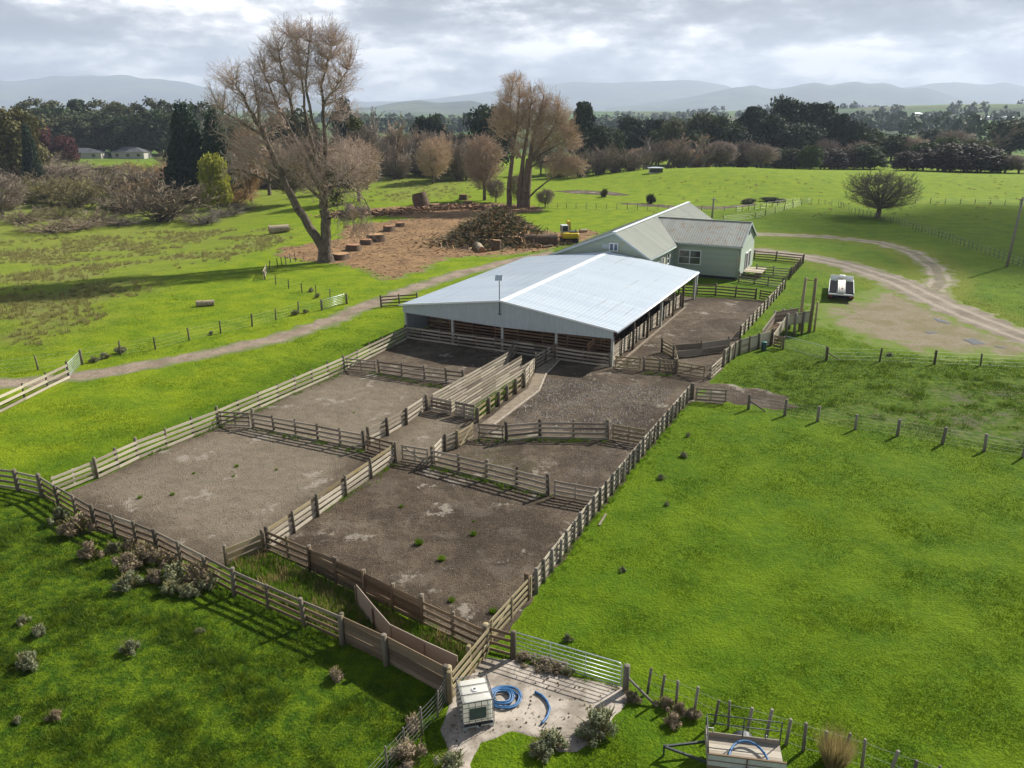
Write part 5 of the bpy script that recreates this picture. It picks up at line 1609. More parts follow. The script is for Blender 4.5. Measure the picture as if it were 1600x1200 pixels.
def hero(rd, out, P_):
    """two leaning stems from one butt, tall vase of limbs, ragged low growth round the middle"""
    T = out[0]
    T.append((0, 0, -.3, -.05, 0, 1.2, 1.35, .98)); T.append((-.05, 0, 1.2, -.05, .1, 3.0, .98, .86))
    l1 = path_tube(rd, T, [(-.4, 0, 2.0), (-2.6, .2, 6), (-4.6, .3, 9.6), (-5.8, .4, 13.4), (-7.0, .4, 16.6), (-8.2, .3, 19.4)], .66, .26)
    l2 = path_tube(rd, T, [(-8.2, .3, 19.4), (-9.3, .2, 21.6), (-10.4, .2, 23.6)], .24, .07)
    l3 = path_tube(rd, T, [(-7.4, .4, 17.4), (-7.8, 1.2, 20.5), (-8.0, 1.4, 24)], .22, .06)
    l4 = path_tube(rd, T, [(-7.0, .4, 16.6), (-9.2, -1.0, 18.2), (-11.6, -1.4, 19.8)], .2, .06)
    l5 = path_tube(rd, T, [(-4.4, .3, 9.4), (-7.0, -.5, 11.0), (-10.2, -1.0, 12.4), (-12.6, -1.2, 12.6)], .2, .05)
    l6 = path_tube(rd, T, [(-5.6, .4, 13), (-7.6, .9, 14.0), (-9.2, .9, 13.9)], .14, .05)
    r0 = path_tube(rd, T, [(.15, 0, 2.4), (.35, .2, 6), (.25, .3, 9.5), (.5, .2, 12.0)], .74, .58)
    A = path_tube(rd, T, [(.2, .3, 9.0), (-2.0, .6, 13.5), (-3.6, .8, 17.5), (-5.0, .9, 20.5), (-6.4, .8, 24.5)], .34, .08)
    B = path_tube(rd, T, [(.3, .3, 10.5), (-1.2, .3, 14.5), (-2.6, .2, 18), (-3.6, 0, 23), (-3.9, -.2, 27)], .38, .08)
    C = path_tube(rd, T, [(.4, .2, 11.5), (-.6, .6, 15), (-1.4, .8, 18.5), (-1.5, 1.0, 23.5), (-1.9, 1.0, 28.4)], .32, .07)
    D = path_tube(rd, T, [(.5, .2, 12), (.2, -.5, 15.5), (-.2, -.8, 19), (-.6, -.9, 23.5), (.2, -.9, 28)], .34, .07)
    E = path_tube(rd, T, [(.6, .1, 11.8), (1.0, .3, 15.5), (1.0, .4, 19), (1.1, .4, 23), (2.8, .3, 27.6)], .38, .08)
    F = path_tube(rd, T, [(1.05, .4, 20.5), (2.4, .5, 22.2), (4.6, .4, 24.8)], .2, .06)
    G = path_tube(rd, T, [(.9, .3, 17), (2.2, .2, 19.4), (3.8, .1, 19.9), (4.8, 0, 19.4)], .12, .04)
    H = path_tube(rd, T, [(.6, .2, 9.0), (2.6, -.4, 11.0), (4.8, -.8, 12.6)], .26, .07)
    I = path_tube(rd, T, [(.6, .2, 9.8), (3.2, .6, 10.4), (5.2, .8, 9.2), (6.3, .8, 7.0)], .2, .05)
    K = path_tube(rd, T, [(-.1, .3, 8.5), (-2.4, -.2, 11.0), (-4.0, -.5, 13.0)], .22, .06)
    Dm = lambda l, c, r_, n, **k: dome(rd, out, l, c, r_, int(n * .88), P_, **k)
    Dm([l1, l2, l3, l4], (-9.6, 0, 20.2), (4.6, 4.0, 6.4), 330)
    Dm([A, B], (-5.4, .6, 23.2), (3.0, 3.0, 5.4), 230)
    Dm([B, C], (-3.2, .3, 26.0), (2.6, 2.8, 5.0), 230)
    Dm([C, D, E], (-.6, 0, 26.4), (2.5, 3.0, 5.0), 240)
    Dm([E, F], (2.9, .2, 25.6), (3.4, 3.2, 5.4), 330)
    Dm([G], (4.0, .1, 19.6), (2.0, 1.4, 1.2), 30)
    Dm([H, I, K, r0], (1.2, 0, 13.4), (6.2, 4.6, 4.8), 360, inner=.25, br=.04)
    Dm([l6, l5, l1], (-8.8, 0, 14.2), (3.6, 2.6, 2.6), 90, br=.035)
    Dm([l5], (-10.6, -1, 12.4), (2.4, 1.4, 1.3), 36, br=.03)
    Dm([A, K], (-3.4, 0, 14.6), (2.6, 2.4, 2.6), 90, br=.03)
    Q = dict(P_); Q.update(wob=.17, ang=(30, 75), up=(.02, .0, -.02), kids=(5, 5, 4, 3))
    for i in range(30):
        a = rd.uniform(0, 2 * math.pi)
        grow(rd, out, Vector((.6 + .9 * math.cos(a), .3 + .9 * math.sin(a), rd.uniform(7.5, 15.0))), Vector((math.cos(a), math.sin(a), rd.uniform(-.25, .7))).normalized(), rd.uniform(2.0, 4.0), .05, 2, Q)

HP = dict(levels=4, steps=(5, 5, 4, 3, 2), kids=(6, 5, 4, 2.4), ang=(20, 55), ratio=.5, taper=.25, wob=.10, up=(.03, .05, .05, .04), rmin=.011, split=2)
bt = at(510, 409)
big = thing('bare_tree', 'huge bare tree with two leaning stems and reddish twigs, tallest tree in the photo', 'tree', bt)
tm, cm = bare_mesh('big_bare_tree', 11, 30, 1.0, HP, hero)
tm.materials[0] = M['bark_grey']; cm.materials[0] = M['twig_red']
obj_of(tm, 'trunk', big); obj_of(cm, 'crown', big)
lv = lobes_leaves([((1.9, -.2, 9.0), (1.2, 1.1, 1.8)), ((1.2, .3, 11.5), (1.0, 1.0, 1.3)), ((3.3, .2, 10.4), (1.2, 1.0, .9)), ((-3.2, .5, 13.2), (.8, .8, 1.2)), ((5.0, .3, 18.2), (1.1, .8, 1.0))], 330, .3, 5, .2)
obj_of(raw_mesh('ivy', lv[0], lv[1], M['leaf_olive'], tone=lv[2]), 'ivy', big)
# hanging dry creeper under the right limb
rd = random.Random(5); out = ([], [])
Q = dict(BARE); Q.update(levels=2, kids=(4, 3, 2), up=(-.10, -.08, -.05), wob=.12, ang=(20, 50), split=-1, rmin=.015, ratio=.6)
for i in range(46):
    grow(rd, out, Vector((rd.uniform(1.6, 6.2), rd.uniform(-.8, 1.2), rd.uniform(5.5, 9.8))), Vector((rd.gauss(0, .4), rd.gauss(0, .4), -1)).normalized(), rd.uniform(1.5, 3.6), .03, 0, Q)
v, f = tubes_np(out[1], 3)
obj_of(raw_mesh('hanging_creeper', v, f, M['twig_grey'], tone=np.repeat(rng.random(len(out[1])), 6)), 'hanging_creeper', big)

# ------------------------------------------------------------------ library of tree meshes (height 1, spread 1), copied below
LIB = {}
def norm(ms, pct=97.5):
    vs = []
    for me in ms:
        a = np.empty(len(me.vertices) * 3, np.float32); me.vertices.foreach_get('co', a); vs.append(a.reshape(-1, 3))
    al = np.concatenate(vs)
    h = al[:, 2].max(); wd = np.percentile(np.abs(al[:, :2]), pct) * 2
    for me, a in zip(ms, vs):
        a = a / np.array([wd, wd, h])
        me.vertices.foreach_set('co', a.astype(np.float32).ravel()); me.update()
    return ms

def add_bare(key, seed, h, r, **kw):
    LIB[key] = norm(bare_mesh(key, seed, h, r, kw))
SPR = dict(levels=3, steps=(6, 5, 4, 3), kids=(9, 8, 6, 3), rmin=.03)
add_bare('poplar', 3, 22, .55, levels=3, steps=(8, 5, 4, 3), kids=(17, 8, 6, 3), rmin=.03, ang=(16, 38), trunk=.85, up=(.02, .10, .10, .06), start=.25, taper=.55, ratio=.42)
add_bare('poplar_b', 8, 22, .55, levels=3, steps=(8, 5, 4, 3), kids=(15, 9, 6, 3), rmin=.03, ang=(20, 46), trunk=.8, up=(.02, .08, .09, .06), start=.3, taper=.5, ratio=.46)
0 and add_bare('oval', 5, 14, .4, levels=3, steps=(7, 5, 4, 3), kids=(22, 9, 6, 3), rmin=.022, ang=(28, 62), trunk=.82, up=(.01, .10, .08, .05), start=.14, taper=.5, ratio=.5)
0 and add_bare('round', 9, 10, .35, levels=3, steps=(5, 5, 4, 3), kids=(18, 10, 7, 3), rmin=.02, ang=(30, 80), trunk=.55, up=(.0, .04, .05, .03), start=.2, taper=.2, ratio=.72)
0 and add_bare('round_b', 19, 11, .35, levels=3, steps=(5, 5, 4, 3), kids=(16, 10, 7, 3), rmin=.025, ang=(25, 65), trunk=.6, up=(.0, .06, .06, .03), start=.2, taper=.25, ratio=.68)

def add_bush(key, seed, n, up, spread, droop=0.0, rmin=.02):
    rd = random.Random(seed); out = ([], [])
    Q = dict(BARE); Q.update(levels=2, kids=(7, 6, 3), steps=(5, 4, 3), up=(up, up * .6, .02 - droop), wob=.14, ang=(16, 46), split=1, rmin=rmin, ratio=.55, start=.12)
    for i in range(n):
        a = rd.uniform(0, 6.283); k = rd.uniform(.1, spread)
        grow(rd, out, Vector((rd.gauss(0, .5), rd.gauss(0, .5), 0)), Vector((math.cos(a) * k, math.sin(a) * k, 1)).normalized(), rd.uniform(3.0, 4.6), .07, 0, Q)
    v, f = tubes_np(out[0], 4); v2, f2 = tubes_np(out[1], 3)
    LIB[key] = norm([raw_mesh(key + '_trunk', v, f, M['bark_grey']), raw_mesh(key + '_crown', v2, f2, M['twig_scrub'], tone=np.repeat(np.random.default_rng(seed).random(len(out[1])), 6))])
DP = dict(BARE, levels=4, steps=(5, 5, 4, 3, 2), kids=(6, 5, 4, 2), ang=(20, 55), ratio=.5, wob=.1, up=(.0, .03, .03, .02), rmin=.016)
def domed(trunk_h, r, c, rad, nl, n, tw=(8, 1.2), spread=.55):
    def f(rd, out, P_):
        path_tube(rd, out[0], [(0, 0, -.2), (.05, 0, trunk_h * .5), (0, 0, trunk_h)], r, r * .7, .02)
        ls = []
        for i in range(nl):
            a = i * 2.4 + rd.uniform(-.4, .4); e = rd.uniform(.2, 1.0)
            t = Vector((c[0] + rad[0] * spread * math.cos(a) * e, c[1] + rad[1] * spread * math.sin(a) * e, c[2] + rad[2] * spread * (1.1 - e)))
            ls.append(path_tube(rd, out[0], [(0, 0, trunk_h * rd.uniform(.7, 1)), tuple(Vector((0, 0, trunk_h)).lerp(t, .5) + Vector((0, 0, -.2))), tuple(t)], r * .42, r * .1, .05))
        dome(rd, out, ls, c, rad, n, P_, .3, tw, .04)
    return f
LIB['oak'] = norm(bare_mesh('oak', 77, 10, .5, dict(DP, rmin=.016), domed(2.8, .45, (0, 0, 6.1), (6.8, 6.0, 4.1), 16, 430, (8, 1.1))), 99.7)
LIB['oval'] = norm(bare_mesh('oval', 78, 14, .4, dict(DP, rmin=.022), domed(3.6, .42, (0, 0, 9.2), (4.7, 4.7, 6.4), 12, 520, (9, 1.2))), 99.7)
LIB['round'] = norm(bare_mesh('round', 79, 10, .4, dict(DP, rmin=.03), domed(2.2, .35, (0, 0, 5.8), (5.0, 5.0, 4.2), 11, 330, (7, 1.1))), 99.5)
LIB['round_b'] = norm(bare_mesh('round_b', 80, 11, .4, dict(DP, rmin=.032), domed(2.4, .35, (0, 0, 6.8), (4.6, 4.6, 4.6), 10, 300, (7, 1.2))), 99.5)
add_bush('bush', 21, 26, .03, 1.2)
add_bush('bush_b', 22, 24, .0, 1.8, .05)
add_bush('bush_c', 23, 30, .05, .8)

def add_leafy(key, seed, lobes, per, size, trunk_r=.02, trunk_h=.55, shell=.5, stems=1, mat='leaf_dark'):
    v, f, tn = lobes_leaves(lobes, per, size, seed, shell)
    v[:, 2] = np.maximum(v[:, 2], .015)
    rd = random.Random(seed); segs = []
    for s in range(stems):
        x, y = (0, 0) if stems == 1 else (rd.uniform(-.25, .25), rd.uniform(-.25, .25))
        segs += [(x, y, -.02, x, y, trunk_h * .4, trunk_r * 1.3, trunk_r), (x, y, trunk_h * .4, x, y, trunk_h, trunk_r, trunk_r * .6)]
        for (c, rad) in lobes[::2]:
            z0 = min(trunk_h, max(.1, c[2] - .15)); segs.append((x, y, z0 * .8, c[0] * .9, c[1] * .9, c[2], trunk_r * .45, trunk_r * .15))
    tv, tf = tubes_np(segs, 6)
    LIB[key] = norm([raw_mesh(key + '_trunk', tv, tf, M['bark_grey'], smooth=True), raw_mesh(key + '_crown', v, f, M[mat], tone=tn)])
def rl(seed, n, zlo, zhi, rad_fn, lob, flat_=.8):
    rd = random.Random(seed); o = []
    for i in range(n):
        z = zlo + (zhi - zlo) * (i + .5) / n
        a = i * 2.4 + rd.uniform(-.5, .5); k = rad_fn((z - zlo) / (zhi - zlo)) * rd.uniform(.45, 1.0)
        s = lob * rd.uniform(.7, 1.25)
        o.append(((math.cos(a) * k, math.sin(a) * k, z), (s, s, s * flat_)))
    return o
add_leafy('pine', 31, rl(31, 34, .28, .95, lambda t: .36 * (1 - t * .75) + .05, .13, .62), 260, .045, .018, .9, .35, mat='leaf_pine')
add_leafy('pine_b', 32, rl(32, 30, .3, .94, lambda t: .42 * math.sin(.5 + t * 2.3) + .03, .15, .6), 280, .045, .02, .88, .35, mat='leaf_pine')
add_leafy('dense', 33, rl(33, 30, .22, .88, lambda t: .40 * math.sqrt(max(0, 1 - (1.7 * t - .75) ** 2 * .8)), .17, .8), 260, .045, .02, .7, .5)
add_leafy('dense_b', 34, rl(34, 26, .18, .86, lambda t: .38 * math.sqrt(max(0, 1 - (1.6 * t - .6) ** 2 * .8)), .19, .85), 280, .05, .02, .7, .5)
add_leafy('gum', 35, rl(35, 26, .38, .93, lambda t: .42 * math.sin(.6 + t * 2.2), .11, .6), 150, .036, .014, .9, .2, mat='leaf_olive')
add_leafy('cypress', 36, rl(36, 40, .08, .93, lambda t: .36 * (1 - t) ** .65 + .02, .15, 1.3), 240, .045, .02, .8, .5, mat='leaf_cypress')
add_leafy('hedge', 37, rl(37, 26, .2, .8, lambda t: .42 * (1 - .35 * t), .19, .8), 240, .05, .02, .5, .5, stems=3, mat='leaf_purple')

TREES = []
def plant(key, label, mat, px, dist, top, wpx=None, base=None, name='tree', cat='tree', group=None, trunk=None, wid=None):
    """copy of a library tree: px column, distance, photo row of its top"""
    b = at(px, base) if base else on(px, dist)
    d = b.y
    h = max(.5, top_h(b, top))
    wd = wid if wid else wpx / FPX * math.hypot(b.x, b.y)
    root = thing(name, label, cat, b, random.uniform(0, 6.28), group)
    for me, nm, mt in zip(LIB[key], ('trunk', 'crown'), (trunk or 'bark_grey', mat)):
        o = obj_of(me, nm, root)
        o.scale = (wd, wd, h)
        o.material_slots[0].link = 'OBJECT'
        o.material_slots[0].material = M[mt]
    return root
# ------------------------------------------------------------------ trees, near to far
plant('oval', 'rounded tan bare tree left of the tall pair behind the brush pile', 'twig_tan', 757, 0, 203, 66, 313, group=None)
plant('oak', 'broad round bare oak with thick trunk standing alone at right', 'twig_dark', 1372, 0, 262, 110, 340)
plant('round_b', 'small dark bare tree with rounded crown on the green flat left of centre', 'twig_grey', 685, 0, 243, 46, 282)
# the tall pair in the middle distance, built limb by limb
PP = dict(levels=4, steps=(5, 5, 4, 3, 2), kids=(6, 5, 4, 2), ang=(18, 50), ratio=.5, taper=.3, wob=.1, up=(.03, .06, .06, .04), rmin=.017, split=2)
def slim(rd, out, P_):
    T = out[0]
    a = path_tube(rd, T, [(0, 0, -.2), (.2, 0, 5), (.7, .1, 10), (1.3, .2, 14), (1.8, .1, 18), (2.2, 0, 24)], .62, .1)
    b = path_tube(rd, T, [(.8, .1, 11), (.4, .5, 15), (.2, .5, 19), (.8, .5, 25)], .26, .08)
    c = path_tube(rd, T, [(.8, .1, 11), (-.6, -.4, 15.0), (-2.0, -.6, 18.2)], .2, .07)
    dome(rd, out, [a, b], (1.2, .2, 21.0), (3.9, 3.6, 6.4), 300, P_, .3, (7, 1.5))
    dome(rd, out, [c, b], (-1.6, -.3, 17.6), (3.0, 2.8, 3.6), 120, P_, .3, (7, 1.4))
def stout(rd, out, P_):
    T = out[0]
    path_tube(rd, T, [(0, 0, -.2), (.4, 0, 5), (.9, .1, 10)], 1.1, .75)
    a = path_tube(rd, T, [(-1.1, .4, -.2), (-.9, .3, 6), (-.1, .3, 12), (.8, .2, 18), (1.4, 0, 22)], .65, .1)
    b = path_tube(rd, T, [(.9, .1, 9.5), (1.6, .3, 14), (3.0, .5, 18.5), (3.8, .3, 22.5)], .5, .1)
    c = path_tube(rd, T, [(.9, .1, 9.5), (3.0, -.5, 12.5), (5.4, -.7, 15.5), (7.0, -.6, 19.0)], .42, .1)
    d = path_tube(rd, T, [(.9, .1, 9.0), (3.4, .6, 11.0), (6.6, .9, 12.6), (9.0, 1.0, 14.0)], .3, .08)
    e = path_tube(rd, T, [(.7, .1, 8), (2.6, -.3, 9.3), (6.5, -.5, 9.8), (10.2, -.4, 8.6)], .24, .06)
    f = path_tube(rd, T, [(.9, .1, 2.2), (3.4, .4, 4.4), (6.0, .4, 6.2), (8.0, .3, 7.4)], .24, .06)
    dome(rd, out, [a, b], (2.0, .2, 18.6), (3.8, 3.8, 6.6), 300, P_, .25, (7, 1.5))
    dome(rd, out, [b, c], (5.6, 0, 17.6), (4.4, 3.8, 5.6), 300, P_, .25, (7, 1.5))
    dome(rd, out, [d, c], (8.8, .5, 14.2), (3.4, 3.0, 4.0), 160, P_, .3, (7, 1.4))
    dome(rd, out, [e], (10.2, -.4, 8.6), (3.6, 2.6, 2.3), 200, P_, .3, (8, 1.1))
    dome(rd, out, [f, e], (6.6, .2, 9.2), (3.0, 2.4, 2.4), 130, P_, .3, (8, 1.1))
    dome(rd, out, [a], (-1.6, .2, 13.0), (2.2, 2.2, 3.0), 60, P_, .3, (8, 1.1))
for nm, lb, base, fn, sd_ in (('slim', 'slimmer left tree of the tall bare pair behind the brush pile', (795, 323), slim, 41), ('stout', 'stouter right tree of the tall bare pair with spreading right limbs', (820, 324), stout, 42)):
    b = at(*base)
    root = thing('bare_tree', lb, 'tree', b, group='tall bare pair')
    tm, cm = bare_mesh(nm + '_bare', sd_, 25, 1, PP, fn)
    tm.materials[0] = M['bark_red']; cm.materials[0] = M['twig_tan']
    obj_of(tm, 'trunk', root); obj_of(cm, 'crown', root)
for px, base, top, w_, lb in ((809, 322, 268, 26, 'thin dark sapling between the two tall bare trees'), (852, 324, 292, 30, 'small bent dead tree right of the tall bare pair'), (775, 316, 276, 30, 'small twiggy tree left of the tall bare pair')):
    plant('round_b', lb, 'twig_grey', px, 0, top, w_, base, name='sapling')

BG = 'trees of the wooded background'
for a in (
    # far left skyline and house surrounds
    ('dense', 'golden green rounded tree at the left edge above the scrub', 'leaf_gold', 8, 250, 162, 62), ('cypress', 'small dark cone shaped conifer beside the golden tree at left', 'leaf_cypress', 33, 235, 190, 22),
    ('gum', 'tall open gum on the left skyline above the red bush', 'leaf_olive', 66, 440, 150, 70), ('dense_b', 'big dark rounded tree left of the grey house', 'leaf_dark', 86, 430, 163, 58),
    ('hedge', 'dark red leafed bush under the left gum', 'leaf_red', 54, 330, 196, 26), ('hedge', 'crimson flowering shrub beside the dark rounded tree', 'leaf_red', 88, 330, 209, 30),
    ('pine', 'flat topped pine on the left skyline', 'leaf_pine', 121, 440, 154, 34), ('gum', 'wide gum left of centre of the left skyline', 'leaf_olive', 165, 450, 152, 66), ('gum', 'small gum beside the wide gum on the left skyline', 'leaf_olive', 202, 440, 157, 44),
    ('gum', 'tall gum just left of the two dark cypresses', 'leaf_olive', 245, 430, 149, 52), ('gum', 'gum rising behind the gap of the two cypresses', 'leaf_olive', 312, 430, 155, 60), ('dense', 'dark broad tree below the skyline gums at left', 'leaf_dark', 150, 420, 172, 64),
    ('dense_b', 'dark tree filling in behind the grey house', 'leaf_dark', 200, 420, 176, 70), ('dense', 'dark tree left of the cypress pair', 'leaf_dark', 240, 410, 168, 60), ('dense', 'dark tree at far left below the first gum', 'leaf_olive', 50, 400, 176, 54), ('dense', 'olive dark tree below the flat topped pine', 'leaf_olive', 118, 410, 176, 54),
    ('round', 'grey bare round tree beside the grey house roof', 'twig_grey', 136, 440, 202, 36), ('round_b', 'dark brown bare tree behind the house', 'twig_dark', 166, 445, 186, 44), ('round_b', 'brown bare tree above the house gable', 'twig_grey', 196, 445, 180, 42), ('oval', 'orange tan bare tree right of the grey house', 'twig_orange', 250, 420, 205, 30),
    ('cypress', 'taller left one of the two dark cypresses', 'leaf_cypress', 284, 205, 153, 60), ('cypress', 'shorter right one of the two dark cypresses', 'leaf_cypress', 331, 205, 164, 52),
    ('dense_b', 'bright yellow green willow in front of the cypresses', 'leaf_willow', 322, 186, 236, 38),
    # behind the big bare tree
    ('cypress', 'dark conifer poking up behind the big bare tree', 'leaf_cypress', 536, 300, 147, 44), ('dense', 'dark tree low behind the big bare tree', 'leaf_dark', 372, 280, 186, 40), ('dense_b', 'olive tree seen through the limbs of the big bare tree', 'leaf_olive', 455, 270, 165, 70),
    ('oval', 'orange brown bare tree left behind the big bare tree', 'twig_orange', 378, 200, 190, 50), ('poplar_b', 'pale brown bare tree behind the leaning left stem', 'twig_tan', 408, 215, 205, 60), ('round_b', 'twiggy brown tree directly behind the big stems', 'twig_scrub', 446, 190, 220, 70), ('round_b', 'twiggy brown tree behind the right stem', 'twig_tan', 552, 185, 205, 74),
    ('oval', 'bare brown tree at the right of the big bare tree', 'twig_grey', 566, 215, 188, 46), ('poplar', 'tall pale bare poplar right of the big bare tree', 'twig_grey', 588, 240, 165, 44), ('poplar_b', 'second pale bare poplar right of the big bare tree', 'twig_tan', 612, 245, 172, 44),
    ('poplar', 'third bare poplar above the green flat', 'twig_grey', 632, 250, 192, 30),
    # centre
    ('pine_b', 'flat dark pine above the bare grove in the centre left', 'leaf_pine', 670, 300, 175, 46),
    ('poplar_b', 'leftmost tree of the grey bare grove behind the green flat', 'twig_grey', 644, 258, 196, 52), ('round_b', 'second tree of the grey bare grove behind the green flat', 'twig_grey', 668, 262, 198, 54), ('poplar_b', 'third tree of the grey bare grove behind the green flat', 'twig_tan', 694, 264, 194, 56), ('round_b', 'fourth tree of the grey bare grove behind the green flat', 'twig_grey', 716, 262, 199, 50), ('round_b', 'rightmost tree of the grey bare grove behind the green flat', 'twig_tan', 736, 270, 205, 46),
    ('dense', 'large dark rounded evergreen behind the left of the tall bare pair', 'leaf_pine', 768, 262, 159, 66), ('dense_b', 'dark evergreen low behind the tan bare tree', 'leaf_dark', 728, 285, 208, 50),
    ('pine', 'tall dark pine just right of the tall bare pair', 'leaf_pine', 912, 270, 157, 38), ('dense', 'dark round evergreen below the pine right of the bare pair', 'leaf_dark', 932, 268, 194, 50), ('dense_b', 'dark evergreen behind the bare willow row', 'leaf_dark', 955, 290, 196, 44),
    ('bush_c', 'leftmost of the brown bare willows in the row right of the tall pair', 'twig_grey', 912, 248, 226, 44), ('bush_c', 'second brown bare willow in the row', 'twig_grey', 940, 250, 222, 46), ('bush_c', 'third brown bare willow in the row', 'twig_scrub', 966, 252, 221, 46), ('bush_c', 'rightmost brown bare willow in the row', 'twig_grey', 990, 252, 228, 42),
    ('bush_c', 'brown bare willow glimpsed behind the right tree of the pair', 'twig_scrub', 880, 252, 225, 46), ('round_b', 'bare tree behind the gap of the tall pair', 'twig_grey', 846, 262, 214, 40),
    ('pine_b', 'spreading dark pine above the bare willow row', 'leaf_pine', 990, 310, 178, 56), ('pine', 'dark pine left of the tall pine clump', 'leaf_pine', 1024, 312, 185, 46), ('dense', 'bright topped evergreen left of the tall pine clump', 'leaf_green', 1030, 306, 200, 40),
    ('dense_b', 'olive rounded evergreen beside the grey bare trees', 'leaf_olive', 1058, 305, 182, 48), ('dense', 'tall olive evergreen left of the tall pine clump', 'leaf_olive', 1100, 308, 172, 44), ('dense', 'second tall olive evergreen left of the tall pine clump', 'leaf_dark', 1126, 308, 176, 42), ('dense_b', 'dark evergreen at the left foot of the tall pine clump', 'leaf_dark', 1150, 300, 190, 46), ('dense', 'low dark evergreen between olive trees', 'leaf_dark', 1080, 300, 200, 46),
    ('poplar_b', 'whitish bare tree with hanging twigs left of the pine clump', 'twig_tan', 1048, 268, 206, 60), ('poplar', 'grey bare tree in the dark edge behind the paddock', 'twig_tan', 1084, 270, 208, 44), ('poplar', 'grey bare tree next to the dark evergreens', 'twig_grey', 1016, 270, 212, 44), ('round_b', 'reddish bare tree below the olive evergreens', 'twig_red', 1132, 270, 216, 46), ('poplar', 'slender grey bare tree at the paddock edge', 'twig_grey', 1108, 272, 208, 40),
    ('pine', 'left shoulder pine of the tall pine clump', 'leaf_pine', 1178, 312, 165, 50), ('pine_b', 'tallest pine in the clump right of centre', 'leaf_pine', 1234, 318, 146, 60), ('pine', 'second tallest pine of the clump right of centre', 'leaf_pine', 1282, 318, 160, 54), ('pine_b', 'wide pine filling the middle of the pine clump', 'leaf_pine', 1206, 305, 176, 60), ('pine', 'lower pine on the right of the pine clump', 'leaf_pine', 1314, 315, 176, 36), ('dense_b', 'dark tree at the right foot of the pine clump', 'leaf_pine', 1338, 312, 184, 40), ('dense', 'dark rounded tree right of the pine clump', 'leaf_dark', 1360, 310, 198, 44),
    ('dense', 'dense dark tree low in the middle of the pine clump', 'leaf_pine', 1258, 300, 190, 56), ('dense_b', 'dense dark tree low at the left of the pine clump', 'leaf_pine', 1170, 296, 205, 50),
    ('round_b', 'reddish brown bare tree at the foot of the pines', 'twig_grey', 1198, 272, 222, 50), ('round_b', 'brown bare bush under the tallest pine', 'twig_grey', 1176, 280, 238, 30), ('round', 'grey bare tree right of the pale green tree', 'twig_grey', 1300, 290, 214, 44), ('round_b', 'grey bare tree above the long dark hedge', 'twig_grey', 1352, 292, 216, 44),
    ('hedge', 'left end of the long dark hedge below the pines', 'leaf_dark', 1232, 282, 230, 46), ('hedge', 'second clump of the long dark hedge below the pines', 'leaf_purple', 1256, 280, 231, 40), ('hedge', 'third clump of the long dark hedge behind the pale green tree', 'leaf_purple', 1308, 282, 231, 50), ('hedge', 'fourth clump of the long dark hedge below the pines', 'leaf_purple', 1335, 284, 230, 44), ('dense_b', 'right end of the long dark hedge beside the gap', 'leaf_dark', 1362, 284, 224, 46), ('hedge', 'dark leafy clump left of the gap in the far trees', 'leaf_dark', 1380, 286, 240, 26),
    ('dense', 'pale green feathery tree in front of the dark hedge', 'leaf_green', 1277, 262, 226, 30),
    # right
    ('dense', 'dark tree above the gap at right', 'leaf_dark', 1404, 330, 207, 50), ('round_b', 'purplish bare tree behind the gap at right', 'twig_red', 1434, 325, 208, 44), ('dense_b', 'dark evergreen behind the right hand grove', 'leaf_dark', 1468, 400, 200, 40), ('round_b', 'brown bare tree rising behind the right hand grove', 'twig_grey', 1500, 390, 200, 50), ('poplar_b', 'bare tree with fine spreading twigs at the right', 'twig_grey', 1556, 360, 190, 56), ('dense', 'big dark evergreen at the right edge', 'leaf_dark', 1592, 370, 184, 56),
    ('dense_b', 'leftmost dark tree of the right hand grove', 'leaf_purple', 1432, 268, 235, 40), ('dense', 'dark tree with a green top in the right hand grove', 'leaf_dark', 1458, 275, 220, 38), ('hedge', 'broad dark tree left of centre in the right hand grove', 'leaf_purple', 1480, 268, 230, 54), ('hedge', 'broad dark tree at the centre of the right hand grove', 'leaf_purple', 1512, 266, 222, 60), ('dense_b', 'dark tree right of centre in the right hand grove', 'leaf_purple', 1545, 266, 226, 60), ('hedge', 'low dark tree toward the right of the grove', 'leaf_dark', 1566, 264, 236, 50), ('round_b', 'brown bare tree at the right end of the grove', 'twig_grey', 1590, 262, 238, 44), ('round_b', 'brown bare bush at the right edge below the evergreen', 'twig_grey', 1612, 258, 244, 40),
    ('dense', 'green topped tree above the right hand grove', 'leaf_green', 1490, 300, 212, 34), ('dense', 'olive tree above the right end of the grove', 'leaf_olive', 1535, 300, 216, 40),
):
    k, lb, mt, px, d, top, wpx = a
    plant(k, lb, mt, px, d, top, wpx, name='tree', group=BG, trunk='bark_pale' if k in ('gum', 'poplar') else None)

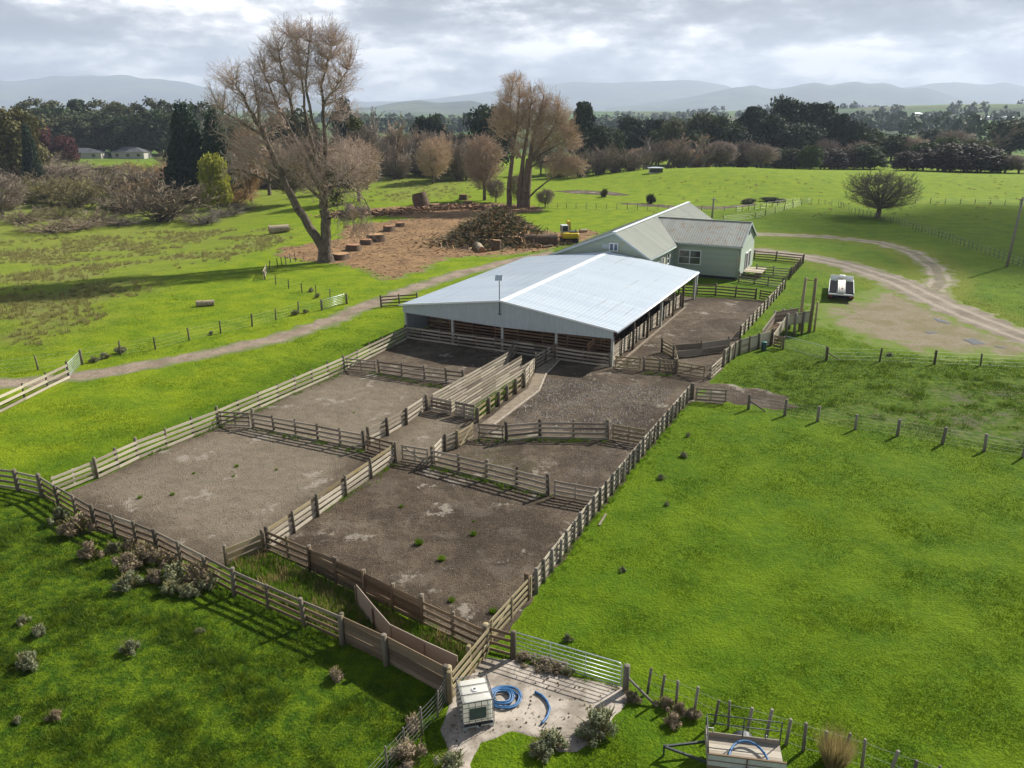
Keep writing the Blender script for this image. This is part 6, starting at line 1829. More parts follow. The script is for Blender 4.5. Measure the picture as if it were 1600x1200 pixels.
# leafless scrub on the river flat
SCR = 'bare scrub bushes on the river flat'
plant('round', 'pale trunked bare tree at the left edge of the photo', 'twig_grey', 5, 0, 268, 66, 342, trunk='bark_pale')
for i, (px, base, top, w_, mt, k, lb) in enumerate((
    (255, 345, 268, 108, 'twig_scrub', 'bush', 'largest dark bare willow scrub in front of the thicket'), (205, 332, 272, 80, 'twig_scrub', 'bush_b', 'wide brown bush left of the largest willow scrub'),
    (92, 322, 272, 72, 'twig_olive', 'bush', 'olive brown rounded bush in the thicket at left'), (135, 315, 268, 56, 'twig_olive', 'bush_c', 'golden brown bush beside the olive one'), (60, 300, 262, 66, 'twig_scrub', 'bush_b', 'tan bush near the left edge of the thicket'),
    (100, 292, 252, 72, 'twig_grey', 'round_b', 'grey bare tree in the thicket below the house'), (170, 296, 256, 84, 'twig_grey', 'bush_b', 'grey bush in the thicket below the house roof'), (222, 300, 250, 70, 'twig_scrub', 'bush', 'brown bush below the cypresses at left'),
    (292, 312, 256, 74, 'twig_scrub', 'bush_c', 'brown bush right of the largest willow scrub'), (335, 305, 258, 70, 'twig_olive', 'bush', 'brown bush below the yellow willow'), (368, 302, 240, 64, 'twig_orange', 'bush_c', 'orange brown bush left of the big bare tree'), (400, 292, 232, 60, 'twig_scrub', 'bush', 'brown bush behind the leaning stem of the big bare tree'),
    (20, 292, 244, 56, 'twig_grey', 'bush_b', 'grey bush at the left edge of the thicket'), (42, 268, 226, 70, 'twig_grey', 'bush', 'pale grey scrub on the rise at far left'), (12, 250, 205, 60, 'twig_olive', 'bush_c', 'olive scrub on the rise at the left edge'), (70, 262, 226, 54, 'twig_scrub', 'bush_b', 'low scrub beside the little track at far left'),
    (205, 284, 254, 56, 'twig_scrub', 'bush_b', 'low bush in front of the grey house'), (250, 282, 252, 50, 'twig_olive', 'bush_c', 'olive bush right of the grey house'), (126, 276, 250, 50, 'twig_grey', 'bush', 'grey bush left of the grey house'), (270, 262, 226, 40, 'twig_scrub', 'bush_b', 'brown bush in front of the taller cypress'),
    (430, 285, 240, 66, 'twig_scrub', 'bush_b', 'brown bush between the stems of the big bare tree'), (350, 282, 246, 60, 'twig_scrub', 'bush_b', 'brown thicket bush below the shorter cypress'), (310, 288, 250, 56, 'twig_orange', 'bush', 'orange brown thicket bush below the taller cypress'), (480, 268, 225, 64, 'twig_scrub', 'bush', 'brown bush behind the right stem of the big bare tree'), (540, 262, 222, 60, 'twig_grey', 'bush_b', 'grey bush right behind the big bare tree'), (590, 258, 226, 56, 'twig_grey', 'bush_b', 'grey bush left of the bare grove'), (620, 256, 224, 56, 'twig_grey', 'bush', 'grey bush at the left end of the bare grove'),
    (40, 348, 318, 60, 'twig_scrub', 'bush_b', 'low brown bush nearest the left edge'), (80, 362, 338, 84, 'twig_scrub', 'bush_b', 'low sprawling brown bush in front of the thicket'), (125, 358, 336, 64, 'twig_scrub', 'bush_b', 'low brown bush in front of the golden bush'), (95, 342, 316, 56, 'twig_olive', 'bush_b', 'mossy low bush in front of the olive one'), (150, 350, 322, 56, 'twig_scrub', 'bush_b', 'low bush left of the largest willow scrub'), (318, 350, 326, 66, 'twig_dark', 'bush_b', 'low dark bush right of the largest willow scrub'), (352, 338, 318, 56, 'twig_dark', 'bush_b', 'low dark bush on the grass edge'), (378, 328, 312, 46, 'twig_scrub', 'bush_b', 'last low bush right of the thicket on the grass edge'), (190, 352, 330, 60, 'twig_dark', 'bush_b', 'low dark bush under the wide brown bush'))):
    plant(k, lb, mt, px, 0, top, w_, base, name='scrub_bush', cat='bush', group=SCR)
for _ in range(46):
    px = random.uniform(-10, 400); t_ = px / 400
    base = random.uniform(270, 338 - 18 * t_); hh_ = min(random.uniform(26, 46), base - 250) if 95 < px < 260 else random.uniform(26, 46)
    plant(random.choice(('bush', 'bush_b', 'bush_c')), 'bare twiggy bush in the middle of the brown thicket at left', random.choice(('twig_scrub', 'twig_grey', 'twig_scrub', 'twig_olive', 'twig_orange')), px, 0, base - hh_, random.uniform(46, 80), base, name='scrub_bush', cat='bush', group='bushes massed in the thicket')
for i in range(34):
    px = 345 + 265 * (i + random.random()) / 34
    base = random.uniform(268, 303) - 24 * max(0, (px - 440) / 170)
    k = random.choice(('round_b', 'bush_b', 'bush_c', 'bush', 'bush'))
    plant(k, 'bare brown tree massed in the thicket behind the big bare tree', random.choice(('twig_scrub', 'twig_tan', 'twig_grey', 'twig_orange')), px, 0, base - random.uniform(44, 74), random.uniform(50, 76), base, group='trees massed behind the big bare tree')
for i in range(26):
    px = 572 + 172 * (i + random.random()) / 26
    plant(random.choice(('round_b', 'round', 'poplar_b', 'bush_c')), 'grey brown bare tree massed in the grove behind the green flat', random.choice(('twig_grey', 'twig_scrub', 'twig_grey', 'twig_tan')), px, random.uniform(228, 285), random.uniform(196, 226), random.uniform(36, 54), group='trees massed in the bare grove')
for i in range(16):
    px = 995 + 200 * (i + random.random()) / 16
    plant(random.choice(('round_b', 'poplar_b', 'bush_c', 'poplar')), 'grey bare tree massed along the dark edge behind the bright paddock', random.choice(('twig_grey', 'twig_tan', 'twig_grey', 'twig_scrub')), px, random.uniform(258, 280), random.uniform(208, 232), random.uniform(30, 48), group='bare trees massed along the paddock edge')
# dead wood lying around the scrub
# ------------------------------------------------------------------ woolly shrubs and tussocks near the yards
def shrub_mesh(key, seed, n, mat, lean):
    r_ = np.random.default_rng(seed)
    rd = random.Random(seed)
    lobes = []
    for i in range(13):
        a = rd.uniform(0, 6.28); k = rd.uniform(.05, .44)
        lobes.append(((math.cos(a) * k, math.sin(a) * k, rd.uniform(.16, .30) + (.44 - k) * rd.uniform(.3, 1.3)), (rd.uniform(.09, .19),) * 2 + (rd.uniform(.14, .26),)))
    v, f, tn = lobes_leaves(lobes, n, .052, seed, .4)
    segs = []
    for i in range(170):
        (c, rad) = rd.choice(lobes); e = Vector(c) + Vector((rd.gauss(0, .12), rd.gauss(0, .12), rd.uniform(-.05, .34)))
        segs.append((rd.gauss(0, .08), rd.gauss(0, .08), 0, *e, .013, .008))
    tv, tf = tubes_np(segs, 3)
    LIB[key] = norm([raw_mesh(key + '_stems', tv, tf, M['twig_grey'], tone=np.repeat(r_.random(len(segs)), 6)), raw_mesh(key + '_leaves', v, f, M[mat], tone=tn)])
shrub_mesh('wool_a', 61, 230, 'leaf_wool', 0); shrub_mesh('wool_b', 62, 230, 'leaf_wool', 0); shrub_mesh('wool_c', 63, 200, 'leaf_wool', 0)
WS = 'grey woolly shrubs around the yards'
def shrub(px, py, wm, brown, lb, hm=None, key=None):
    b = at(px, py); wm *= 1.0
    root = thing('woolly_shrub', lb, 'shrub', b, random.uniform(0, 6.28), WS)
    for me, nm, mt in zip(LIB[key or random.choice(('wool_a', 'wool_b', 'wool_c'))], ('stems', 'leaves'), ('twig_olive', 'leaf_woolbrown' if brown else 'leaf_wool')):
        o = obj_of(me, nm, root); o.scale = (wm, wm * random.uniform(.8, 1.1), hm or wm * .8)
        o.material_slots[0].link = 'OBJECT'; o.material_slots[0].material = M[mt]
for a in ((92, 815, 1.15, 0, 'grey green shrub farthest left along the front fence'), (122, 832, 1.45, 1, 'large brown headed shrub near the left end of the front fence'), (144, 869, 1.15, 1, 'brown headed shrub standing out from the front fence'), (178, 862, .7, 0, 'small pale shrub between two brown ones by the front fence'), (205, 856, .7, 1, 'small brown shrub tucked under the front fence rails'),
          (203, 888, 1.3, 1, 'wide brown shrub in the middle of the front fence row'), (201, 918, 1.1, 0, 'green grey shrub in front of the wide brown shrub'), (232, 875, 1.2, 1, 'tall brown shrub against the front fence'), (256, 884, 1.1, 1, 'dense brown shrub against the front fence posts'), (242, 908, .8, 1, 'low brown shrub in front of the fence row'), (274, 905, 1.1, 0, 'grey shrub right of the dense brown one'), (268, 925, .8, 0, 'low grey shrub at the front of the row'), (294, 931, .8, 0, 'pale flowering shrub at the front right of the row'), (310, 912, 1.35, 1, 'large grey brown shrub at the right end of the fence row'), (326, 918, 1.0, 0, 'grey shrub touching the fence at the right end of the row'),
          (938, 1145, 1.25, 0, 'large grey shrub at the right edge of the concrete pad'), (922, 1158, .8, 0, 'lower grey shrub beside the large one at the pad edge'), (858, 1168, 1.0, 0, 'green grey shrub at the bottom edge of the concrete pad'), (845, 1180, .7, 0, 'small grey shrub at the bottom of the pad'), (640, 1190, 1.1, 1, 'brown shrub on the wire fence left of the water tank'), (645, 1140, .7, 1, 'small brown shrub on the wire fence behind the water tank'), (703, 1198, .9, 0, 'grey shrub below the water tank at the bottom edge'), (988, 1096, .55, 1, 'small brown shrub at the foot of the gate post'),
          (1038, 1106, .6, 1, 'brown shrub at the second grey fence post'), (1062, 1115, .6, 1, 'brown shrub between the third and fourth grey posts'), (1050, 1132, .6, 1, 'brown shrub lowest beneath the grey fence posts'), (1082, 1122, .55, 1, 'brown shrub at the fourth grey fence post'),
          (204, 1020, .75, 0, 'lone grey green shrub in the rough grass at lower left'), (44, 1042, .85, 0, 'wide grey shrub near the left edge of the rough grass'), (62, 992, .6, 0, 'upper grey shrub of the rough grass near the left edge'), (38, 974, .5, 0, 'topmost small grey shrub at the left edge'), (86, 1124, .5, 1, 'small dark shrub low in the rough grass'), (28, 1128, .3, 0, 'tiny grey shrub at the bottom left edge'), (526, 1062, .6, 1, 'spindly bare shrub below the front fence'), (312, 990, .35, 0, 'tiny pale shrub in the rough grass below the fence'),
          (1068, 714, .45, 0, 'grey shrub in the lush paddock beside the yard fence'), (1033, 748, .45, 0, 'second grey shrub in the lush paddock beside the fence'), (1075, 682, .35, 0, 'small shrub at the top of the lush paddock'), (972, 893, .35, 0, 'blue grey shrub alone in the lush paddock'), (888, 1000, .42, 0, 'pale grey shrub just beyond the galvanised gate'), (1042, 790, .3, 0, 'tiny grey shrub in the lush paddock'),
          (188, 552, .9, 0, 'grey shrub at a post beside the farm track'), (165, 560, .8, 0, 'grey shrub just left of the track side post'), (148, 566, .7, 0, 'grey shrub close to the metal gate at far left'), (330, 523, .5, 0, 'small blue grey shrub beside the track fence'), (462, 492, .8, 0, 'grey shrub by the metal gate beside the track'), (478, 489, .6, 0, 'grey shrub touching the metal gate post'), (486, 456, .7, 0, 'grey shrub on the short wire fence'), (496, 465, .7, 0, 'lower grey shrub on the short wire fence'), (1390, 556, .5, 0, 'grey shrub at the wire fence below the driveway')):
    shrub(*a)
for px, py, wm, hm, lb in ((822, 1033, .8, .38, 'left part of the low brown shrub row under the galvanised gate'), (846, 1040, .85, .36, 'middle of the low brown shrub row under the galvanised gate'), (868, 1048, .8, .38, 'right part of the low brown shrub row under the galvanised gate'), (888, 1055, .5, .4, 'green shrub ending the row under the galvanised gate')):
    shrub(px, py, wm, px < 880, lb, hm)

for px, base, top, w_, mt, lb in ((944, 308, 293, 12, 'leaf_gold', 'small golden cabbage tree in the paddock beyond the fence'), (1016, 318, 301, 14, 'leaf_dark', 'small dark shrub in the paddock above the woolshed'), (1170, 318, 309, 26, 'leaf_olive', 'low dark gorse bush near the far fence'), (1205, 315, 307, 30, 'leaf_dark', 'second low gorse bush near the far fence')):
    plant('wool_b', lb, mt, px, 0, top, w_, base, name='shrub', cat='shrub')

def tuft_np(c, n, h, spread, wd, r_):
    a = r_.random(n) * 6.283; k = np.sqrt(r_.random(n)) * spread
    x = c[0] + np.cos(a) * k; y = c[1] + np.sin(a) * k
    hh = h * (.55 + .6 * r_.random(n))
    b = r_.random(n) * 6.283
    dx, dy = np.cos(b) * wd / 2, np.sin(b) * wd / 2
    l = np.stack([np.cos(a), np.sin(a)], 1) * (hh * .45 * r_.random(n))[:, None] + r_.normal(0, .08, (n, 2)) * h
    z = np.full(n, c[2] - .02)
    return np.stack([np.stack([x - dx, y - dy, z], 1), np.stack([x + dx, y + dy, z], 1), np.stack([x + l[:, 0], y + l[:, 1], z + hh], 1)], 1).reshape(-1, 3)
def tri_obj(v, name, mat):
    return obj_of(raw_mesh(name, v, np.arange(len(v)).reshape(-1, 3), M[mat], tone=np.repeat(rng.random(len(v) // 3), 3)), name)
tp = at(1303, 1196)
o = tri_obj(tuft_np((0, 0, 0), 1500, 1.25, .28, .02, rng), 'tussock', 'straw'); o.location = tp
tag(o, 'tall rusty brown tussock at the grey post fence', 'tussock')
r2 = np.random.default_rng(3)
tm_ = raw_mesh('grass_tuft', tuft_np((0, 0, 0), 260, .3, .13, .025, r2), np.arange(780).reshape(-1, 3), M['leaf_weed'], tone=np.repeat(r2.random(260), 3))
for px, py, s in ((655, 851, 1.2), (690, 876, 1.0), (740, 837, .9), (706, 940, .8), (770, 958, .9), (627, 793, .6), (740, 816, .4), (370, 730, .7), (270, 774, .7), (219, 779, .7), (303, 741, .5), (365, 745, .5), (432, 735, .5), (553, 646, .4)):
    o = obj_of(tm_, 'grass_tuft', loc=at(px, py)); o.scale = (s, s, s); o.rotation_euler.z = random.uniform(0, 6)
    tag(o, 'small green grass tuft growing on the bare floor of a front pen', 'grass tuft', 'grass tufts in the pens')

# weeds: one mass
def along(pts, n, sp):
    q = [at(*p) for p in pts]; L = [(b - a).length for a, b in zip(q, q[1:])]; o = []
    for _ in range(n):
        i = random.choices(range(len(L)), L)[0]; p = q[i].lerp(q[i + 1], random.random())
        o.append((p.x + random.gauss(0, sp), p.y + random.gauss(0, sp), p.z + .02))
    return o
def in_poly(poly, n):
    x0, x1, y0, y1 = bb(poly, 0); o = []
    while len(o) < n:
        x = rng.uniform(x0, x1, 400); y = rng.uniform(y0, y1, 400); k = sdf(poly, x, y) > .15
        o += list(zip(x[k], y[k], np.zeros(k.sum())))
    return o[:n]
W1, W2_ = [], []
for c in in_poly(RACE, 760): (W1 if random.random() < .72 else W2_).append(tuft_np(c, 22, random.uniform(.15, .5), .26, .045, rng))
wp = px_poly([(735, 650), (815, 590), (805, 600), (748, 660)])
for c in along([(742, 652), (778, 622), (806, 598)], 150, .22): W1.append(tuft_np(c, 26, random.uniform(.35, .8), .18, .05, rng))
for pts, n in (([(75, 790), (247, 872), (366, 936), (535, 1014)], 150), ([(400, 672), (569, 707)], 60), ([(676, 731), (856, 778)], 110), ([(745, 688), (949, 690)], 90), ([(342, 669), (537, 583)], 60), ([(580, 583), (690, 607)], 60), ([(497, 806), (618, 724)], 50), ([(1008, 584), (1054, 588)], 24), ([(838, 930), (997, 725), (1079, 627)], 130), ([(216, 719), (340, 669)], 30), ([(806, 1026), (975, 1078)], 40)):
    for c in along(pts, n, .16): W1.append(tuft_np(c, 18, random.uniform(.1, .26), .14, .03, rng))
for c in in_poly(px_poly([(700, 712), (780, 690), (860, 730), (850, 768), (690, 730)]), 170): W1.append(tuft_np(c, 14, random.uniform(.06, .14), .2, .03, rng))
tag(tri_obj(np.concatenate(W1), 'weeds', 'leaf_weed'), 'green weeds along the fences and in the races', 'weeds', kind='stuff')
tag(tri_obj(np.concatenate(W2_), 'dry_weeds', 'straw'), 'straw coloured weeds in the near race', 'weeds', kind='stuff')
# rushes on the river flat: one mass
RU = []
x0, x1, y0, y1 = bb(RUSH, 0); cnt = 0
while cnt < 2100:
    x, y = random.uniform(x0, min(x1, 10)), random.uniform(y0, y1)
    q = np.array([x]), np.array([y])
    if sdf(RUSH, *q)[0] < -1 or fbm(q[0] * .12, q[1] * .12)[0] < random.uniform(.40, .58): continue
    s = random.uniform(.25, .8) * random.choice((.5, .7, 1)); RU.append(tuft_np((x, y, hz(x, y)), 30, s, s * .6, .05, rng)); cnt += 1
for _ in range(240):
    p = at(random.uniform(575, 740), random.uniform(266, 315)); RU.append(tuft_np(p, 26, random.uniform(.3, .7), .5, .09, rng))
for _ in range(260):
    p = at(random.uniform(1010, 1640), random.uniform(272, 345))
    if random.random() < .6: RU.append(tuft_np(p, 22, random.uniform(.15, .4), .4, .1, rng))
M['rush'] = leaf_mat('rush_stems', (.16, .17, .045), (.38, .33, .14), .45)
tag(tri_obj(np.concatenate(RU), 'rushes', 'rush'), 'clumps of brown green rushes on the damp pasture', 'rushes', kind='stuff')
# pebbles on the pen floors: one mass
PB_ = []
pebble_zones = [(px_poly([(800, 650), (850, 590), (1060, 605), (1000, 690), (800, 665)]), 3600, .07), (px_poly([(900, 705), (1005, 695), (960, 770), (860, 770)]), 500, .045), (YARD, 2600, .03)]
for poly, n, s in pebble_zones:
    for c in in_poly(poly, n):
        r_ = s * random.uniform(.5, 1.4); t = random.uniform(0, 6)
        PB_.append([(c[0] + r_ * math.cos(t + k * 2.1) * random.uniform(.7, 1.2), c[1] + r_ * math.sin(t + k * 2.1), .02) for k in range(3)] + [(c[0], c[1], .02 + r_ * random.uniform(.6, 1.1))])
v = np.array(PB_).reshape(-1, 3); n = len(PB_)
f = (np.array([[0, 1, 3], [1, 2, 3], [2, 0, 3]])[None] + (np.arange(n) * 4)[:, None, None]).reshape(-1, 3)
CL_ = []
for c in in_poly(YARD, 15000) + [(a_, b_, .06) for a_, b_, _ in in_poly(PAD, 110)]:
    r_ = random.uniform(.02, .06); t = random.uniform(0, 6)
    CL_.append([(c[0] + r_ * math.cos(t + k * 2.1), c[1] + r_ * math.sin(t + k * 2.1), c[2] + .01) for k in range(3)] + [(c[0] + random.uniform(-.4, .4) * r_, c[1], c[2] + .025 + r_ * random.uniform(.4, .9))])
vc_ = np.array(CL_).reshape(-1, 3); nc_ = len(CL_)
fc_ = (np.array([[0, 1, 3], [1, 2, 3], [2, 0, 3]])[None] + (np.arange(nc_) * 4)[:, None, None]).reshape(-1, 3)
M['clod'] = leaf_mat('dirt_clods', (.055, .042, .03), (.20, .165, .125), 0)
tag(obj_of(raw_mesh('dirt_clods', vc_, fc_, M['clod'], tone=np.repeat(rng.random(nc_), 4)), 'dirt_clods'), 'broken clods of dry dirt over the pen floors', 'dirt', kind='stuff')
M['pebble'] = leaf_mat('pebbles', (.18, .15, .13), (.48, .43, .40), 0)
tag(obj_of(raw_mesh('pebbles', v, f, M['pebble'], tone=np.repeat(rng.random(n), 4)), 'pebbles'), 'pale pebbles strewn over the pen floors', 'pebbles', kind='stuff')
# ------------------------------------------------------------------ felled timber
M['cut'] = flat('fresh_cut_wood', (.34, .20, .095), .8, .35, 4)
M['cut_red'] = flat('reddish_cut_wood', (.29, .145, .075), .8, .35, 4)
M['log_bark'] = bark_mat('log_bark', (.06, .042, .03), (.16, .11, .075))
M['log_pale'] = bark_mat('pale_log_bark', (.24, .19, .13), (.42, .35, .26))
def wobble_ring(c, d, r, n, seed):
    rd = random.Random(seed); d = d.normalized()
    s = d.cross(Vector((0, 0, 1)) if abs(d.z) < .9 else Vector((1, 0, 0))).normalized(); u = s.cross(d)
    return [c + (s * math.cos(a) + u * math.sin(a)) * r * (1 + .12 * math.sin(3 * a + seed) + rd.uniform(-.06, .06)) for a in [2 * math.pi * k / n for k in range(n)]]
def log(label, a, b, r0, r1, bark='log_bark', cut='cut', group='felled logs', name='log'):
    n = 14; d = b - a
    root = thing(name, label, 'log', (a + b) / 2, group=group)
    org = (a + b) / 2
    r_ = [wobble_ring(a.lerp(b, t), d, r0 + (r1 - r0) * t, n, 3 + int(7 * t)) for t in (0, .33, .66, 1)]
    m = MB(); vs = [p for q in r_ for p in q]; m._add(vs, [(i * n + k, i * n + (k + 1) % n, (i + 1) * n + (k + 1) % n, (i + 1) * n + k) for i in range(3) for k in range(n)], .5, True)
    m.build('bark', M[bark], root, origin=org)
    for q, c, s in ((r_[0], a, -1), (r_[-1], b, 1)):
        m = MB(); cc = c + d.normalized() * .03 * s
        m._add([cc] + [c + (p - c) * .97 + d.normalized() * .02 * s for p in q], [(0, k + 1, (k + 1) % n + 1) if s > 0 else (0, (k + 1) % n + 1, k + 1) for k in range(n)], .5)
        m.build('cut_face', M[cut], root, origin=org)
def stump(label, px, py, wpx, hpx, cut='cut'):
    b = at(px, py); d = math.hypot(b.x, b.y); r = wpx / FPX * d / 2; h = hpx / FPX * d
    root = thing('stump', label, 'stump', b, group='tree stumps')
    n = 18; m = MB()
    rs = [wobble_ring(Vector((0, 0, z)), Vector((0, 0, 1)), r * k, n, int(px)) for z, k in ((-.2, 1.25), (h * .25, 1.08), (h * .8, .98), (h, .95))]
    m._add([p for q in rs for p in q], [(i * n + k, i * n + (k + 1) % n, (i + 1) * n + (k + 1) % n, (i + 1) * n + k) for i in range(3) for k in range(n)], .5, True)
    m.build('bark', M['log_bark'], root)
    m = MB(); m._add([Vector((0, 0, h + .03))] + [p * .97 + Vector((0, 0, .015)) for p in rs[-1]], [(0, k + 1, (k + 1) % n + 1) for k in range(n)], .5)
    m.build('cut_top', M[cut], root)
for a in (('long low stump nearest the big bare tree', 533, 405, 27, 9), ('flat reddish stump above the nearest one', 553, 391, 23, 9, 'cut_red'), ('small split stump in the middle of the stump row', 573, 382, 18, 8, 'cut_red'), ('broad sawn stump at the centre of the stump row', 587, 377, 27, 11), ('red topped stump towards the far end of the row', 608, 361, 17, 8, 'cut_red'), ('last small dark stump of the row', 625, 354, 14, 6, 'cut_red'),
          ('pale sawn stump right of the far debris', 679, 326, 15, 7), ('pale sawn stump beyond the brush pile', 731, 319, 13, 5), ('dark stump on the flat beyond the clearing', 724, 312, 12, 8, 'cut_red')):
    stump(*a)
def L_(p, q, r, z=None):
    a, b = at(*p), at(*q); a.z += r; b.z += r
    return a, b
log('pale split log lying alone on the grass left of the big bare tree', *L_((421, 366), (452, 362), .7), .78, .6, 'log_pale')
log('pale grey log lying in the left field', *L_((307, 479), (335, 477), .3), .33, .3, 'log_pale', 'log_pale', name='log')
log('thick log with an orange cut face beside the excavator', *L_((806, 384), (870, 383), .8), .95, .9, 'log_bark', 'cut')
log('cream cut log behind the big bare tree', *L_((548, 333), (553, 343), .9), 1.0, .95, 'log_bark', 'cut')
log('second cut log behind the big bare tree', *L_((556, 336), (575, 334), .7), .8, .75, 'log_bark', 'cut_red')
log('dark standing butt log at the far edge of the clearing', at(660, 325) + Vector((0, 0, 0)), at(656, 325) + Vector((-.2, .4, 3.0)), 1.7, 1.5, 'log_bark', 'cut_red')
log('grey weathered log leaning out at the front of the brush pile', at(742, 383) + Zv * .5, at(753, 395) + Zv * .35, .55, .5, 'log_pale', 'cut_red')
log('stubby upright log at the front of the brush pile', at(775, 391), at(775, 391) + Vector((.1, .1, 1.5)), .75, .7, 'log_bark', 'cut')
log('round cut log at the right front of the brush pile', *L_((795, 383), (792, 378), .4), .42, .4, 'log_bark', 'cut')
log('second round cut log at the right front of the brush pile', *L_((805, 385), (803, 379), .45), .48, .45, 'log_bark', 'cut')
log('third round cut log at the right front of the brush pile', *L_((822, 386), (819, 381), .42), .42, .4, 'log_bark', 'cut_red')
log('tilted block with an orange face at the right of the brush pile', at(822, 374) + Zv * 1.4, at(829, 373) + Zv * 1.8, .9, .85, 'log_bark', 'cut')
log('long thin log along the right foot of the brush pile', *L_((826, 386), (846, 387), .25), .3, .25, 'log_bark', 'cut_red')
log('thin log near the right foot of the brush pile beside the thick log', *L_((848, 388), (862, 386), .2), .22, .2, 'log_bark', 'cut_red')
log('long dark log at the base of the brush pile', *L_((728, 380), (772, 381), .5), .5, .4, 'log_bark', 'cut_red')
log('small log on the right of the excavator', *L_((906, 364), (916, 363), .3), .3, .3, 'log_pale', 'cut')

# brush pile
bp = at(775, 384); bp = bp + Vector((0, 3.5, 0)); bp.z = hz(bp.x, bp.y)
pile = thing('brush_pile', 'big tangled heap of branches, bark and green slash in the clearing', 'brush pile', bp)
def pile_h(x, y):
    return 5.0 * np.clip(1 - np.sqrt((x / 9.2) ** 2 + (y / 6.2) ** 2) ** 1.1, 0, 1) + .35 * (fbm(x * .9 + 9, y * .9 + 9) - .5)
n = 46
gx_, gy_ = np.meshgrid(np.linspace(-9, 9, n), np.linspace(-6.4, 6.4, n))
zz = pile_h(gx_, gy_) * .85 - .25 + .8 * (fbm(gx_ * 1.5 + 3, gy_ * 1.5) - .5)
obj_of(raw_mesh('heap', np.stack([gx_.ravel(), gy_.ravel(), zz.ravel()], 1), grid_faces(n, n), M['bark'], smooth=False), 'heap', pile)
for nm, cnt, ln, rr, mt, sd_ in (('branches', 1900, (1.0, 3.2), (.02, .06), 'twig_olive', 1), ('pale_branches', 1000, (.7, 2.4), (.02, .08), 'twig_tan', 2), ('bark_slabs', 420, (.6, 1.9), (.09, .26), 'twig_orange', 4)):
    r_ = np.random.default_rng(sd_)
    x = r_.normal(0, 3.9, cnt); y = r_.normal(-.4, 2.8, cnt)
    if nm == 'bark_slabs': y = -np.abs(r_.normal(3.2, 1.6, cnt))
    z = np.maximum(pile_h(x, y), 0) + r_.uniform(-.1, .4, cnt)
    a = r_.random(cnt) * 6.283; el = r_.normal(.1, .42, cnt); L = r_.uniform(*ln, cnt)
    d = np.stack([np.cos(a) * np.cos(el), np.sin(a) * np.cos(el), np.sin(el)], 1) * L[:, None] / 2
    p = np.stack([x, y, z], 1); R0 = r_.uniform(*rr, cnt)
    v, f = tubes_np(np.concatenate([p - d, p + d, R0[:, None], (R0 * .6)[:, None]], 1), 4)
    tag(obj_of(raw_mesh(nm, v, f, M[mt], tone=np.repeat(r_.random(cnt), 8)), nm, pile), kind='stuff')
r_ = np.random.default_rng(8); cnt = 9100
x = np.concatenate([r_.normal(a_, s_, cnt // 7) for a_, s_ in ((-3, 1.2), (-1, 1.3), (1.2, 1.2), (3.2, 1.4), (-.5, .8), (.6, 2.0), (2.2, .8))]); y = r_.normal(-1.4, 2.0, len(x))
C = np.stack([x, y, np.maximum(pile_h(x, y), 0) + r_.uniform(-.1, .45, len(x))], 1)
v, f = leaf_quads(C, r_.normal(0, 1, (len(x), 3)) + np.array([0, -.2, .6]), .34, 9)
tag(obj_of(raw_mesh('green_slash', v, f, M['leaf_olive'], tone=np.repeat(r_.random(len(x)), 4)), 'green_slash', pile), kind='stuff')
# chips and bark strewn on the clearing: one mass
cs = np.array(in_poly(BARK, 5200)); rr = r_.uniform(.06, .32, len(cs)); a = r_.random(len(cs)) * 6.283
zc = hgt(cs[:, 0], cs[:, 1]) + .06
d = np.stack([np.cos(a) * rr, np.sin(a) * rr, r_.normal(0, .04, len(cs))], 1)
p = np.stack([cs[:, 0], cs[:, 1], zc], 1)
v, f = tubes_np(np.concatenate([p - d, p + d, (rr * .22)[:, None], (rr * .12)[:, None]], 1), 3)
M['chips'] = twig_mat('bark_chips', (.10, .06, .035), (.40, .235, .125))
tag(obj_of(raw_mesh('bark_chips', v, f, M['chips'], tone=np.repeat(r_.random(len(cs)), 6)), 'bark_chips'), 'bark chips and broken sticks littering the clearing', 'bark chips', kind='stuff')
# ridge of debris along the far side of the clearing
q = [at(*p_) for p_ in ((500, 338), (545, 338), (600, 336), (650, 330), (700, 326), (745, 326), (800, 328))]
seg = []
for _ in range(900):
    i = random.randrange(len(q) - 1); c = q[i].lerp(q[i + 1], random.random()); c = c + Vector((random.gauss(0, 1), random.gauss(0, 1.6), 0)); c.z = hz(c.x, c.y) + random.uniform(.05, .7)
    t = random.uniform(0, 6.28); e = random.gauss(0, .3); l = random.uniform(.4, 1.5); rr_ = random.uniform(.04, .22)
    dd = Vector((math.cos(t), math.sin(t), e)) * l * .5
    seg.append((*(c - dd), *(c + dd), rr_, rr_ * .6))
v, f = tubes_np(seg, 4)
tag(obj_of(raw_mesh('wood_debris', v, f, M['chips'], tone=np.repeat(rng.random(len(seg)), 8)), 'wood_debris'), 'line of broken wood along the far side of the clearing', 'debris', kind='stuff')
# old boards lying in the lush paddock by the yard fence
for p_, q_, lb in (((936, 822), (947, 804), 'old board lying in the grass beside the yard fence'),):
    a, b = at(*p_), at(*q_); m = MB(); m.bar(a + Zv * .05, b + Zv * .05, .10, .04); tag(m.build('board', M['wood'], origin=a), lb, 'board')

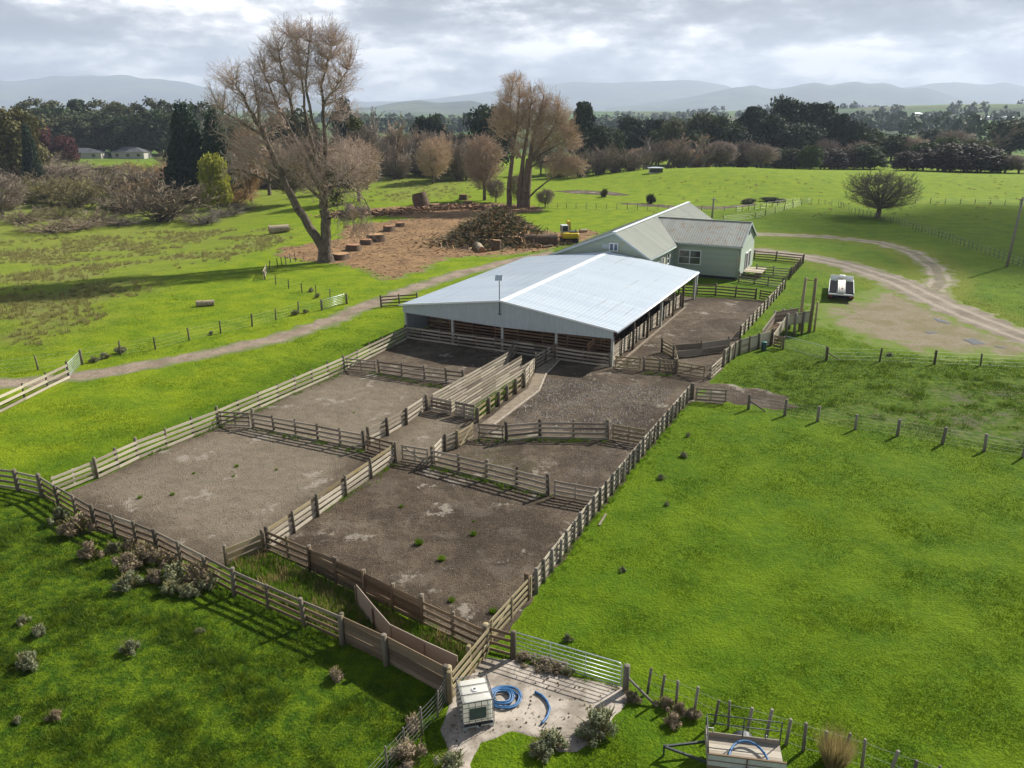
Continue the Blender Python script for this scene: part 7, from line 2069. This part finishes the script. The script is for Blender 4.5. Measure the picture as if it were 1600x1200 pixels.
# ------------------------------------------------------------------ power poles
for px, py, tp_, lb in ((1573, 417, 308, 'tall timber power pole at the right edge above the driveway'), (1112, 343, 309, 'power pole rising behind the woolshed roof')):
    b = at(px, py); h = top_h(b, tp_); root = thing('power_pole', lb, 'pole', b, group='timber power poles')
    root.rotation_euler = (0, R(1.5), 0)
    MB().tube([(0, 0, -.3), (0, 0, h * .5), (0, 0, h)], [.19, .165, .13], 10).build('pole', M['post_grey'], root)
    m = MB(); m.bar((-.45, 0, h - .35), (.45, 0, h - .35), .09, .11); m.build('crossarm', M['post'], root)
    m = MB()
    for x in (-.35, .35): m.tube([(x, 0, h - .3), (x, 0, h - .15)], .04, 6)
    m.build('insulators', M['white'], root)

# ------------------------------------------------------------------ houses far off
M['slate'] = flat('dark_grey_roof', (.075, .078, .085), .7, .15)
M['plaster'] = flat('pale_plaster', (.36, .34, .30), .8, .1)
M['pinkroof'] = flat('faded_red_roof', (.24, .11, .09), .7, .15)
def house(label, px, py, w_, d_, h, rh, wall, roof, rz=0.0, hip=.35, nwin=3, group=None):
    b = at(px, py); root = thing('house', label, 'house', b, rz, group)
    m = MB(); m.box((0, 0, h / 2 - .2), (w_, d_, h + .4)); m.build('wall', M[wall], root)
    e = .5; k = hip * w_
    m = MB(); A_ = [(-w_ / 2 - e, -d_ / 2 - e, h), (w_ / 2 + e, -d_ / 2 - e, h), (w_ / 2 + e, d_ / 2 + e, h), (-w_ / 2 - e, d_ / 2 + e, h)]
    r1, r2 = (-w_ / 2 + k, 0, h + rh), (w_ / 2 - k, 0, h + rh)
    m._add(A_ + [r1, r2], [(0, 1, 5, 4), (1, 2, 5), (2, 3, 4, 5), (3, 0, 4), (3, 2, 1, 0)]); m.build('roof', M[roof], root)
    for i in range(nwin):
        x = -w_ / 2 + w_ * (i + .5) / nwin
        m = MB(); m.box((x, -d_ / 2 - .02, h * .55), (1.5, .06, 1.3)); m.build('window', M['glass'], root)
house('long low house with dark roof half hidden by the scrub at far left', 130, 247, 20, 9, 2.6, 2.0, 'plaster', 'slate', .1)
house('grey roofed house to the right of the long low house', 207, 247, 15, 10, 2.9, 2.4, 'plaster', 'slate', .05)
house('pale glassy outbuilding behind the grey roofed house', 158, 234, 10, 5, 2.6, .5, 'white', 'galv', .05)
house('house with steep faded red roof at the right edge', 1592, 225, 18, 10, 3.2, 6.5, 'plaster', 'pinkroof', .2)
house('small white farmhouse far off among hedges, leftmost of the distant ones', 1432, 181, 16, 9, 3.4, 2.0, 'white', 'galv', .3)
house('small white farmhouse far off at right of centre of the hedged hills', 1528, 190, 14, 9, 3.2, 1.6, 'white', 'galv', .1)
house('long white farm building far off near the right edge', 1570, 187, 26, 9, 3.4, 1.4, 'white', 'galv', 0)
house('low white farm shed far off beyond the pasture', 1546, 186, 14, 7, 3.0, 1.0, 'white', 'galv', 0)
house('small white shed at the far edge of the bright paddock', 1024, 270, 3.4, 2.2, 1.4, .25, 'white', 'galv', 0)

# ------------------------------------------------------------------ distant woods and hills
r_ = np.random.default_rng(77)
C, N, S = [], [], []
def wood(px0, px1, d, depth, h, dens):
    """a far belt of trees between two photo columns at distance d"""
    xa, xb = (px0 - 800) / FPX * d / CP * .97, (px1 - 800) / FPX * d / CP * .97
    nt = int(abs(xb - xa) * dens / 9) + 1
    for _ in range(nt):
        x = r_.uniform(xa, xb); y = d + r_.uniform(0, depth); hh = h * r_.uniform(.6, 1.15); rr = hh * r_.uniform(.3, .5)
        k = 26
        dd = r_.normal(0, 1, (k, 3)); dd /= np.linalg.norm(dd, axis=1, keepdims=True)
        zb = float(hgt(x, y))
        C.append(np.array([x, y, zb + hh * .5]) + dd * np.array([rr, rr, hh * .5])); N.append(dd); S.append(np.full(k, hh * .38))
for a in ((-900, -20, 440, 80, 14, 1.8), (1650, 2300, 420, 80, 13, 1.4), (555, 775, 900, 90, 17, 2.2), (930, 1005, 950, 60, 15, 2), (1000, 1115, 1050, 60, 16, 2.2), (1290, 1400, 900, 80, 20, 2), (1390, 1480, 820, 50, 17, 1.6), (1500, 1640, 760, 60, 16, 1.6), (1400, 1600, 1200, 40, 14, 1.2), (1380, 1520, 620, 30, 12, 1.2), (1450, 1640, 520, 40, 11, .9), (330, 570, 700, 100, 15, 1.5), (0, 330, 620, 80, 15, 1.4), (900, 1300, 1700, 80, 15, 1.2), (500, 900, 1450, 100, 15, 1.2), (1250, 1640, 2100, 100, 16, 1.1), (560, 1100, 560, 60, 9, .7)):
    wood(*a)
for _ in range(70):
    px = r_.uniform(500, 1640); d = math.exp(r_.uniform(math.log(700), math.log(2300))); w_ = r_.uniform(10, 70)
    wood(px, px + w_, d, r_.uniform(10, 60), r_.uniform(9, 15), 1.3)
C = np.concatenate(C); N = np.concatenate(N); S = np.concatenate(S)
v, f = leaf_quads(C, N, 1.0, 5); 
v = (v.reshape(-1, 4, 3) - C[:, None]) * S[:, None, None] + C[:, None]
tag(obj_of(raw_mesh('distant_woods', v.reshape(-1, 3), f, M['leaf_dark'], tone=np.repeat(r_.random(len(C)), 4)), 'distant_woods'), 'far belts of dark trees across the hazy plain', 'woodland', kind='stuff')

def _hill(t, pos, bs):
    n1 = t.noise(pos, .0011, 6, .65); n2 = t.noise(pos, .004, 5, .65)
    c = t.mix(t.step(n1, .42, .58), (.030, .045, .030), (.085, .115, .05))
    return t.mix(t.step(n2, .5, .62), c, (.025, .035, .024))
M['hill'] = pmat('hill_country', _hill, .95, .1)
def hills(label, D, prof, depth, rough, seed):
    xs_ = np.linspace(prof[0][0], prof[-1][0], 260)
    top = np.interp(xs_, [p[0] for p in prof], [p[1] for p in prof])
    # smooth the traced crest a little, then roughen it
    top = np.convolve(np.pad(top, 3, 'edge'), np.ones(7) / 7, 'valid')
    X = (xs_ - 800) / FPX / CP * D
    ph = (HORIZON - top) / FPX / CP * D + CAMH
    rows = np.concatenate([np.linspace(-1, 0, 14), np.linspace(.12, 1, 8)])
    vv = []
    for r in rows:
        y = D + r * depth
        sp = fbm(X * .00075 + seed, np.full_like(X, y * .0005 + seed), 5) - .5
        prof_ = np.clip(1 - abs(r) ** 1.3, 0, 1)
        z = ph * prof_ + rough * sp * 2 * (prof_ * (1 - .6 * prof_) + .12) + (fbm(X * .004 + seed, np.full_like(X, y * .0025), 4) - .5) * rough * .55
        z = np.where(abs(r) >= .999, -20, z)
        vv.append(np.stack([X * (y / D), np.full_like(X, y), z], 1))
    me = raw_mesh('hills', np.concatenate(vv), grid_faces(len(rows), len(xs_)), M['hill'], smooth=True)
    tag(obj_of(me, 'hills'), label, kind='structure')
hills('near range of rounded hills on the right', 9000, [(930, 169), (980, 164), (1040, 156), (1075, 150), (1100, 145), (1130, 139), (1160, 146), (1200, 138), (1222, 135), (1240, 140), (1270, 133), (1295, 138), (1315, 137), (1345, 144), (1365, 141), (1385, 146), (1420, 156), (1480, 162), (1560, 168)], 1900, 50, 2.0)
hills('far range of hills at the right', 12000, [(1200, 165), (1280, 150), (1340, 143), (1380, 137), (1420, 135), (1450, 140), (1470, 136), (1495, 137), (1520, 146), (1560, 150), (1600, 153), (1700, 157), (1900, 150), (2200, 158), (2500, 166)], 2200, 45, 5.0)
hills('low blue ridge left of centre', 5200, [(560, 172), (610, 167), (640, 162), (672, 159), (700, 162), (720, 161), (745, 159), (765, 164), (800, 170), (860, 173)], 900, 25, 8.0)
hills('hazy ridge behind the tall bare pair', 12400, [(500, 168), (580, 162), (650, 160), (700, 156), (760, 148), (820, 140), (880, 135), (940, 136), (1000, 133), (1050, 131), (1090, 138), (1140, 150), (1220, 160)], 2200, 50, 11.0)
hills('high cloud topped range at the left', 12000, [(-1100, 130), (-800, 122), (-500, 116), (-300, 110), (-150, 113), (0, 118), (40, 124), (80, 132), (120, 137), (160, 131), (220, 127), (280, 129), (340, 136), (400, 143), (470, 152), (540, 158), (620, 168)], 3200, 90, 14.0)

# ------------------------------------------------------------------ unseen cloud added towards the sun to shade the paddock behind the woolshed
M['cloud'] = bpy.data.materials.new('shade_cloud'); M['cloud'].use_nodes = True
t = NT(M['cloud'].node_tree)
mx = t.n('ShaderNodeMixShader', ins={0: .18, 1: t.n('ShaderNodeBsdfTransparent').outputs[0], 2: t.n('ShaderNodeBsdfDiffuse', ins={'Color': (.8, .8, .8, 1)}).outputs[0]})
ot = t.n('ShaderNodeOutputMaterial'); t.t.links.new(mx.outputs[0], ot.inputs[0])
cc = Vector((115, 126, 0)) + sd * (560 / sd.z)
m = MB()
for s_ in (1.0, .93, .86, .78):
    nu, nv = 40, 14; vs = []
    for j in range(nv + 1):
        ph = math.pi * j / nv
        for i in range(nu):
            a = 2 * math.pi * i / nu
            k = s_ * (1 + .10 * math.sin(3 * a + 1) + .07 * math.sin(7 * a + s_ * 9) + .05 * math.sin(11 * a))
            vs.append((cc.x + 76 * k * math.cos(a) * math.sin(ph), cc.y + 50 * k * math.sin(a) * math.sin(ph), cc.z + 14 * s_ * math.cos(ph)))
    m._add(vs, [(j * nu + i, j * nu + (i + 1) % nu, (j + 1) * nu + (i + 1) % nu, (j + 1) * nu + i) for j in range(nv) for i in range(nu)], .5, True)
tag(m.build('cloud', M['cloud']), 'unseen cloud added to shade the paddock behind the woolshed', kind='structure')

# ------------------------------------------------------------------ air
hzm = bpy.data.materials.new('haze'); hzm.use_nodes = True
t = NT(hzm.node_tree)
vol = t.n('ShaderNodeVolumePrincipled', ins={'Color': (.68, .80, 1.0, 1), 'Density': 1.25e-4, 'Anisotropy': 0.1})
ot = t.n('ShaderNodeOutputMaterial'); t.t.links.new(vol.outputs[0], ot.inputs['Volume'])
m = MB(); m.box((0, 7300, 390), (36000, 15000, 900))
tag(m.build('haze', hzm), 'thin bluish haze over the whole plain', kind='stuff')
